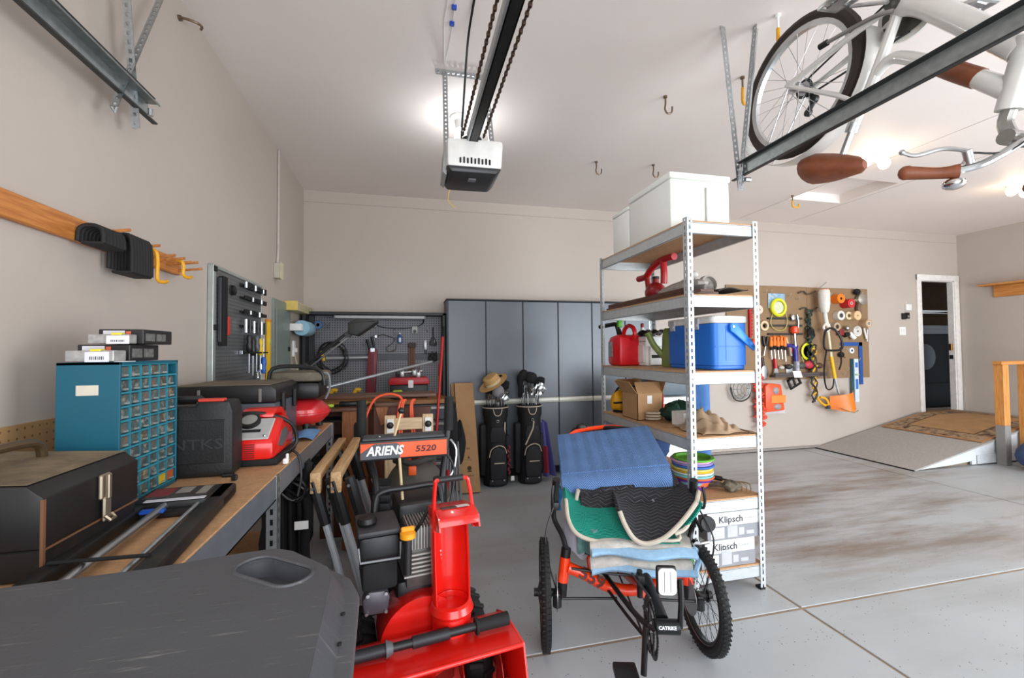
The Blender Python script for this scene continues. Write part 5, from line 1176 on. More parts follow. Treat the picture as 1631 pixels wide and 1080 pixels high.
# large grey toolbox with black lid
t = T('toolbox', 'large grey plastic toolbox with dusty black lid behind the tool case', 'toolbox', (-.8, 2.35, BZ))
P(t, 'body', B().box((-.985, 2.16, BZ + .002), (-.58, 2.55, 1.135), .01), mat('toolbox_slate', '4d525c', .5))
P(t, 'recess_panel', B().box((-.9, 2.154, .97), (-.70, 2.16, 1.10), .004), mat('toolbox_slate2', '474c58', .5))
P(t, 'lid', B().prism([(-.99, 1.137), (-.575, 1.137), (-.575, 1.195), (-.60, 1.215), (-.97, 1.215), (-.99, 1.195)], -2.555, -2.155, XZ, .006), black)
P(t, 'dusty_top', B().box((-.975, 2.165, 1.2155), (-.60, 2.545, 1.218)), mat('lid_dust', '6a6050', .85, var=.2, scale=8, dirt='938468', dscale=5))
for y in (2.25, 2.46): P(t, 'latch', B().box((-.576, y - .018, 1.085), (-.562, y + .018, 1.175), .004), black)
for x in (-.88, -.64): P(t, 'lid_rib', B().box((x - .006, 2.148, 1.14), (x + .006, 2.156, 1.20), .002), mat('rib_dusty', '6d6a66', .6))
# red inflator
t = T('inflator', 'red and silver portable air inflator on the bench edge', 'inflator', (-.58, 1.98, BZ))
rb = mat('inflator_red', 'd81a12', .3, coat=.3)
P(t, 'body', B().prism([(1.82, .955), (1.825, 1.03), (1.93, 1.098), (2.03, 1.10), (2.10, 1.06), (2.125, .99), (2.12, .955)][::-1], -.675, -.495, YZ, .02), rb)
P(t, 'top_plate', B().box((-.655, 0, -.004), (-.515, .118, .004), .004, tr(0, 1.828, 1.034) @ rot('X', 33)), mat('inflator_silver', 'a9a8a6', .4))
P(t, 'gauge', B().lathe([(.038, 0), (.038, .016), (.03, .018), (0, .016)], 22, tr(-.60, 1.905, 1.086) @ rot('X', 33)), black)
P(t, 'gauge_face', B().lathe([(.029, 0), (0, .001)], 20, tr(-.60, 1.8957, 1.1012) @ rot('X', 33)), mat('gauge_face', '8a8a86', .3))
P(t, 'display', B().box((-.625, .035, .004), (-.55, .05, .007), .002, tr(0, 1.828, 1.034) @ rot('X', 33)), blackm)
for x in (-.645, -.53): P(t, 'screw', B().ell((x, 1.838, 1.045), .007, 8, 6), chrome)
P(t, 'handle', B().prism([(1.935, 1.10), (1.94, 1.12), (1.98, 1.134), (2.06, 1.13), (2.12, 1.10), (2.13, 1.05), (2.10, 1.06), (2.06, 1.105), (1.96, 1.112)][::-1], -.645, -.525, YZ, .006), rb)
sv = B()
for x in (-.65, -.595):
    for k in range(7): sv.box((x, 1.8165, .967 + k * .008), (x + .035, 1.822, .970 + k * .008))
P(t, 'vent_slots', sv, mat('vent_dark_red', '7d0f0b', .5), kind='stuff')
P(t, 'side_grille', B().prism([(1.88, 1.0), (1.93, 1.05), (1.99, 1.055), (2.03, 1.02), (1.93, .985)][::-1], -.496, -.492, YZ), mat('grille_grey', '6f6f72', .4, .4))
P(t, 'base', B().box((-.68, 1.835, BZ + .001), (-.485, 2.13, .958), .008), blackm)
P(t, 'air_hose', B().tube([(-.70, 1.88, 1.05), (-.66, 1.93, 1.112), (-.56, 1.945, 1.115), (-.475, 1.98, 1.07), (-.455, 2.0, 1.0), (-.468, 1.98, .965), (-.5, 1.93, .95)], .0075, n=8, sm=6), black)
P(t, 'power_cord', B().tube([(-.48, 2.0, .955), (-.445, 1.99, .93), (-.43, 1.97, .85), (-.435, 1.93, .78)], .005, n=6, sm=4), black)
S('white_clip', 'small white cord clip at the bench edge under the inflator', 'clip', B().box((-.47, 1.845, BZ + .001), (-.45, 1.865, BZ + .022), .005).box((-.46, 1.85, BZ + .02), (-.45, 1.86, BZ + .04), .003), white)
# pancake compressor
t = T('air_compressor', 'red pancake air compressor with black motor at far end of bench', 'compressor', (-.6, 2.68, BZ))
P(t, 'tank', B().lathe([(0, -.075), (.06, -.073), (.12, -.055), (.155, -.02), (.16, 0), (.155, .025), (.12, .058), (.06, .076), (0, .078)], 32, tr(-.60, 2.70, 1.022)), mat('tank_red', 'c9252b', .35, coat=.3))
P(t, 'tank_seam', B().lathe([(.16, -.006), (.164, -.004), (.164, .004), (.16, .006)], 32, tr(-.60, 2.70, 1.022)), mat('tank_red', 'c9252b', .35, coat=.3))
for a in (-60, 40, 180): P(t, 'foot', B().cyl((-.60 + .12 * math.cos(math.radians(a)), 2.70 + .12 * math.sin(math.radians(a)), BZ + .001), (-.60 + .11 * math.cos(math.radians(a)), 2.70 + .11 * math.sin(math.radians(a)), .965), .02), black)
P(t, 'motor_cover', B().box((-.70, 2.58, 1.10), (-.47, 2.82, 1.20), .03), black)
P(t, 'dusty_shroud', B().box((-.72, 2.56, 1.20), (-.45, 2.83, 1.255), .02), mat('shroud_dust', '5f584b', .7, dirt='7d725c', dscale=8))
P(t, 'carry_handle', B().tube([(-.72, 2.56, 1.20), (-.70, 2.56, 1.275), (-.58, 2.57, 1.285), (-.47, 2.57, 1.26), (-.45, 2.58, 1.18)], .011, n=8, sm=3), black)
P(t, 'air_line', B().tube([(-.455, 2.60, 1.245), (-.43, 2.60, 1.235), (-.425, 2.61, 1.16), (-.45, 2.63, 1.1)], .006, n=6, sm=4), grey)
S('rag', 'folded blue rag on the bench in front of the red compressor', 'rag', B().sheet(lambda u, v: (-.545 + .10 * u, 2.27 + .16 * v + .03 * u, BZ + .012 + .03 * math.sin(PI * u) * (.6 + .4 * math.sin(4 * v)) + .015 * v), 10, 10, .01), mat('rag_blue', '5b7ea8', .95, bump=.5, bscale=60))
t = T('caster', 'small black caster on the bench beside the blue rag', 'caster', (-.49, 2.5, BZ)); P(t, 'wheel', B().cyl((-.50, 2.50, BZ + .016), (-.48, 2.50, BZ + .016), .015), black); P(t, 'fork', B().box((-.512, 2.485, BZ + .02), (-.468, 2.515, BZ + .042), .004), black)
# black plastic frame with two steel rods (rail cutter)
t = T('tile_cutter', 'flat black plastic cutter with two steel rods lying on the bench', 'cutter', (-.57, 1.25, BZ))
fm = mat('cutter_black', '151414', .5, var=.1, dirt='3a352c', dscale=5, dlow=.55)
Mk = basis((1, .04, 0), (-.10, 1, 0), (0, 0, 1), (-.56, 1.0, BZ))
P(t, 'left_rail', B().box((-.115, -.06, .002), (-.08, .50, .032), .006, Mk), fm); P(t, 'right_rail', B().box((.06, -.06, .002), (.10, .50, .036), .006, Mk), fm)
P(t, 'head_block', B().box((-.115, .36, .002), (.10, .505, .036), .008, Mk), fm)
P(t, 'inner_step', B().box((-.085, .33, .002), (.06, .36, .02), .004, Mk), black)
P(t, 'rod', B().cyl(Mk @ V((-.045, -.06, .022)), Mk @ V((-.035, .36, .024)), .010, n=12), steel); P(t, 'rod', B().cyl(Mk @ V((.04, -.06, .022)), Mk @ V((.042, .36, .024)), .006, n=10), zinc)
P(t, 'cross_wire', B().cyl(Mk @ V((-.1, .02, .036)), Mk @ V((.07, .0, .038)), .004, n=8), blackm)
P(t, 'blue_stop', B().box((-.075, .31, .02), (-.02, .33, .03), .003, Mk), mat('stop_blue', '1d52b5', .4))
P(t, 'label', B().box((-.10, .39, .0362), (.05, .49, .0372), 0, Mk), mat('cutter_label', '3b3836', .5)); P(t, 'label_red', B().box((-.10, .41, .0372), (-.045, .485, .0378), 0, Mk), mat('cutter_label_red', '7c2c2b', .5)); P(t, 'label_grey', B().box((-.035, .43, .0372), (.0, .485, .0378), 0, Mk).box((.02, .41, .0372), (.045, .485, .0378), 0, Mk), mat('cutter_label_grey', '8c8780', .5)); P(t, 'ruler_strip', B().box((-.085, .362, .0362), (.055, .382, .0375), 0, Mk), mat('ruler', 'cfcfd6', .5))

# ---- folding sawhorses with 2x4 rails, standing folded at the end of the bench
armw = wood('two_by_four', 'b98f5f', 'd8b383', .5, (30, 2, 30), 3)
gl = mat('sawhorse_grey', 'c2c7cd', .45, .1); fab = mat('chair_fabric', '19191b', .9, bump=.4, bscale=100)
legb = mat('sawhorse_black', '1d1d1f', .5)
def sawhorse(x, y, label):
    t = T('sawhorse', label, 'sawhorse', (x + .1, y + .35, 0), group='folded sawhorses by the bench')
    P(t, 'rail', B().prism([(y, .748), (y + .035, .748), (y + .04, .80), (y + .80, .80), (y + .80, .838), (y, .838)][::-1], x - .022, x + .022, YZ, .004), armw)
    for k, (dy, dx) in enumerate(((.02, -.012), (.045, .05), (.70, -.012), (.725, .05))):
        tp = V((x + dx, y + dy, .80)); bt_ = V((x + dx + .215, y + dy + .0, .0)); md = tp.lerp(bt_, .24)
        lg = P(t, 'leg', B().tube([md, bt_], .019, n=8, flat=.8), gl); P(lg, 'hinge_sleeve', B().tube([tp, md], .023, n=8), legb); P(lg, 'foot', B().cyl(bt_ + V((0, 0, .0)), bt_ + V((-.01, 0, .04)), .022, n=8), blackm)
        P(lg, 'rivet', B().cyl(tp + V((0, -.024, -.03)), tp + V((0, -.028, -.03)), .007, n=8), steel)
sawhorse(-.392, 2.05, 'left folded sawhorse with pale wooden rail beside the bench'); sawhorse(-.307, 2.04, 'right folded sawhorse with pale wooden rail beside the bench')
t = T('camp_chair', 'folded black camp chair with white care tag under the bench edge', 'chair', (-.48, 2.15, 0))
P(t, 'fabric', B().sheet(lambda u, v: (-.60 + .16 * u + .008 * math.sin(20 * v), 2.12 + .10 * math.sin(PI * u) + .03 * math.sin(12 * u), .05 + .82 * v), 16, 12, .03), fab)
for k in range(4): P(t, 'pole', B().tube([(-.58 + .04 * k, 2.14 + .03 * (k % 2), .01), (-.59 + .035 * k, 2.17, .80)], .011, n=8), blackm)
P(t, 'cord_tangle', B().tube([(-.50 + .07 * math.sin(1.3 * k), 2.07 + .03 * math.cos(2.1 * k), .77 + .05 * math.sin(1.9 * k + 1)) for k in range(18)], .006, n=6, sm=5), black)
P(t, 'care_tag', B().box((-.475, 2.055, .60), (-.42, 2.058, .635), 0), paper)
t = T('ladder_rack', 'dark ribbed plastic panel leaning behind the sawhorses', 'panel', (-.14, 2.2, 0))
for k in range(18): P(t, 'rib', B().box((-.03, -.012, .02 + k * .04), (.05, .012, .05 + k * .04), .005, tr(-.17, 2.16, 0) @ rot('Y', 3)), mat('rib_black', '232325', .6))
P(t, 'back_board', B().box((-.035, .012, .0), (.055, .02, .76), .003, tr(-.17, 2.16, 0) @ rot('Y', 3)), blackm)
# ---- big grey tub lid in the foreground
t = T('storage_tub', 'large scratched dark grey plastic tub with an oval hand hole, in the near left corner', 'tub', (-.45, .5, 0))
lidm = mat('tub_grey', '4b4c4f', .55, var=.08, scale=5, bump=.12, bscale=160)
nt = lidm.node_tree; N = nt.nodes; L = nt.links; b_ = N['Principled BSDF']
tc = N.new('ShaderNodeTexCoord'); mp = N.new('ShaderNodeMapping'); mp.inputs['Scale'].default_value = (3, 42, 1); mp.inputs['Rotation'].default_value = (0, 0, -.28)
nz = N.new('ShaderNodeTexNoise'); nz.inputs['Scale'].default_value = 3; nz.inputs['Detail'].default_value = 9; nz.inputs['Roughness'].default_value = .75
L.new(tc.outputs['Object'], mp.inputs[0]); L.new(mp.outputs[0], nz.inputs[0])
rp = N.new('ShaderNodeValToRGB'); rp.color_ramp.elements[0].position = .575; rp.color_ramp.elements[1].position = .69; rp.color_ramp.elements[1].color = (.6, .6, .6, 1)
L.new(nz.outputs[0], rp.inputs[0]); old = b_.inputs['Base Color'].links[0].from_socket
mx = N.new('ShaderNodeMixRGB'); L.new(rp.outputs[0], mx.inputs[0]); L.new(old, mx.inputs[1]); mx.inputs[2].default_value = (*lin('93908b'), 1); L.new(mx.outputs[0], b_.inputs['Base Color'])
out = [(-.90, .20), (-.119, .20), (-.107, .532), (-.120, .76), (-.132, .795), (-.205, .874), (-.238, .893), (-.30, .887), (-.42, .864), (-.60, .852), (-.74, .82), (-.86, .72), (-.90, .62)]
hc = V((-.217, .803, 0)); ha = math.radians(-38)
hole = []
for px_, py_ in rrect(.145, .066, .031, 6): hole.append((hc.x + px_ * math.cos(ha) - py_ * math.sin(ha), hc.y + px_ * math.sin(ha) + py_ * math.cos(ha)))
def plate(outer, inner, z, th):
    bm = bmesh.new(); vo = [bm.verts.new((x, y, z)) for x, y in outer]; vi = [bm.verts.new((x, y, z)) for x, y in inner]
    es = [bm.edges.new((l[i], l[(i + 1) % len(l)])) for l in (vo, vi) for i in range(len(l))]
    r = bmesh.ops.triangle_fill(bm, use_beauty=True, use_dissolve=False, edges=es)
    ex = bmesh.ops.extrude_face_region(bm, geom=list(bm.faces))
    for g_ in ex['geom']:
        if isinstance(g_, bmesh.types.BMVert): g_.co.z -= th
    bmesh.ops.recalc_face_normals(bm, faces=bm.faces)
    b = B().bm(bm); bm.free(); return b
P(t, 'lid_top', plate(out, hole, 1.0, .012), lidm)
def off(pl, d):
    c = V((-.5, .5)); o = []
    n = len(pl)
    for i in range(n):
        a, b2, c2 = V(pl[i - 1]), V(pl[i]), V(pl[(i + 1) % n]); e = (c2 - a).normalized(); o.append((b2.x + e.y * d, b2.y - e.x * d))
    return o
def wallring(p0, z0, p1, z1, th=.004):
    b = B(); n = len(p0); vs = [(x, y, z0) for x, y in p0] + [(x, y, z1) for x, y in p1]
    return b.add(vs, [(i, (i + 1) % n, n + (i + 1) % n, n + i) for i in range(n)])
P(t, 'lid_bevel', wallring(off(out, .022), .965, out, .998), lidm)
P(t, 'lid_flange', B().prism(off(out, .042), .945, .966, None, .006), lidm)
P(t, 'tub_body', wallring(off(out, -.06), 0, off(out, .03), .946), mat('tub_body', '3d3e42', .55))
P(t, 'hole_lip', B().tube([(x, y, 1.0) for x, y in hole], .0032, n=6, closed=True), lidm)
P(t, 'pocket', wallring([(hc.x + (x - hc.x) * .92, hc.y + (y - hc.y) * .92) for x, y in hole], .955, hole, .99).prism([(hc.x + (x - hc.x) * .92, hc.y + (y - hc.y) * .92) for x, y in hole], .950, .955), mat('tub_pocket', '4b4c51', .5))
for x, y in ((-.095, .70), (-.09, .63)): P(t, 'drain_dot', B().cyl((x, y, .970), (x, y, .973), .003, n=8), blackm)
# ================================================================ back wall: work centre with pegboard, cabinets, golf bags
wg = mat('cabinet_slate', '4c5058', .45, .1, var=.05); wgd = mat('cabinet_charcoal', '232427', .5)
pgb = perf('pegboard_slate', '727276', '2a2b2d', (0, 2), .0254, .25, .5, .2)
t = T('tool_cabinet', 'dark slate work centre with pegboard back in the left corner', 'workbench', (-.32, 4.6, 0))
P(t, 'pegboard_back', B().box((-1.0, 4.845, .90), (.37, 4.86, 1.74)), pgb)
P(t, 'mid_rail', B().box((-.97, 4.838, 1.27), (.36, 4.846, 1.335), .003), mat('rail_slate', '4b4d52', .5))
P(t, 'side_panel', B().box((-1.015, 4.66, .88), (-.985, 4.86, 1.76), .003), wgd); P(t, 'side_panel', B().box((.355, 4.66, .88), (.385, 4.86, 1.76), .003), wgd)
P(t, 'inner_stile', B().box((-.985, 4.80, .88), (-.93, 4.84, 1.74), .003), wgd)
P(t, 'top_panel', B().box((-1.015, 4.66, 1.735), (.385, 4.86, 1.765), .003), wgd)
P(t, 'worktop', B().box((-1.015, 4.28, .855), (.385, 4.86, .895), .004), wood('worktop_wood', '8a5a33', 'a8743f', .5, (2, 30, 30), 4))
P(t, 'carcass', B().box((-1.01, 4.32, .08), (.38, 4.86, .853), .004), wgd)
P(t, 'base', B().box((-1.01, 4.36, 0), (.38, 4.86, .08)), blackm)
for x0, x1 in ((-1.0, -.335), (-.325, .372)):
    for k, (z0, z1) in enumerate(((.70, .845), (.545, .69), (.32, .535), (.09, .31))):
        d = P(t, 'drawer', B().box((x0, 4.298, z0), (x1, 4.32, z1), .004), wg)
        P(d, 'pull_strip', B().box((x0, 4.282, z1 - .045), (x1, 4.298, z1 - .018), .004), mat('strip_silver', '9fa09c', .35, .6))
t = T('tube_light', 'grey fluorescent light fixture under the top of the work centre', 'light', (-.27, 4.73, 1.70))
P(t, 'housing', B().box((-.715, 4.68, 1.70), (.17, 4.76, 1.732), .008), mat('light_grey', 'b4b6b6', .45)); P(t, 'end_cap', B().box((-.725, 4.678, 1.698), (-.712, 4.762, 1.733), .003), grey); P(t, 'end_cap', B().box((.167, 4.678, 1.698), (.18, 4.762, 1.733), .003), grey)
PY = 4.842
t = T('outlet', 'small white outlet box on the slate pegboard', 'outlet', (.07, PY, 1.55)); P(t, 'box', B().box((.04, PY - .03, 1.555), (.10, PY, 1.63), .005), mat('outlet_pale', 'b3b8b2', .5)); P(t, 'socket', B().cyl((.07, PY - .034, 1.575), (.07, PY - .03, 1.575), .018), greydark)
P(t, 'cord', B().tube([(.16, 4.75, 1.70), (.155, PY - .02, 1.66), (.07, PY - .02, 1.62), (-.1, PY - .01, 1.605), (-.24, PY - .01, 1.615), (-.33, PY - .01, 1.64)], .005, sm=5), black)
P(t, 'night_light', B().cyl((-.345, PY - .03, 1.645), (-.345, PY, 1.645), .02, .026), mat('pale_knob', 'cfcfca', .5))
bt_ = mat('tape_blue', '3c6fae', .5)
t = T('tape_roll', 'roll of blue tape at top left of the slate pegboard', 'tape', (-.9, PY, 1.6)); P(t, 'roll', B().lathe([(.022, 0), (.042, 0), (.042, .03), (.022, .03), (.022, 0)], 22, tr(-.90, PY, 1.64) @ rot('X', 90)), bt_); P(t, 'core', B().lathe([(.018, 0), (.022, 0), (.022, .031), (.018, .031), (.018, 0)], 20, tr(-.90, PY, 1.64) @ rot('X', 90)), mat('tape_core', '9a8a74', .8))
ph = mat('peg_hook', 'a9a9a8', .35, .8)
for i, (x, z) in enumerate(((-.83, 1.65), (-.79, 1.65), (-.55, 1.47), (-.45, 1.47), (-.88, 1.55), (-.14, 1.59), (-.34, 1.65), (.2, 1.62), (.28, 1.48), (-.72, 1.22))):
    S('peg_hook', 'bare steel peg hook on the slate pegboard', 'hook', B().tube([(x, PY, z), (x, PY - .03, z), (x, PY - .04, z - .035), (x + .004, PY - .045, z - .05), (x, PY - .055, z - .03)], .0035, n=6, sm=3), ph, group='bare hooks on the slate pegboard')
t = T('extension_cord', 'black extension cord coiled on the left of the slate pegboard', 'cord', (-.78, PY, 1.15))
q = random.Random(12); pts = []
for k in range(90):
    a = k * .42; r = .125 + .02 * math.sin(k * .7) + .012 * q.random(); pts.append((-.755 + r * math.cos(a) * 1.02, PY - .03 - .03 * abs(math.sin(k * .31)), 1.305 + r * 1.1 * math.sin(a)))
P(t, 'coil', B().tube(pts, .0065, n=6, sm=3), black); P(t, 'plug', B().cyl((-.85, PY - .06, 1.32), (-.86, PY - .06, 1.37), .016, .012).cyl((-.835, PY - .06, 1.27), (-.845, PY - .06, 1.31), .018), mat('plug_yellow', 'd2a628', .5))
t = T('light_tube', 'silver grey tube lying on hooks behind the coiled cord', 'tube', (-.55, PY, 1.27)); P(t, 'tube', B().cyl((-.82, PY - .03, 1.295), (-.395, PY - .03, 1.30), .022), mat('tube_grey', '9fa3a5', .35, .5)); P(t, 'end_cap', B().cyl((-.395, PY - .03, 1.30), (-.385, PY - .03, 1.30), .024), grey)
t = T('caulk_sleeve', 'long dusty red plastic sleeve holding black handles on the slate pegboard', 'holder', (-.37, PY, .9))
P(t, 'sleeve', B().prism([(-.43, .90), (-.335, .90), (-.315, 1.35), (-.32, 1.39), (-.395, 1.39), (-.405, 1.35)], -PY + .0, -PY + .06, XZ, .008), mat('sleeve_red', '7e2a35', .5, var=.15, scale=14)); P(t, 'clip', B().box((-.385, PY - .07, 1.355), (-.335, PY - .06, 1.40), .004), steel)
for x, dz in ((-.40, .0), (-.355, .03)): P(t, 'handle', B().tube([(x + .01, PY - .035, 1.37), (x - .005, PY - .035, 1.44 + dz), (x - .02, PY - .035, 1.49 + dz)], .013, n=8, sm=2), black)
P(t, 'slot_print', B().box((-.378, PY - .063, 1.0), (-.352, PY - .06, 1.33), .002), mat('sleeve_dark', '5d1f28', .5))
t = T('chain', 'loop of dark wire chain hung on the slate pegboard', 'chain', (-.22, PY, 1.4)); P(t, 'loop', B().tube([(-.32, PY - .012, 1.52), (-.26, PY - .015, 1.54), (-.19, PY - .015, 1.52), (-.14, PY - .015, 1.50), (-.16, PY - .015, 1.45), (-.22, PY - .015, 1.40), (-.2, PY - .015, 1.36), (-.13, PY - .015, 1.38), (-.12, PY - .015, 1.43)], .006, n=6, sm=5), mat('chain_grey', '6d6a66', .4, .6)); P(t, 'ring', B().lathe([(.014, -.003), (.018, 0), (.014, .003)], 12, tr(-.33, PY - .01, 1.52) @ rot('X', 90)), steel)
t = T('chalk_bottle', 'small blue bottle hung on the slate pegboard', 'bottle', (-.085, PY, 1.44)); P(t, 'body', B().lathe([(0, 0), (.024, .002), (.026, .01), (.026, .07), (.01, .09), (.008, .10)], 14, tr(-.085, PY - .03, 1.445)), mat('bottle_blue', '3f5f9c', .4)); P(t, 'cap', B().lathe([(.009, .10), (.009, .115), (0, .115)], 10, tr(-.085, PY - .03, 1.445)), paper); P(t, 'label', B().box((-.095, PY - .0585, 1.46), (-.072, PY - .055, 1.505), .002), paper)
t = T('folding_rule', 'brown wooden folding rule hung on the slate pegboard', 'rule', (.05, PY, 1.1))
for k in range(3): P(t, 'strip', B().box((.005 + k * .024, PY - .02 - .006 * k, 1.12), (.024 + k * .024, PY - .005 - .006 * k, 1.41), .002), mat('rule_brown', '6d4328', .6))
P(t, 'hinge', B().box((-.0, PY - .04, 1.40), (.082, PY - .002, 1.45), .004), mat('rule_cap', '33231a', .6))
t = T('small_shovel', 'little black scraper hung at right of the slate pegboard', 'scraper', (.26, PY, 1.4)); P(t, 'shaft', B().cyl((.265, PY - .02, 1.62), (.265, PY - .02, 1.50), .005, n=6), blackm); P(t, 'blade', B().prism([(.23, 1.42), (.30, 1.42), (.305, 1.45), (.28, 1.51), (.25, 1.51), (.225, 1.45)], -PY + .005, -PY + .03, XZ, .004), black)
t = T('pliers', 'silver hose clamp tool hung beside the brown rule', 'pliers', (.19, PY, 1.35)); P(t, 'jaw', B().box((.165, PY - .02, 1.37), (.20, PY - .004, 1.48), .006), ph); P(t, 'grip', B().box((.172, PY - .022, 1.33), (.198, PY - .003, 1.375), .006), greydark)
S('wire_bundle', 'tangle of thin black wire hung at right of the slate pegboard', 'wire', B().tube([(.26 + .05 * math.sin(1.7 * k), PY - .02 - .01 * (k % 3), 1.30 + .055 * math.cos(2.3 * k)) for k in range(22)], .004, n=5, sm=3), black)
t = T('paint_brush', 'red handled brush hanging low at right of the slate pegboard', 'brush', (.32, PY, 1.0)); P(t, 'handle', B().box((.318, PY - .02, 1.09), (.342, PY - .004, 1.22), .005), mat('brush_red', '8f2430', .5)); P(t, 'bristles', B().box((.312, PY - .024, 1.02), (.348, PY - .002, 1.09), .004), mat('bristle', '9b865a', .9))
t = T('red_toolbox', 'red lidded black toolbox on the work centre top', 'toolbox', (.0, 4.55, .895)); t.name = 'toolbox'
P(t, 'body', B().box((-.175, 4.45, .896), (.195, 4.66, 1.03), .012), black); P(t, 'lid', B().prism([(-.185, 1.032), (.205, 1.032), (.205, 1.07), (.185, 1.10), (-.165, 1.10), (-.185, 1.07)], -4.67, -4.44, XZ, .006), mat('lid_red', 'b11f27', .4)); P(t, 'latch', B().box((.0, 4.43, 1.0), (.05, 4.445, 1.075), .005), paper)
t = T('clamp_fittings', 'grey metal clamps and fittings piled on the red toolbox', 'clamps', (.0, 4.55, 1.10))
P(t, 'bar', B().cyl((-.10, 4.52, 1.145), (.14, 4.56, 1.16), .014), ph)
for x, z in ((-.06, 1.14), (.06, 1.15), (.10, 1.13)): P(t, 'jaw', B().box((x - .02, 4.50, z - .035), (x + .02, 4.58, z + .03), .006).cyl((x, 4.5, z + .02), (x + .01, 4.47, z + .07), .008), ph)
P(t, 'knob', B().cyl((-.10, 4.47, 1.12), (-.10, 4.5, 1.15), .025), greydark)
t = T('cordless_driver', 'black and lime tool battery standing on the worktop', 'battery', (-.1, 4.4, .895)); P(t, 'base', B().box((-.14, 4.36, .896), (-.06, 4.44, .945), .008), black); P(t, 'top', B().box((-.145, 4.355, .946), (-.055, 4.445, .985), .012), mat('lime2', 'a9c832', .5))
yt = mat('tool_yellow', 'd9a81d', .45)
for i, (x, z, la) in enumerate(((-.72, .97, 'left yellow handled tool behind the brown table'), (-.50, .965, 'right yellow handled tool behind the brown table'))):
    t = T('hand_drill', la, 'tool', (x, 4.6, .895), group='yellow tools on the worktop'); P(t, 'body', B().box((x - .05, 4.58, .896), (x + .05, 4.64, .94), .012), black); P(t, 'grip', B().tube([(x - .03, 4.6, .93), (x, 4.6, .985), (x + .04, 4.6, .975)], .02, n=8, sm=2), yt)

# magnifier lamp on a jointed arm
t = T('arm_lamp', 'black jointed arm lamp clamped to the left of the work centre', 'lamp', (-.72, 3.45, .93))
P(t, 'lower_arm', B().tube([(-.71, 3.42, 1.06), (-.70, 3.42, 1.15), (-.72, 3.42, 1.26)], .014, n=8), black)
P(t, 'upper_arm', B().cyl((-.72, 3.42, 1.26), (-.44, 3.42, 1.50), .011, n=8), black); P(t, 'upper_arm', B().cyl((-.70, 3.42, 1.245), (-.42, 3.42, 1.475), .006, n=8), steel)
P(t, 'joint', B().cyl((-.72, 3.40, 1.255), (-.72, 3.45, 1.255), .028), black); P(t, 'joint', B().cyl((-.43, 3.40, 1.49), (-.43, 3.45, 1.49), .024), black)
P(t, 'shade', B().prism([(-.42, 1.49), (-.36, 1.475), (-.22, 1.575), (-.215, 1.59), (-.36, 1.60), (-.42, 1.575)], -3.52, -3.32, XZ, .012), mat('lamp_shade_black', '2a2a28', .6))
P(t, 'base_bracket', B().box((-.77, 3.36, .02), (-.675, 3.48, 1.07), .01), blackm)
# brown wooden furniture pieces stacked in front
wal = wood('walnut', '4c2f1f', '6b4630', .5, (2, 30, 30), 4); wal2 = wood('walnut_leg', '7a4420', '9a5d2d', .5, (30, 30, 2), 4); wal3 = wood('walnut_dark', '4e2415', '61301c', .5, (30, 30, 2), 4)
t = T('wooden_table', 'brown wooden table with slotted side boards behind the snow blower', 'table', (-.35, 3.3, 0))
P(t, 'top_plank', B().box((-.66, 3.22, 1.03), (.20, 3.44, 1.055), .006), wal); P(t, 'lower_plank', B().box((-.66, 3.15, .955), (-.24, 3.42, .978), .006), wal)
P(t, 'front_plank', B().box((-.22, 3.08, .985), (-.05, 3.22, 1.012), .006), wal)
b = B().box((-.44, 3.18, .02), (-.27, 3.20, .955), .003)
P(t, 'side_board', b, wal2, 'orange brown side board'); P(t, 'slot', B().prism(rrect(.055, .32, .026, 5, -.335, .72), -3.18, -3.176, XZ), blackm)
P(t, 'side_board', B().box((-.23, 3.12, .02), (-.07, 3.145, .985), .003), wal3); P(t, 'corbel', B().prism([(-.215, .984), (-.13, .984), (-.16, .87), (-.18, .86)][::-1], -3.118, -3.095, XZ), wal2)
P(t, 'back_board', B().box((-.62, 3.40, .02), (.17, 3.42, .94), .003), wal3)
for z in (.60, .75, .88): P(t, 'shelf', B().box((-.66, 3.20, z), (-.45, 3.40, z + .012)), blackm)
for x, y, z, la in ((-.62, 3.24, .979, 'lime handled tool on the lower brown plank'),):
    t = T('garden_trowel', la, 'trowel', (x, y, z)); P(t, 'handle', B().box((x - .02, y - .02, z + .001), (x + .12, y + .01, z + .022), .006), mat('lime2', 'a9c832', .5)); P(t, 'head', B().box((x - .05, y - .03, z + .001), (x - .015, y + .03, z + .035), .006), mat('lime3', '8fae28', .5))
t = T('yellow_stapler', 'black and yellow tool lying on the lower brown plank', 'tool', (-.36, 3.3, .979)); P(t, 'body', B().box((-.47, 3.25, .98), (-.32, 3.30, 1.01), .008), black); P(t, 'yellow_nose', B().box((-.345, 3.245, .981), (-.28, 3.305, 1.015), .01), yt)
t = T('metal_pipe', 'long grey metal pipe leaning from the brown table to the red toolbox', 'pipe', (-.25, 3.7, 1.06)); P(t, 'pipe', B().cyl((-.655, 3.42, 1.085), (.205, 3.95, 1.265), .012), mat('pipe_grey', '9da0a2', .35, .6)); P(t, 'end', B().cyl((.205, 3.95, 1.265), (.21, 3.953, 1.266), .013), greydark)
oc = mat('orange_cord', 'e2552b', .5)
t = T('extension_cord', 'orange extension cord hanging in loops from the brown table', 'cord', (-.1, 3.05, .6))
P(t, 'loop', B().tube([(-.03, 3.05, 1.01), (-.06, 3.04, 1.06), (-.14, 3.04, 1.075), (-.22, 3.03, 1.04), (-.27, 3.02, .93), (-.285, 3.02, .84), (-.25, 3.02, .79), (-.20, 3.02, .77)], .008, n=8, sm=5), oc)
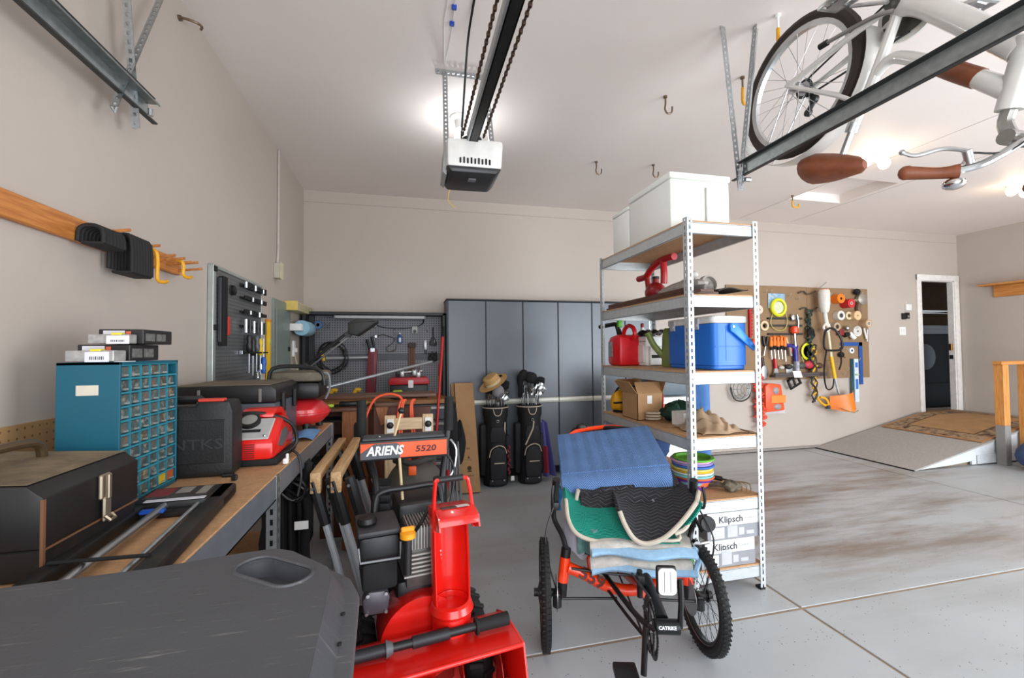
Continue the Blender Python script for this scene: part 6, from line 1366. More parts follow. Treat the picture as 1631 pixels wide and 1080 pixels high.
for x0, x1, zz in ((-.06, -.09, .52), (-.045, -.055, .45), (-.035, -.03, .55), (.015, .06, .5), (.025, .085, .46)): P(t, 'loop', B().tube([(x0 + .02, 3.05, 1.035), (x0, 3.03, .99), ((x0 + x1) / 2 - .01, 3.0, .78), (x1, 2.99, zz)], .007, n=7, sm=4), oc)
P(t, 'loop', B().tube([(.06, 2.99, .74), (.0, 2.985, .66), (-.06, 2.985, .64), (-.10, 2.99, .68)], .006, n=7, sm=4), oc)
P(t, 'plug', B().cyl((-.205, 3.02, .775), (-.165, 3.02, .745), .014, .018), black)
# pale wood frame with black knobs
pw_ = wood('pale_wood', 'bfa07a', 'd8bd98', .55, (30, 30, 2), 3)
t = T('clamp_frame', 'pale wooden frame with black knobs behind the control panel', 'frame', (0, 2.96, 0))
for x in (-.115, .125): P(t, 'upright', B().box((x - .035, 2.94, .01), (x + .035, 2.975, .945), .004), pw_); P(t, 'white_plate', B().box((x - .02, 2.932, .835), (x + .022, 2.94, .925), .003), paper); P(t, 'knob', B().lathe([(.02, 0), (.022, .01), (.014, .02), (.006, .022), (0, .022)], 10, tr(x + .002, 2.932, .885) @ rot('X', 90)), black)
P(t, 'cross_bar', B().box((-.08, 2.945, .85), (.09, 2.97, .925), .003), wood('pale_wood_x', 'bfa07a', 'd8bd98', .55, (2, 30, 30), 3)); P(t, 'foot_bar', B().box((-.15, 2.92, .0), (.16, 2.99, .04), .003), pw_)
# red pole, black folded chairs, cardboard box
t = T('broom', 'red poled broom leaning against the work centre', 'broom', (.24, 4.2, 0)); P(t, 'pole', B().cyl((.215, 4.09, .06), (.335, 4.37, 1.50), .013), mat('pole_red', 'c8231e', .35)); P(t, 'grip', B().cyl((.335, 4.37, 1.50), (.345, 4.39, 1.60), .014), blackm); P(t, 'head', B().box((.12, 4.05, .0), (.31, 4.13, .075), .015), greydark)
t = T('camp_chair', 'folded black camp chairs bundle beside the tall cardboard box', 'chair', (.37, 3.6, 0))
P(t, 'cover', blob((.355, 3.62, .66), (.045, .06, .27), 31, .12, 16, 14), fab); P(t, 'cover', blob((.42, 3.66, .60), (.04, .06, .18), 33, .18, 14, 10), fab)
for k in range(5): P(t, 'leg', B().tube([(.28 + .035 * k, 3.56, .01), (.32 + .018 * k, 3.6, .62)], .009, n=8), grey)
for k in range(2): P(t, 'red_sleeve', B().cyl((.262 + .03 * k, 3.5, .02), (.275 + .03 * k, 3.5, .42), .012), redp)
Mb = basis((1, 0, 0), (0, .27, 1.02), (0, -1.02, .27), (.578, 4.19, .0))
t = T('cardboard_box', 'tall flat cardboard box leaning against the grey cabinets', 'box', (.58, 4.2, 0))
Mb = tr(0, 0, 0) @ basis((1, 0, -.0), (-.028, .27, 1.0), (0, -1.0, .27), (.578, 4.165, .012))
P(t, 'body', B().box((-.094, 0, -.07), (.094, 1.06, -.002), .003, Mb), cardb); P(t, 'back_panel', B().box((-.125, .02, -.11), (.08, 1.07, -.074), .003, Mb), cardb)
ink = mat('carton_ink', '54402e', .8)
P(t, 'print', B().box((-.012, .40, -.002), (-.004, .42, -.0012), 0, Mb).box((.006, .40, -.002), (.014, .42, -.0012), 0, Mb).box((-.028, .30, -.002), (.03, .303, -.0012), 0, Mb).lathe([(.016, 0), (.022, 0), (.022, .0008), (.016, .0008)], 16, Mb @ tr(.0, .225, -.002)).box((-.02, .19, -.002), (.022, .203, -.0012), 0, Mb).box((-.008, .215, -.002), (.01, .235, -.0012), 0, Mb).prism([(-.012, .315), (.014, .315), (.001, .345)], -.002, -.0012, Mb), ink)
txt(t, 'HANDLE', .020, ink, Mb @ tr(0, .155, -.0011))
# tall grey cabinets
cg = mat('cabinet_grey', '5c6167', .36, .25, var=.03, scale=6)
t = T('wall_cabinet', 'row of tall grey metal cabinets along the back wall', 'cabinet', (1.4, 4.7, .1))
CX = [.40, .80, 1.205, 1.605, 2.005, 2.41, 2.81]
CY = 4.55
P(t, 'carcass', B().box((CX[0] - .01, CY + .022, .10), (CX[-1] + .01, 4.878, 1.89), .003), mat('cabinet_grey_dark', '4a4e54', .45, .2))
P(t, 'top_edge', B().box((CX[0] - .015, CY - .005, 1.89), (CX[-1] + .015, 4.878, 1.905), .003), wgd)
P(t, 'toe_kick', B().box((CX[0], CY + .12, .0), (CX[-1], 4.87, .10)), blackm)
stp = mat('handle_cream', 'c9c9bd', .4, .3)
for i in range(6):
    a, b_ = CX[i] + .004, CX[i + 1] - .004
    d = P(t, 'door', B().box((a, CY, .845), (b_, CY + .02, 1.885), .004).box((a, CY, .105), (b_, CY + .02, .79), .004).box((a, CY + .012, .78), (b_, CY + .02, .85)), cg)
    P(d, 'handle_strip', B().prism([(0, .79), (.012, .79), (.018, .80), (.018, .835), (.012, .845), (0, .845)][::-1], a, b_, Mx(((0, 0, 1, 0), (-1, 0, 0, CY + .012), (0, 1, 0, 0), (0, 0, 0, 1)))), stp)
# golf bags
gb = mat('golf_black', '141416', .6, bump=.2, bscale=80); gb2 = mat('golf_black2', '1d1d20', .75, bump=.3, bscale=120); pipe = mat('piping_pale', 'c9b9a4', .7)
clubm = mat('club_steel', 'a6a8a8', .22, .9); sock = mat('head_sock', '121214', .95, bump=.5, bscale=90)
def golf(x, y, label, clubs, seed):
    t = T('golf_bag', label, 'golf bag', (x, y, 0), group='golf bags against the grey cabinets')
    P(t, 'body', B().lathe([(0, .004), (.115, .004), (.125, .02), (.128, .12), (.118, .35), (.116, .66), (.128, .70), (.13, .79), (.12, .80), (.115, .76), (0, .75)], 24, tr(x, y, 0) @ Mx.Diagonal((1, .88, 1, 1))), gb)
    P(t, 'rim_piping', B().tube([(x + .132 * math.cos(a), y + .116 * math.sin(a), .785) for a in [k * 2 * PI / 20 for k in range(20)]], .005, n=6, closed=True), pipe)
    P(t, 'side_pocket', B().box((x - .165, y - .05, .10), (x - .095, y + .06, .62), .03), gb2); P(t, 'side_pocket', B().box((x + .09, y - .05, .10), (x + .14, y + .06, .50), .02), gb2)
    pk = P(t, 'front_pocket', B().prism([(-.078, .09), (.078, .09), (.085, .2), (.082, .33), (.055, .39), (.0, .41), (-.055, .39), (-.082, .33), (-.085, .2)], .08, .155, tr(x, y, 0) @ XZ, .02), gb2)
    P(pk, 'zip_piping', B().tube([(x - .09, y - .14, .31), (x - .07, y - .148, .385), (x, y - .15, .42), (x + .06, y - .148, .40), (x + .085, y - .14, .34)], .0045, n=6, sm=4), pipe); P(pk, 'pull_band', B().box((x - .045, y - .160, .245), (x + .06, y - .154, .254), .002), pipe)
    P(t, 'upper_pocket', B().prism([(-.07, .44), (.07, .44), (.08, .52), (.06, .60), (-.06, .60), (-.08, .52)], .085, .125, tr(x, y, 0) @ XZ, .015), gb2)
    P(t, 'lower_panel', B().prism([(-.09, .03), (.09, .03), (.085, .085), (-.085, .085)], .09, .125, tr(x, y, 0) @ XZ, .01), gb2)
    P(t, 'collar_badge', B().prism([(-.035, .70), (.03, .70), (.045, .775), (-.05, .775)], .105, .122, tr(x, y, 0) @ XZ, .004), gb2); P(t, 'badge_piping', B().tube([(x - .045, y - .122, .775), (x - .03, y - .124, .725), (x, y - .125, .71), (x + .03, y - .124, .725), (x + .045, y - .122, .775)], .004, n=6, sm=3), pipe)
    P(t, 'ring', B().lathe([(.012, -.003), (.016, 0), (.012, .003), (.009, 0), (.012, -.003)], 14, tr(x, y - .125, .655) @ rot('X', 90)), steel)
    for s in (-1, 1): P(t, 'foot_stud', B().cyl((x + .06 * s, y - .128, .075), (x + .06 * s, y - .134, .075), .008, n=8), steel)
    q = random.Random(seed)
    for k, (dx, dy, hh, ty) in enumerate(clubs):
        b0 = V((x + dx * .6, y + dy, .6)); tp = V((x + dx, y + dy - .01, hh))
        c = P(t, 'club_shaft', B().cyl(b0, tp, .005, n=6), clubm)
        if ty == 'i': P(c, 'club_head', B().prism([(0, -.012), (.062, -.03), (.075, -.01), (.07, .03), (.02, .016), (0, .014)], -.007, .007, Mx.Translation(tp) @ rot('Z', q.uniform(-60, 40)) @ rot('Y', q.uniform(-50, -5)) @ XZ, .003), clubm)
        elif ty == 's': P(c, 'head_cover', B().tube([tp - V((0, 0, .22)), tp - V((0, 0, .07)), tp + V((.02, -.01, 0)), tp + V((.075, -.02, -.0))], lambda u: .022 + .028 * max(0, math.sin(PI * max(0, u - .25) / .9)), n=12, sm=4), sock)
        elif ty == 'd': P(c, 'head_cover', B().ell(tp + V((.0, -.02, 0)), (.055, .06, .06)), sock).name = 'head_cover'
        elif ty == 'p': P(c, 'club_head', B().ell(tp, (.045, .035, .03)), mat('wood_head', '4e4a48', .3, .3))
    return t
g1 = golf(.865, 4.40, 'left black golf bag, straw hat on top', [(-.06, 0, .98, 'd'), (.03, .02, 1.06, 's'), (-.01, -.03, .86, 'i'), (.03, -.04, .88, 'i'), (.06, -.05, .85, 'i'), (.10, -.02, .93, 'p'), (.0, .0, .84, 'i'), (.07, .03, 1.0, 's'), (-.03, .04, 1.02, 'd'), (-.08, -.02, .86, 'i'), (.05, -.06, .87, 'i')], 1)
g2 = golf(1.225, 4.40, 'right black golf bag full of clubs with dark head covers', [(-.09, .03, 1.09, 's'), (.0, .02, 1.08, 'd'), (.09, .03, 1.03, 's'), (-.06, -.02, .98, 'i'), (-.03, -.04, .92, 'i'), (.0, -.05, .90, 'i'), (.03, -.04, .95, 'i'), (.05, -.05, .89, 'i'), (.08, -.02, .97, 'i'), (.10, -.03, .93, 'i'), (.02, .0, .93, 'i'), (.04, .05, 1.07, 'd'), (-.05, .05, 1.10, 'd'), (-.08, -.04, .90, 'i'), (.07, -.06, .94, 'i'), (.11, .0, .92, 'p')], 2)
P(g2, 'strap', B().tube([(1.235, 4.27, .645), (1.225, 4.265, .58), (1.20, 4.27, .52), (1.15, 4.28, .41)], .009, n=6, sm=3, flat=.5), pipe)
P(g1, 'strap', B().tube([(.945, 4.31, .64), (.94, 4.30, .55), (.935, 4.29, .50)], .007, n=6, sm=3, flat=.5), pipe)
P(g1, 'tee_cluster', B().tube([(.985 + .012 * math.sin(2.2 * k), 4.33 - .01 * (k % 2), .40 - .022 * k) for k in range(14)], .012, n=6, sm=2), mat('tee_red', '6d1f2c', .6))
P(g1, 'hang_tag', B().box((1.0, 4.30, .055), (1.035, 4.302, .10), .001, None), paper)
straw = mat('straw', 'c19a63', .85, var=.12, scale=80, bump=.4, bscale=200)
Mh = tr(.835, 4.33, 1.03) @ rot('Y', -32) @ rot('X', 12)
t = T('straw_hat', 'tan straw hat with pale band perched on the left golf bag', 'hat', (.83, 4.33, .95))
P(t, 'crown', B().lathe([(.085, 0), (.083, .06), (.075, .085), (.05, .092), (0, .086)], 26, Mh), straw); P(t, 'brim', B().lathe([(.083, 0), (.12, -.006), (.155, .004), (.158, .008), (.12, -.001), (.085, .006)], 30, Mh), straw); P(t, 'band', B().lathe([(.0865, .004), (.0862, .03)], 26, Mh), mat('hat_band', 'd8c9a8', .8))
S('golf_cap', 'white club cover with black print under the straw hat', 'cover', B().ell((.87, 4.27, .955), (.062, .055, .065)), mat('cap_pale', '8f8d90', .8, dirt='17171a', dscale=12, dlow=.5))
S('golf_towel', 'purple blue towel hanging beside the right golf bag', 'towel', B().sheet(lambda u, v: (1.345 + .115 * u * (.5 + .5 * v) + .03 * v + .01 * math.sin(8 * u), 4.40 - .05 * math.sin(2.5 * PI * u) * (.4 + .6 * v), .60 - .55 * v + .03 * (1 - (2 * u - 1) ** 2) * (1 - v)), 18, 12, .01), mat('towel_purple', '54508f', .95, bump=.5, bscale=90))
S('red_towel', 'narrow dark red cloth between the right golf bag and purple towel', 'cloth', B().sheet(lambda u, v: (1.345 + .045 * u + .012 * v, 4.33 + .01 * math.sin(6 * u), .37 - .27 * v), 8, 8, .008), mat('cloth_red', '7d1f30', .95))
# ================================================================ snow blower, shop vacuum, sawhorses
sno = V((.08, 1.40, 0)); syaw = math.radians(9.1)
t = T('snow_blower', 'red and black snow blower with orange name panel standing in the aisle', 'snow blower', sno, syaw)
G = Mx.Translation(sno) @ Mx.Rotation(syaw, 4, 'Z')          # machine frame: x across, y to the rear
sr = mat('blower_red', 'dd1a10', .3, coat=.4, var=.05); bk_ = mat('blower_black', '18181a', .45, var=.15); dk = mat('engine_grey', '6a6866', .45, .6, var=.2, scale=30)
def ap(b): b.v = [G @ v for v in b.v]; return b
prof = [(.13, .405), (.10, .43), (-.055, .425), (-.06, .415), (.09, .42), (.19, .36), (.235, .24), (.20, .11), (.10, .03), (-.08, .015), (-.08, .006), (.11, .02), (.215, .105), (.25, .24), (.205, .37)]
P(t, 'auger_housing', ap(B().prism([(-.06, .412), (-.06, .424), (.10, .43), (.16, .405), (.215, .35), (.25, .24), (.215, .105), (.11, .02), (-.08, .006), (-.08, .015), (.10, .03), (.20, .11), (.235, .24), (.20, .345), (.15, .39), (.09, .415)], -.268, .268, YZ)), sr)
for s in (-1, 1):
    P(t, 'side_plate', ap(B().prism([(-.065, .425), (.10, .432), (.18, .40), (.252, .24), (.215, .10), (.11, .01), (-.16, .006), (-.165, .05), (-.10, .30)], s * .268, s * .274, YZ, .001)), sr)
    P(t, 'skid_shoe', ap(B().box((s * .275, -.14, .0), (s * .283, .06, .07), .003)), bk_)
P(t, 'front_lip', ap(B().cyl((-.268, -.062, .418), (.268, -.062, .418), .007)), sr)
P(t, 'scraper_bar', ap(B().box((-.268, -.10, .002), (.268, -.06, .012))), bk_)
au = B().cyl((-.266, .06, .215), (.266, .06, .215), .018)
for s in (-1, 1):
    for k in range(26):
        a0, a1 = k * .42, (k + 1) * .42; x0, x1 = s * (.255 - .0085 * k), s * (.255 - .0085 * (k + 1))
        q = [(x0, .06 + .02 * math.cos(a0), .215 + .02 * math.sin(a0)), (x0, .06 + .15 * math.cos(a0), .215 + .15 * math.sin(a0)), (x1, .06 + .15 * math.cos(a1), .215 + .15 * math.sin(a1)), (x1, .06 + .02 * math.cos(a1), .215 + .02 * math.sin(a1))]
        au.add(q + [(p[0] + .003, p[1], p[2]) for p in q], [(0, 1, 2, 3), (7, 6, 5, 4), (1, 5, 6, 2)])
P(t, 'auger', ap(au), mat('auger_red', 'a9241b', .5, var=.2, scale=20))
P(t, 'gear_case', ap(B().ell((0, .09, .215), (.045, .07, .05))), bk_)
P(t, 'impeller_housing', ap(B().lathe([(.0, .0), (.135, .0), (.142, .01), (.142, .15), (0, .155)], 36, tr(-.01, .29, .385) @ rot('X', 90))), sr)
P(t, 'chute_elbow', ap(B().lathe([(.065, .39), (.065, .485), (.062, .50)], 28, tr(.078, .10, 0))), sr)
P(t, 'chute_ring', ap(B().lathe([(.058, .485), (.070, .485), (.074, .495), (.070, .505), (.067, .515), (.056, .52), (.053, .51), (.056, .495), (.058, .485)], 32, tr(.078, .10, 0))), sr)
ch = B()
def chf(u, v):
    a = math.radians(-25 + 230 * v); tp = .49 + .325 * u; r = .058 * (1 + .04 * math.sin(PI * u))
    y = .10 + .062 * math.sin(a) * (1 - .25 * u); return (.078 + r * math.cos(a) if abs(math.cos(a)) < .93 else .078 + r * math.copysign(1, math.cos(a)), y + .03 * u, tp + .0)
ch.sheet(chf, 10, 22, .004)
P(t, 'chute', ap(ch), sr)
P(t, 'deflector', ap(B().prism([(.14, .80), (.165, .825), (.05, .843), (.0, .830), (-.012, .808), (-.006, .806), (.006, .822), (.05, .833), (.15, .816)], .013, .143, YZ, .002)), sr)
P(t, 'deflector_side', ap(B().prism([(.16, .825), (.05, .843), (.0, .83), (-.014, .795), (.03, .78), (.14, .76)], .140, .145, YZ)), sr); P(t, 'deflector_side', ap(B().prism([(.16, .825), (.05, .843), (.0, .83), (-.014, .795), (.03, .78), (.14, .76)], .011, .016, YZ)), sr)
P(t, 'warning_label', ap(B().prism([(.032, .0), (.12, .0), (.12, .035), (.032, .035)], 0, .001, tr(0, .045, .8437) @ rot('X', -8))), mat('label_dark', '4a3b38', .5)); P(t, 'white_label', ap(B().prism([(.085, .002), (.128, .002), (.128, .033), (.085, .033)], .0011, .0016, tr(0, .045, .8437) @ rot('X', -8))), paper)
P(t, 'deflector_handle', ap(B().tube([(.012, .06, .77), (.010, .06, .84), (.014, .055, .925), (.024, .055, .937), (.11, .055, .937), (.126, .055, .92), (.140, .06, .84), (.144, .06, .77)], .0065, n=8, sm=3)), sr)
P(t, 'deflector_grip', ap(B().cyl((.026, .055, .938), (.106, .055, .939), .0105, n=12)), bk_)
for s in (-1, 1):
    c = G @ V((.20 * s + .0, .33, .20)); Rm = Mx.Rotation(syaw, 3, 'Z'); ax = (Rm @ V((0, -1, 0)), Rm @ V((1, 0, 0)), V((0, 0, 1)))
    wh = P(t, 'wheel', tyre(c, .145, .052, ax, 36, 10), rubber)
    tb_ = B()
    for k in range(22):
        a = 2 * PI * k / 22
        for q in (-1, 1): tb_.box((-.026, -.008, -.009), (.026, .008, .009), .003, Mx.Translation(c + (ax[0] * math.cos(a + .06 * q) + ax[2] * math.sin(a + .06 * q)) * .194 + ax[1] * .022 * q) @ Mx.Rotation(syaw, 4, 'Z') @ Mx.Rotation(-a, 4, 'X') @ Mx.Rotation(.5 * q, 4, 'Z'))
    P(wh, 'tread_lugs', tb_, rubber, kind='stuff'); P(wh, 'rim', B().lathe([(.0, -.03), (.06, -.03), (.10, -.04), (.105, 0), (.10, .04), (.06, .03), (0, .03)], 24, Mx.Translation(c) @ Mx.Rotation(syaw, 4, 'Z') @ rot('Y', 90)), sr)
P(t, 'axle', ap(B().cyl((-.2, .33, .2), (.2, .33, .2), .014)), bk_)
P(t, 'frame_box', ap(B().box((-.12, .215, .13), (.12, .60, .40), .01)), mat('frame_red', 'a5261c', .45))
P(t, 'belt_cover', ap(B().prism([(-.13, .30), (.09, .30), (.10, .50), (.06, .565), (-.04, .57), (-.10, .52)], -.36, -.30, XZ, .01)), bk_)
P(t, 'engine_base', ap(B().box((-.14, .26, .40), (.14, .56, .47), .01)), bk_)
P(t, 'fuel_tank', ap(B().box((-.215, .16, .655), (-.085, .34, .745), .015)), bk_); P(t, 'tank_top', ap(B().box((-.22, .155, .745), (-.08, .345, .765), .008)), mat('tank_grey', '333336', .5)); P(t, 'tank_band', ap(B().tube([(-.218, .152, .72), (-.212, .15, .672), (-.085, .15, .668), (-.083, .152, .72)], .004, n=6)), grey)
P(t, 'lower_shroud', ap(B().box((-.205, .17, .56), (-.09, .34, .655), .012)), blackm)
P(t, 'filler_cap', ap(B().lathe([(.03, 0), (.034, .01), (.03, .025), (0, .028)], 16, tr(-.185, .23, .765))), black)
P(t, 'carburettor_cover', ap(B().prism([(-.20, .49), (-.125, .485), (-.115, .535), (-.125, .56), (-.185, .565), (-.205, .54)], -.21, -.165, XZ, .008)), mat('carb_grey', '57535a', .4, .4))
for x, z in ((-.192, .498), (-.13, .495), (-.13, .553), (-.188, .556)): P(t, 'bolt', ap(B().cyl((x, .166, z), (x, .158, z), .006, n=6)), steel)
cy = B()
for k in range(11): cy.box((-.055 + .0105 * k, .17, .675), (-.050 + .0105 * k, .30, .755), .001)
P(t, 'cooling_fins', ap(cy), mat('fin_metal', 'b5b2ad', .4, .7), kind='stuff')
cy = B()
for k in range(6): cy.box((-.07, .165, .585 + .014 * k), (.06, .31, .592 + .014 * k), .001)
P(t, 'cylinder_fins', ap(cy), mat('fin_metal', 'b5b2ad', .4, .7), kind='stuff')
P(t, 'cylinder_block', ap(B().box((-.06, .18, .54), (.055, .32, .745), .008)), dk); P(t, 'engine_shroud', ap(B().box((-.07, .30, .47), (.10, .50, .79), .02)), bk_); P(t, 'muffler', ap(B().box((.06, .22, .60), (.13, .36, .70), .02)), mat('muffler', '4a4542', .5, .6))
P(t, 'crankcase', ap(B().box((-.09, .20, .46), (.08, .40, .56), .02)), bk_); P(t, 'spark_lead', ap(B().tube([(-.03, .17, .74), (-.01, .15, .78), (.02, .2, .80), (.04, .28, .78)], .006, n=6, sm=4)), black)
P(t, 'dipstick_tube', ap(B().cyl((-.065, .13, .62), (-.063, .13, .735), .014)), bk_); P(t, 'oil_cap', ap(B().lathe([(.02, 0), (.026, .004), (.026, .02), (.018, .024), (0, .026)], 14, tr(-.063, .13, .735)).box((-.085, .126, .757), (-.041, .134, .775), .003)), mat('cap_amber', 'f0a01c', .4))
# handlebars, hoop, dash, levers (world frame)
for pts, g0, g1 in (([(-.10, 1.80, .40), (-.125, 1.86, .62), (-.128, 1.90, .80), (-.165, 1.98, .92), (-.192, 2.0, 1.0), (-.195, 2.0, 1.05)], (-.196, 2.0, 1.0), (-.197, 2.0, 1.15)), ([(.13, 1.84, .40), (.135, 1.90, .62), (.14, 1.93, .78), (.165, 2.0, .93), (.175, 2.02, 1.0), (.177, 2.02, 1.05)], (.178, 2.02, 1.0), (.182, 2.02, 1.15))):
    h = P(t, 'handlebar', B().tube(pts, .0135, n=10, sm=4), bk_); P(h, 'grip', B().cyl(g0, g1, .021, n=14), blackm)
P(t, 'clutch_lever', B().tube([(.185, 2.0, .96), (.21, 1.98, .92), (.20, 1.97, .84), (.175, 1.96, .80)], .006, n=6, sm=3), steel)
P(t, 'hoop', B().tube([(-.125, 1.66, .42), (-.125, 1.70, .60), (-.122, 1.75, .78), (-.095, 1.76, .822), (.0, 1.765, .830), (.10, 1.77, .835), (.122, 1.76, .81), (.125, 1.72, .70), (.125, 1.68, .45)], .0115, n=10, sm=4), bk_)
Md = basis((1, .05, 0), (-.05, 1, 0), (0, 0, 1), (-.015, 1.86, .963)) 
P(t, 'dash_box', B().box((-.178, 0, -.045), (.178, .10, .035), .006, Md), bk_); P(t, 'dash_tray', B().box((-.165, .005, .034), (.165, .095, .046), .004, Md), mat('tray_grey', '3f4146', .5))
P(t, 'name_panel', B().box((-.172, -.003, -.036), (.172, 0, .026), .001, Md), mat('panel_orange', 'f4531b', .4)); P(t, 'grey_flash', B().prism([(-.171, -.036), (-.02, -.036), (-.005, .004), (-.03, .024), (-.12, .024), (-.171, -.01)], .0031, .004, Md @ XZ), mat('flash_grey', '44474e', .4))
Mt = Md @ basis((1, 0, 0), (0, 0, 1), (0, -1, 0), (0, -.0045, -.006))
txt(t, 'ARIENS', .050, white, Mt @ tr(-.078, .0, 0), shear=.22, bold=.0016, sx=.86); txt(t, '5520', .034, mat('number_dark', '3b0f10', .5), Mt @ tr(.085, .0, 0), shear=.12, bold=.001, sx=1.25)
P(t, 'tray_bolt', B().cyl(Md @ V((-.1, .03, .046)), Md @ V((-.1, .03, .05)), .006, n=8), steel)
rodm = mat('rod_pale', 'c9b48c', .5)
lv = P(t, 'shift_lever', B().cyl((-.058, 1.90, 1.0), (-.03, 1.90, 1.10), .005, n=8), rodm); P(lv, 'knob', B().ell((-.028, 1.90, 1.112), .014, 10, 8), black)
P(t, 'crank_rod', B().cyl((-.035, 1.85, .925), (-.01, 1.66, .66), .0055, n=8), rodm); P(t, 'cable', B().tube([(.13, 1.9, .95), (.19, 1.88, .86), (.16, 1.82, .70), (.12, 1.78, .5)], .005, n=6, sm=4), black)
# black bar resting on the housing
t = T('clean_out_tool', 'black handled bar lying across the red auger housing', 'tool', (.08, 1.42, .435))
a_, b_ = V((-.20, 1.39, .452)), V((.325, 1.463, .458)); d_ = (b_ - a_)
P(t, 'bar', B().cyl(a_, a_ + d_ * .86, .013, n=12), bk_); P(t, 'grip', B().cyl(a_ + d_ * .80, b_, .019, .021, n=14), blackm); P(t, 'collar', B().cyl(a_ + d_ * .785, a_ + d_ * .80, .026, n=14), blackm); P(t, 'sleeve', B().cyl(a_ + d_ * .40, a_ + d_ * .62, .018, n=14), mat('sleeve_black', '202024', .5)); P(t, 'grip', B().tube([a_ + d_ * .25, a_ + d_ * .10, a_ + d_ * -.05 + V((0, 0, .004))], .018, n=12, sm=3), mat('sleeve_black', '202024', .5)); P(t, 'end_flare', B().cyl(a_ + d_ * .25, a_ + d_ * .29, .026, .016, n=10), mat('flare_grey', '54565a', .5))

# shop vacuum behind
t = T('shop_vacuum', 'orange shop vacuum with dark lid behind the snow blower', 'vacuum', (.03, 2.45, 0))
og_ = mat('vac_orange', 'd9541a', .45); vg = mat('vac_grey', '4d4a44', .6, var=.1)
P(t, 'drum', B().lathe([(0, .10), (.17, .10), (.185, .12), (.20, .40), (.205, .47), (.0, .47)], 30, tr(.035, 2.50, 0)), og_)
P(t, 'lid_ring', B().lathe([(.0, .47), (.215, .47), (.22, .49), (.21, .545), (.19, .555), (0, .555)], 30, tr(.035, 2.50, 0)), mat('vac_grey_light', '66635d', .6))
P(t, 'motor_head', B().lathe([(.19, .555), (.175, .62), (.13, .70), (.10, .735), (.085, .742), (0, .742)], 28, tr(.035, 2.50, 0)), vg)
P(t, 'badge', B().box((-.028, 2.318, .605), (.058, 2.335, .655), .004, None), mat('badge_silver', 'a3a19d', .4))
txt(t, 'NXT', .040, mat('badge_red', '8e2019', .5), basis((1, 0, 0), (0, 0, 1), (0, -1, 0), (.014, 2.317, .63)), bold=.001, sx=1.2)
P(t, 'hose', B().tube([(.035 + .105 * math.cos(k * .5), 2.50 + .10 * math.sin(k * .5), .75 + .006 * (k % 3) + .0016 * k) for k in range(22)], .016, n=8, sm=3), mat('hose_grey', '34322e', .7))
P(t, 'handle', B().tube([(.0, 2.47, .745), (.01, 2.46, .80), (.05, 2.46, .815), (.07, 2.47, .745)], .014, n=8, sm=3), og_)
P(t, 'orange_latch', B().box((.0, 2.345, .715), (.04, 2.37, .76), .005), og_)
P(t, 'inlet_hose', B().tube([(-.16, 2.30, .66), (-.10, 2.22, .61), (.0, 2.14, .54), (.03, 2.10, .42)], .033, n=12, sm=4), black); P(t, 'wand', B().cyl((.16, 2.26, .40), (.155, 2.26, .72), .034, n=14), black)
for a in (30, 150, 210, 330): P(t, 'caster', B().cyl((.035 + .19 * math.cos(math.radians(a)), 2.50 + .19 * math.sin(math.radians(a)), .03), (.035 + .19 * math.cos(math.radians(a)) + .03, 2.50 + .19 * math.sin(math.radians(a)), .03), .03).box((.02 + .17 * math.cos(math.radians(a)), 2.48 + .17 * math.sin(math.radians(a)), .05), (.05 + .17 * math.cos(math.radians(a)), 2.52 + .17 * math.sin(math.radians(a)), .13)), black)
# ================================================================ brown pegboard on the back wall and what hangs on it
pb = perf('pegboard_brown', '8f7253', '5f4a34', (0, 2), .0254, .15, .7)
QY = 4.862
t = T('pegboard', 'brown hardboard pegboard crowded with tools on the back wall', 'pegboard', (5.2, QY, .94))
P(t, 'board', B().box((4.02, QY, .935), (5.30, QY + .008, 2.19), .001), pb); P(t, 'board', B().box((5.304, QY, .935), (6.36, QY + .008, 2.185), .001), pb)
for x in (4.1, 5.2, 5.4, 6.3): P(t, 'spacer', B().box((x - .02, QY + .008, .95), (x + .02, 4.8795, 2.17)), particle)
F = QY - .001
G1 = 'tools on the brown pegboard'
def Y(n): return F - n
def spool(name, label, x, z, r, wd, col, core=None, hole=.35):
    t = T(name, label, 'roll', (x, F, z - r), group='rolls on the brown pegboard')
    P(t, 'roll', B().lathe([(r * hole, 0), (r, 0), (r, wd), (r * hole, wd), (r * hole, 0)], 20, tr(x, F, z) @ rot('X', 90)), mat('roll_' + col, col, .5))
    P(t, 'core', B().lathe([(r * hole * .75, 0), (r * hole, 0), (r * hole, wd + .002), (r * hole * .75, wd + .002), (r * hole * .75, 0)], 16, tr(x, F, z) @ rot('X', 90)), mat('core_' + (core or '9a8a74'), core or '9a8a74', .8)); return t
spool('twine_spool', 'orange spool at top right of the brown pegboard', 5.77, 2.03, .065, .10, 'f07a1c', '7a3a10', .3)
spool('twine_spool', 'red spool with silver core beside the orange spool', 5.92, 1.965, .062, .12, 'c4252a', 'd5d0c8')
spool('tape_roll', 'wide white tape roll left of a pair on the brown pegboard', 5.80, 1.80, .065, .07, 'dedad2', '8f8c88', .55)
spool('tape_roll', 'cream tape roll right of the white tape roll', 5.96, 1.80, .056, .05, 'd8c9a6', 'a98f66', .5)
spool('tape_roll', 'pale tan tape roll partly behind the cream tape roll', 6.05, 1.80, .064, .10, 'd9b98c', 'c9ad80', .2)
spool('tape_roll', 'clear tape roll under the white tape roll', 5.75, 1.645, .058, .05, 'b7a58c', '8f7b60', .6)
spool('tape_roll', 'tan tape roll at right edge of the brown pegboard', 6.24, 1.69, .056, .10, 'bd9a78', 'e0d8cc', .6)
spool('string_reel', 'round white string reel near right edge of the brown pegboard', 6.13, 1.585, .075, .03, 'cfcbc4', 'a7a39c', .2)
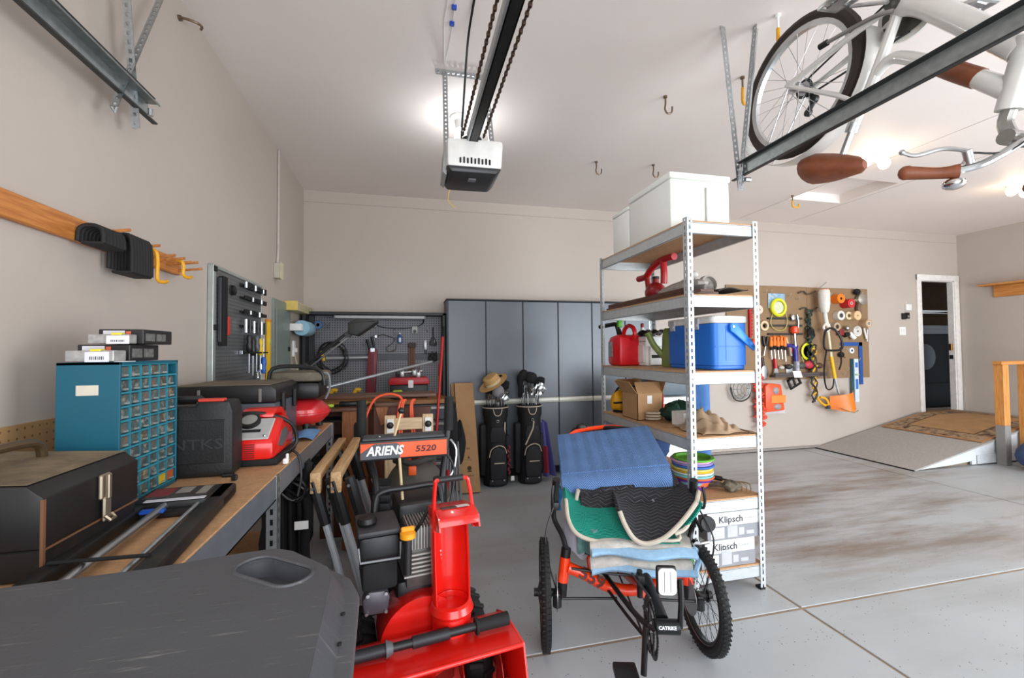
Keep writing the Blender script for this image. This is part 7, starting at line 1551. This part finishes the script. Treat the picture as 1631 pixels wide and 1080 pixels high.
spool('washer_ring', 'small white ring with blue centre above the spirit level', 6.03, 1.315, .04, .02, 'e4e4e6', '2a4f9c', .4)
spool('tape_roll', 'pale tape roll hooked at left of the brown pegboard', 4.575, 1.655, .065, .035, 'd6bf9e', 'b39a76', .65)
spool('tape_roll', 'pale round roll at upper left behind the shelf post', 4.48, 1.865, .06, .05, 'd3c6b0', 'a39478', .3)
hkb = mat('board_hook', 'd5d2cc', .35, .6)
q = random.Random(21)
for k, (x, z) in enumerate(((4.60, 2.10), (4.68, 2.10), (4.98, 2.06), (5.12, 2.02), (5.52, 2.02), (5.66, 2.08), (5.88, 2.06), (5.52, 1.62), (5.6, 1.18), (5.7, 1.15), (5.78, 1.16), (5.9, 1.32), (6.12, 1.18), (5.92, 1.05), (5.86, .99), (6.1, 1.62), (6.2, 2.1))):
    S('peg_hook', 'small bare peg hook on the brown pegboard', 'hook', B().tube([(x, F, z), (x, Y(.04), z), (x, Y(.055), z + .012), (x, Y(.06), z + .03)], .004, n=6, sm=2), hkb, group='bare hooks on the brown pegboard')
# trimmer line pack
t = T('line_pack', 'coil of neon yellow trimmer line on a blue card', 'line pack', (4.79, F, 1.75), group=None)
P(t, 'card', B().box((4.66, Y(.012), 1.83), (4.93, Y(.004), 2.03), .004), mat('card_blue', '7fa6c6', .5, dirt='e0dcc0', dscale=14)); P(t, 'coil', B().lathe([(.085, 0), (.10, -.01), (.12, 0), (.125, .03), (.11, .045), (.09, .04), (.085, 0)], 30, tr(4.80, Y(.012), 1.84) @ rot('X', 90)), mat('neon', 'dfe02a', .4)); P(t, 'label', B().lathe([(.08, 0), (.08, .02), (0, .021)], 24, tr(4.80, Y(.012), 1.84) @ rot('X', 90)), mat('line_label', 'cfd3b4', .5))
P(t, 'loose_line', B().tube([(4.72, Y(.02), 1.76), (4.68, Y(.02), 1.63), (4.76, Y(.02), 1.54), (4.90, Y(.02), 1.55), (4.95, Y(.02), 1.66), (4.92, Y(.02), 1.78)], .006, n=6, sm=5), mat('neon_dim', 'b9b05a', .5))
# magnetic bars
for k, z in enumerate((1.67, 1.53, 1.36)):
    t = T('tool_bar', 'black magnetic tool bar on the brown pegboard, %s of three' % ['top', 'middle', 'lowest'][k], 'tool bar', (4.9, F, z), group='black magnetic bars'); P(t, 'bar', B().box((4.60, Y(.02), z - .012), (5.16, F, z + .012), .002), blackm); P(t, 'magnet_strip', B().box((4.61, Y(.022), z - .004), (5.15, Y(.02), z + .004)), greydark)
t = T('snips', 'chrome snips hanging over the top black bars', 'snips', (5.08, F, 1.55)); P(t, 'head', B().ell((5.03, Y(.04), 1.68), (.04, .02, .05)), chrome); P(t, 'handle', B().tube([(5.10, Y(.03), 1.72), (5.12, Y(.03), 1.62), (5.11, Y(.03), 1.53)], .012, n=8), steel)
t = T('caulk_tool', 'orange topped silver tool on the lowest black bar', 'tool', (5.02, F, 1.15)); P(t, 'handle', B().lathe([(.03, 0), (.05, .02), (.05, .08), (.03, .10), (0, .10)], 12, tr(5.03, Y(.05), 1.36)), orange); P(t, 'shaft', B().cyl((5.03, Y(.05), 1.36), (5.04, Y(.05), 1.12), .016, n=8), steel)
for k in range(5):
    x = 4.71 + .055 * k
    t = T('screwdriver', 'orange handled screwdriver in a row on the brown pegboard, %s from left' % ['first', 'second', 'third', 'fourth', 'fifth'][k], 'screwdriver', (x, F, 1.05), group='orange screwdrivers'); P(t, 'handle', B().lathe([(.01, 0), (.022, .01), (.024, .07), (.016, .10), (.024, .13), (0, .15)], 10, tr(x, Y(.04), 1.19 + .012 * (k % 2))), mat('driver_orange', 'ee7a22', .4)); P(t, 'collar', B().lathe([(.018, -.03), (.02, .02)], 10, tr(x, Y(.04), 1.18 + .012 * (k % 2))), blackm); P(t, 'blade', B().cyl((x, Y(.04), 1.16), (x + .01, Y(.04), 1.03 - .03 * (k == 4)), .009, n=6), steel)
t = T('putty_knife', 'chisel with white blade beside the orange screwdrivers', 'chisel', (4.97, F, .98)); P(t, 'blade', B().prism([(4.98, .98), (5.01, .985), (4.975, 1.14), (4.95, 1.14)], -Y(.02), -Y(.03) + .02, XZ), steel); P(t, 'handle', B().cyl((4.955, Y(.03), 1.14), (4.93, Y(.03), 1.23), .015), mat('handle_pale', 'c9b79c', .5))
t = T('spray_gun', 'blue pistol grip nozzle hanging low on the brown pegboard', 'nozzle', (5.05, F, .95)); P(t, 'grip', B().tube([(5.0, Y(.04), 1.21), (5.05, Y(.045), 1.15), (5.06, Y(.04), .98)], .03, n=10, sm=3), mat('nozzle_blue', '2c2c86', .4)); P(t, 'head', B().cyl((4.90, Y(.04), 1.22), (5.08, Y(.04), 1.19), .025), mat('nozzle_blue', '2c2c86', .4)); P(t, 'canister', B().cyl((5.06, Y(.05), 1.0), (5.065, Y(.05), .86), .035), mat('canister', '8f8d94', .4, dirt='cfccd2', dscale=20)); P(t, 'trigger', B().box((4.98, Y(.05), 1.10), (5.0, Y(.03), 1.19), .004), orange)
t = T('trimmer_line', 'loose coil of neon yellow line on the brown pegboard', 'coil', (5.2, F, 1.0)); P(t, 'coil', B().lathe([(.10, -.012), (.12, 0), (.10, .014), (.085, 0), (.10, -.012)], 28, tr(5.235, Y(.03), 1.12) @ rot('X', 90)), mat('neon', 'dfe02a', .4)); P(t, 'tail', B().tube([(5.12, Y(.03), 1.05), (5.18, Y(.03), .93), (5.28, Y(.03), .92), (5.36, Y(.03), 1.0)], .006, n=6, sm=4), mat('neon_dim', 'b9b05a', .5))
t = T('utility_knife', 'red handled scraper low on the brown pegboard', 'scraper', (4.74, F, .9)); P(t, 'handle', B().tube([(4.745, Y(.03), 1.05), (4.75, Y(.03), .92)], .024, n=10), redp); P(t, 'blade', B().prism([(4.71, .82), (4.80, .82), (4.775, .92), (4.73, .92)], -Y(.022), -Y(.03) + .01, XZ), steel)
t = T('trowel', 'red and black handled silver trowel at lower left of the board', 'trowel', (4.52, F, .8)); P(t, 'handle', B().tube([(4.50, Y(.03), 1.06), (4.51, Y(.03), .95)], .024, n=10), black); P(t, 'red_stripe', B().tube([(4.475, Y(.03), 1.06), (4.48, Y(.03), .95)], .012, n=8), redp); P(t, 'blade', B().ell((4.55, Y(.02), .86), (.055, .008, .10)), steel)
t = T('scissors', 'black pliers at left of the orange screwdrivers', 'pliers', (4.58, F, 1.1)); P(t, 'grips', B().tube([(4.55, Y(.03), 1.32), (4.56, Y(.03), 1.22), (4.58, Y(.03), 1.19)], .018, n=8, sm=2).tube([(4.62, Y(.03), 1.31), (4.60, Y(.03), 1.22), (4.585, Y(.03), 1.19)], .018, n=8, sm=2), black); P(t, 'jaws', B().cyl((4.583, Y(.03), 1.2), (4.55, Y(.03), 1.06), .012), steel)
t = T('red_clamp', 'tall red bar clamp half behind the shelf post', 'clamp', (4.27, F, 1.3)); P(t, 'bar', B().box((4.255, Y(.03), 1.42), (4.285, F, 1.86), .003), redp)
tb_ = B()
for k in range(9): tb_.box((4.285, Y(.03), 1.45 + k * .045), (4.305, F, 1.475 + k * .045))
P(t, 'teeth', tb_, redp, kind='stuff'); P(t, 'screw', B().cyl((4.29, Y(.05), 1.30), (4.30, Y(.05), 1.40), .03), orange)
# tray of bits along the board's lower edge
t = T('tool_tray', 'dark tool tray with odds and ends along the lower edge of the brown board', 'tray', (5.1, F, .9)); P(t, 'tray', B().box((4.66, Y(.10), .90), (5.50, F, .925), .003).box((4.66, Y(.10), .925), (5.50, Y(.092), .955), .003), mat('tray_dark', '4c4340', .5))
for i, (x, col, r, nm_) in enumerate(((4.92, '2b2a2a', .035, 'black knob'), (5.12, '4a4a48', .045, 'grey fitting'), (5.25, 'b3303a', .055, 'red gun body'), (5.42, '5a4030', .04, 'brown fitting'), (4.80, 'c9c4ba', .025, 'pale bit'))):
    t = T('small_part', nm_ + ' lying in the dark tool tray', 'part', (x, Y(.06), .926), group='small parts in the tool tray'); P(t, 'body', B().ell((x, Y(.055), .926 + r), (r * 1.5, .035, r), 12, 8), mat('part_' + col, col, .5)); P(t, 'tip', B().cyl((x + r, Y(.055), .926 + r), (x + r * 2.2, Y(.055), .926 + r * .8), r * .35), greydark)
t = T('price_cards', 'two white cards hanging over the tool tray', 'cards', (4.99, F, .92)); P(t, 'card', B().box((4.92, Y(.012), .965), (5.06, Y(.006), 1.08)), paper); P(t, 'card', B().box((-.06, -.003, -.04), (.07, .003, .05), 0, tr(5.0, Y(.105), .945) @ rot('X', -20)), paper); P(t, 'print', B().box((4.945, Y(.0135), 1.0), (5.035, Y(.012), 1.05)), klg)
t = T('bracket_card', 'black plastic bracket with cut outs hanging under the tray', 'bracket', (4.98, F, .74))
Mq = tr(4.985, Y(.05), .80) @ rot('Y', -25)
for a in ((-.10, -.07, .10, -.045), (-.10, .045, .10, .07), (-.10, -.07, -.07, .07), (.07, -.07, .10, .07), (-.012, -.07, .012, .07)): P(t, 'bar', B().box((a[0], -.012, a[1]), (a[2], .012, a[3]), .004, Mq), black)
# string trimmer and cords
t = T('string_trimmer', 'string trimmer with white motor, yellow shaft and orange guard on the brown board', 'trimmer', (5.62, F, .55))
P(t, 'motor', B().lathe([(.045, 0), (.058, .04), (.067, .12), (.07, .26), (.062, .30), (0, .31)], 20, tr(5.415, Y(.13), 1.67)), mat('trimmer_white', 'd9d5cc', .4)); P(t, 'motor_cap', B().lathe([(.062, .295), (.056, .312), (0, .315)], 18, tr(5.415, Y(.13), 1.67)), mat('trimmer_peach', 'e2a98c', .5)); P(t, 'neck', B().tube([(5.42, Y(.13), 1.69), (5.44, Y(.12), 1.60), (5.47, Y(.11), 1.50)], .028, n=12, sm=3), mat('trimmer_white', 'd9d5cc', .4)); P(t, 'rear_handle', B().tube([(5.44, Y(.12), 1.52), (5.40, Y(.12), 1.47), (5.45, Y(.12), 1.42), (5.50, Y(.12), 1.45), (5.49, Y(.12), 1.52)], .016, n=8, sm=3), mat('trimmer_white', 'd9d5cc', .4))
P(t, 'loop_handle', B().tube([(5.48, Y(.14), 1.46), (5.38, Y(.16), 1.40), (5.34, Y(.18), 1.20), (5.44, Y(.18), 1.16), (5.62, Y(.18), 1.18), (5.64, Y(.17), 1.30), (5.56, Y(.15), 1.44), (5.48, Y(.14), 1.46)], .014, n=8, sm=4), black)
P(t, 'harness', B().tube([(5.40, Y(.16), 1.18), (5.37, Y(.14), .90), (5.40, Y(.14), .66), (5.50, Y(.14), .66), (5.53, Y(.14), .78)], .010, n=6, sm=4).tube([(5.62, Y(.17), 1.2), (5.66, Y(.14), 1.0), (5.62, Y(.14), .9)], .01, n=6, sm=3), black)
P(t, 'shaft', B().cyl((5.475, Y(.11), 1.52), (5.545, Y(.10), 1.04), .018), mat('trimmer_cream', 'd9cfae', .4)); P(t, 'shaft', B().cyl((5.54, Y(.10), 1.08), (5.605, Y(.09), .78), .022), yellow); P(t, 'shaft', B().tube([(5.60, Y(.09), .80), (5.65, Y(.09), .62), (5.70, Y(.10), .46)], .014, n=10, sm=2), zinc)
P(t, 'guard', B().sheet(lambda u, v: (5.50 + .40 * u, Y(.10) - .16 * math.sin(PI * u) * (1 - .3 * v), .40 + .05 * math.sin(PI * u) * 0 + .17 * v + .07 * (u - .35) - .06 * math.sin(PI * u) * (1 - v)), 16, 8, .008), mat('guard_orange', 'e8781c', .4)); P(t, 'spool_head', B().lathe([(.0, 0), (.05, 0), (.055, .03), (.03, .06), (0, .06)], 16, tr(5.71, Y(.12), .42)), greydark); P(t, 'cutter_line', B().tube([(5.55, Y(.2), .40), (5.66, Y(.28), .345), (5.80, Y(.24), .36)], .006, n=6, sm=3), mat('line_tan', '9a7a3a', .5))
t = T('extension_cord', 'yellow and black extension cord hanging beside the string trimmer', 'cord', (5.32, F, .45)); yc = mat('cord_amber', 'e0a51c', .5)
P(t, 'hank', B().tube([(5.27 + .045 * math.sin(k * 2.1), Y(.06) - .02 * math.cos(k * 1.3), 1.20 - .62 * ((k % 12) / 11 if (k // 12) % 2 == 0 else 1 - (k % 12) / 11)) for k in range(48)], .012, n=6, sm=2), yc); P(t, 'black_strand', B().tube([(5.25 + .05 * math.sin(k * 1.7 + 1), Y(.085), 1.25 - .75 * ((k % 10) / 9 if (k // 10) % 2 == 0 else 1 - (k % 10) / 9)) for k in range(30)], .010, n=6, sm=2), black); P(t, 'tail', B().tube([(5.28, Y(.06), .62), (5.33, Y(.08), .50), (5.42, Y(.09), .44), (5.48, Y(.08), .46), (5.44, Y(.07), .53), (5.36, Y(.06), .55)], .016, n=8, sm=4), yc); P(t, 'plug', B().cyl((5.42, Y(.1), .42), (5.46, Y(.1), .42), .025), greydark)
t = T('extension_cord', 'dark green cord hanging at left of the string trimmer', 'cord', (5.15, F, .9)); P(t, 'hank', B().tube([(5.18 + .05 * math.sin(k * 2.3), Y(.04) - .02 * math.cos(k * 1.1), 1.72 - .78 * ((k % 14) / 13 if (k // 14) % 2 == 0 else 1 - (k % 14) / 13)) for k in range(42)], .012, n=6, sm=2), mat('cord_green', '24352c', .6)); P(t, 'knot', B().tube([(5.17 + .06 * math.sin(k * 1.9), Y(.07), 1.42 + .05 * math.cos(k * 2.6)) for k in range(14)], .012, n=6, sm=2), blackm)
for k, (z, la) in enumerate(((2.05, 'upper dark twig shaped hook bar beside the white motor'), (1.80, 'lower dark twig shaped hook bar beside the white motor'))):
    S('hook_bar', la, 'hook bar', B().tube([(5.06, Y(.02), z), (5.14, Y(.03), z + .025), (5.2, Y(.02), z - .01), (5.28, Y(.03), z), (5.33, Y(.04), z + .03)], .01, n=6, sm=3), mat('twig', '4b3f33', .6))
S('antenna_wire', 'thin wire sticking up above the white trimmer motor', 'wire', B().tube([(5.36, Y(.05), 2.10), (5.40, Y(.06), 2.22), (5.52, Y(.06), 2.30)], .005, n=5), grey)
# right-hand things
blu = mat('square_blue', '1f4f96', .4)
t = T('framing_square', 'blue L shaped framing square at right of the brown pegboard', 'square', (6.1, F, .8)); P(t, 'blade', B().box((6.165, Y(.012), .84), (6.225, Y(.004), 1.43)), blu); P(t, 'tongue', B().box((5.845, Y(.012), 1.38), (6.225, Y(.004), 1.43)), blu)
t = T('spirit_level', 'blue and white spirit level hanging at lower right of the brown board', 'level', (6.05, F, .58)); P(t, 'body', B().box((6.025, Y(.05), .60), (6.10, Y(.006), 1.20), .003), mat('level_white', 'cdd6dc', .4)); P(t, 'side_face', B().box((6.01, Y(.05), .60), (6.026, Y(.006), 1.20), .002), mat('level_teal', '3d6f80', .4)); P(t, 'blue_print', B().box((6.04, Y(.0515), .78), (6.085, Y(.05), .92)), mat('level_blue', '2f6fc0', .4)); P(t, 'blue_print', B().box((6.04, Y(.0515), 1.08), (6.085, Y(.05), 1.15)), mat('level_blue', '2f6fc0', .4)); P(t, 'vial', B().cyl((6.035, Y(.055), .98), (6.09, Y(.055), .98), .012), mat('vial_green', 'a9c8a0', .2))
t = T('coupling', 'dark red and white fittings under the tape rolls', 'fittings', (5.85, F, 1.35)); P(t, 'red_body', B().box((5.80, Y(.06), 1.40), (5.88, F, 1.49), .01), mat('dark_red', '7d211f', .5)); P(t, 'black_nut', B().cyl((5.90, Y(.04), 1.40), (5.97, Y(.04), 1.42), .03), black); P(t, 'white_pipe', B().cyl((5.98, Y(.04), 1.44), (6.06, Y(.05), 1.36), .03), paper); P(t, 'silver_knob', B().ell((5.94, Y(.05), 1.50), (.035, .03, .035)), steel)
t = T('fishing_reel', 'grey reel with dark knob in the top right corner of brown board', 'reel', (6.2, F, 1.8)); P(t, 'body', B().lathe([(.05, 0), (.08, .02), (.08, .06), (.05, .08), (0, .08)], 18, tr(6.20, F, 1.99) @ rot('X', 90)), mat('reel_grey', '9d958c', .4, .4)); P(t, 'knob', B().ell((6.11, Y(.05), 2.09), (.045, .04, .045)), blackm); P(t, 'foot', B().tube([(6.17, Y(.03), 1.95), (6.14, Y(.03), 1.86), (6.17, Y(.03), 1.78)], .03, n=8, sm=2), mat('reel_brown', '6a4d38', .5)); P(t, 'handle', B().cyl((6.0, Y(.03), 1.96), (6.14, Y(.04), 1.98), .02), mat('reel_rod', '8a7a62', .4))
t = T('scraper_pair', 'white handled awl at right edge of the brown pegboard', 'awl', (6.33, F, 1.35)); P(t, 'shaft', B().cyl((6.30, Y(.03), 1.52), (6.34, Y(.03), 1.37), .012), paper); P(t, 'tip', B().cyl((6.36, Y(.03), 1.5), (6.35, Y(.03), 1.33), .008), steel)
t = T('drill_chuck', 'small dark clamp hanging left of the blue square', 'clamp', (5.82, F, 1.08)); P(t, 'body', B().ell((5.83, Y(.03), 1.12), (.045, .03, .04)), blackm); P(t, 'screw', B().cyl((5.83, Y(.03), 1.12), (5.88, Y(.04), 1.08), .01), brown)
# orange things at the board's lower left
t = T('orange_case', 'orange plastic case in a clear bag hanging under the brown pegboard', 'case', (4.6, F, .5)); oc2 = mat('case_orange', 'e8582e', .4); P(t, 'shell', B().prism([(4.50, .56), (4.80, .58), (4.75, .92), (4.55, .94), (4.50, .90)], -F, -Y(.07), XZ, .015), oc2); P(t, 'wrap', B().box((4.58, Y(.078), .68), (4.81, Y(.071), .78), .004), mat('case_wrap', 'f08a3a', .35)); P(t, 'grey_part', B().ell((4.66, Y(.07), .84), (.05, .02, .05)), mat('case_grey', '9a8f90', .4)); P(t, 'grey_part', B().ell((4.68, Y(.07), .63), (.06, .02, .04)), mat('case_grey', '9a8f90', .4)); P(t, 'bag', B().box((4.52, Y(.004), .53), (4.86, Y(.001), .60)), mat('bag_clear', 'c9c4c6', .25))
t = T('extension_cord', 'orange extension cord hanging beside the shelf post on the back wall', 'cord', (4.45, F, .2)); oo = mat('cord_orange_red', 'd9482c', .5)
P(t, 'hank', B().tube([(4.44 + .07 * math.sin(k * 2.2), Y(.05) - .025 * math.cos(k * 1.3), 1.02 - .55 * ((k % 14) / 13 if (k // 14) % 2 == 0 else 1 - (k % 14) / 13)) for k in range(56)], .013, n=6, sm=2), oo); P(t, 'twist', B().tube([(4.46 + .06 * math.sin(k * 1.4), Y(.07) - .015 * math.cos(k), .58 - .02 * k) for k in range(14)], .018, n=8, sm=3), oo); P(t, 'tail', B().tube([(4.44, Y(.06), .32), (4.48, Y(.05), .22), (4.47, Y(.04), .12), (4.43, Y(.04), .05)], .008, n=6, sm=3), mat('tail_red', '8f3a44', .5))
def cage_b():
    b = B()
    for r, y in ((.13, .02), (.125, .07), (.10, .11), (.06, .13)): b.tube([(4.16 + r * math.cos(a * PI / 10), Y(y), .84 + r * math.sin(a * PI / 10)) for a in range(20)], .005, n=5, closed=True)
    for a in range(8):
        c_, s_ = math.cos(a * PI / 4), math.sin(a * PI / 4); b.tube([(4.16 + r * c_, Y(y), .84 + r * s_) for r, y in ((.13, .02), (.125, .07), (.10, .11), (.06, .13))], .004, n=5)
    return b
t = T('wire_basket', 'round wire cage with dark cord hanging on the wall beyond the shelves', 'wire cage', (4.1, F, .7)); P(t, 'cage', cage_b(), mat('cage_grey', '8e9290', .4, .4)); P(t, 'cord', B().tube([(4.02, Y(.05), .86), (4.06, Y(.05), .72), (4.18, Y(.05), .68), (4.30, Y(.05), .74), (4.3, Y(.05), .86)], .009, n=6, sm=4), greydark)

# final hanging heights on the brown board
HANG = (('coil of neon yellow trimmer line', 0, .06), ('black magnetic tool bar on the brown pegboard, top', .04, .085), ('black magnetic tool bar on the brown pegboard, middle', .04, .13), ('black magnetic tool bar on the brown pegboard, lowest', .04, .185), ('chrome snips', 0, .085), ('orange topped silver tool', 0, .19), ('orange handled screwdriver in a row', -.05, .18), ('chisel with white blade', -.02, .27), ('blue pistol grip nozzle', -.01, .18), ('loose coil of neon yellow', .04, .19), ('red handled scraper', -.02, .17), ('trowel at lower left', .02, .18), ('black pliers at left of the orange', .0, .2), ('tall red bar clamp', .09, .08), ('dark tool tray', .0, .075), ('lying in the dark tool tray', .0, .075), ('two white cards', .0, .06), ('black plastic bracket', .02, .105), ('string trimmer with white motor', .03, .16), ('yellow and black extension cord', .05, .14), ('dark green cord', .11, .14), ('upper dark twig', .08, .05), ('lower dark twig', .1, .08), ('grey reel with dark knob', .0, .045), ('dark red and white fittings', -.02, .125), ('white handled awl', -.06, .11), ('small dark clamp hanging', .0, .14), ('orange plastic case', .03, -.04), ('thin wire sticking up', .05, -.05))
for o in list(C.objects):
    la = o.get('label')
    if la and o.parent is None:
        for key, dx, dz in HANG:
            if key in la: o.location.x += dx; o.location.z += dz

ORD = 'first second third fourth fifth sixth seventh eighth ninth tenth eleventh twelfth thirteenth fourteenth fifteenth sixteenth seventeenth eighteenth'.split()
for grp, board in (('bare hooks on the brown pegboard', 'brown pegboard'), ('bare hooks on the slate pegboard', 'slate pegboard')):
    hs = sorted((o for o in C.objects if o.get('group') == grp), key=lambda o: (round(o.location.x, 3), o.location.z))
    for k, o in enumerate(hs): o['label'] = 'small bare steel peg hook, %s from the left on the %s' % (ORD[k], board)
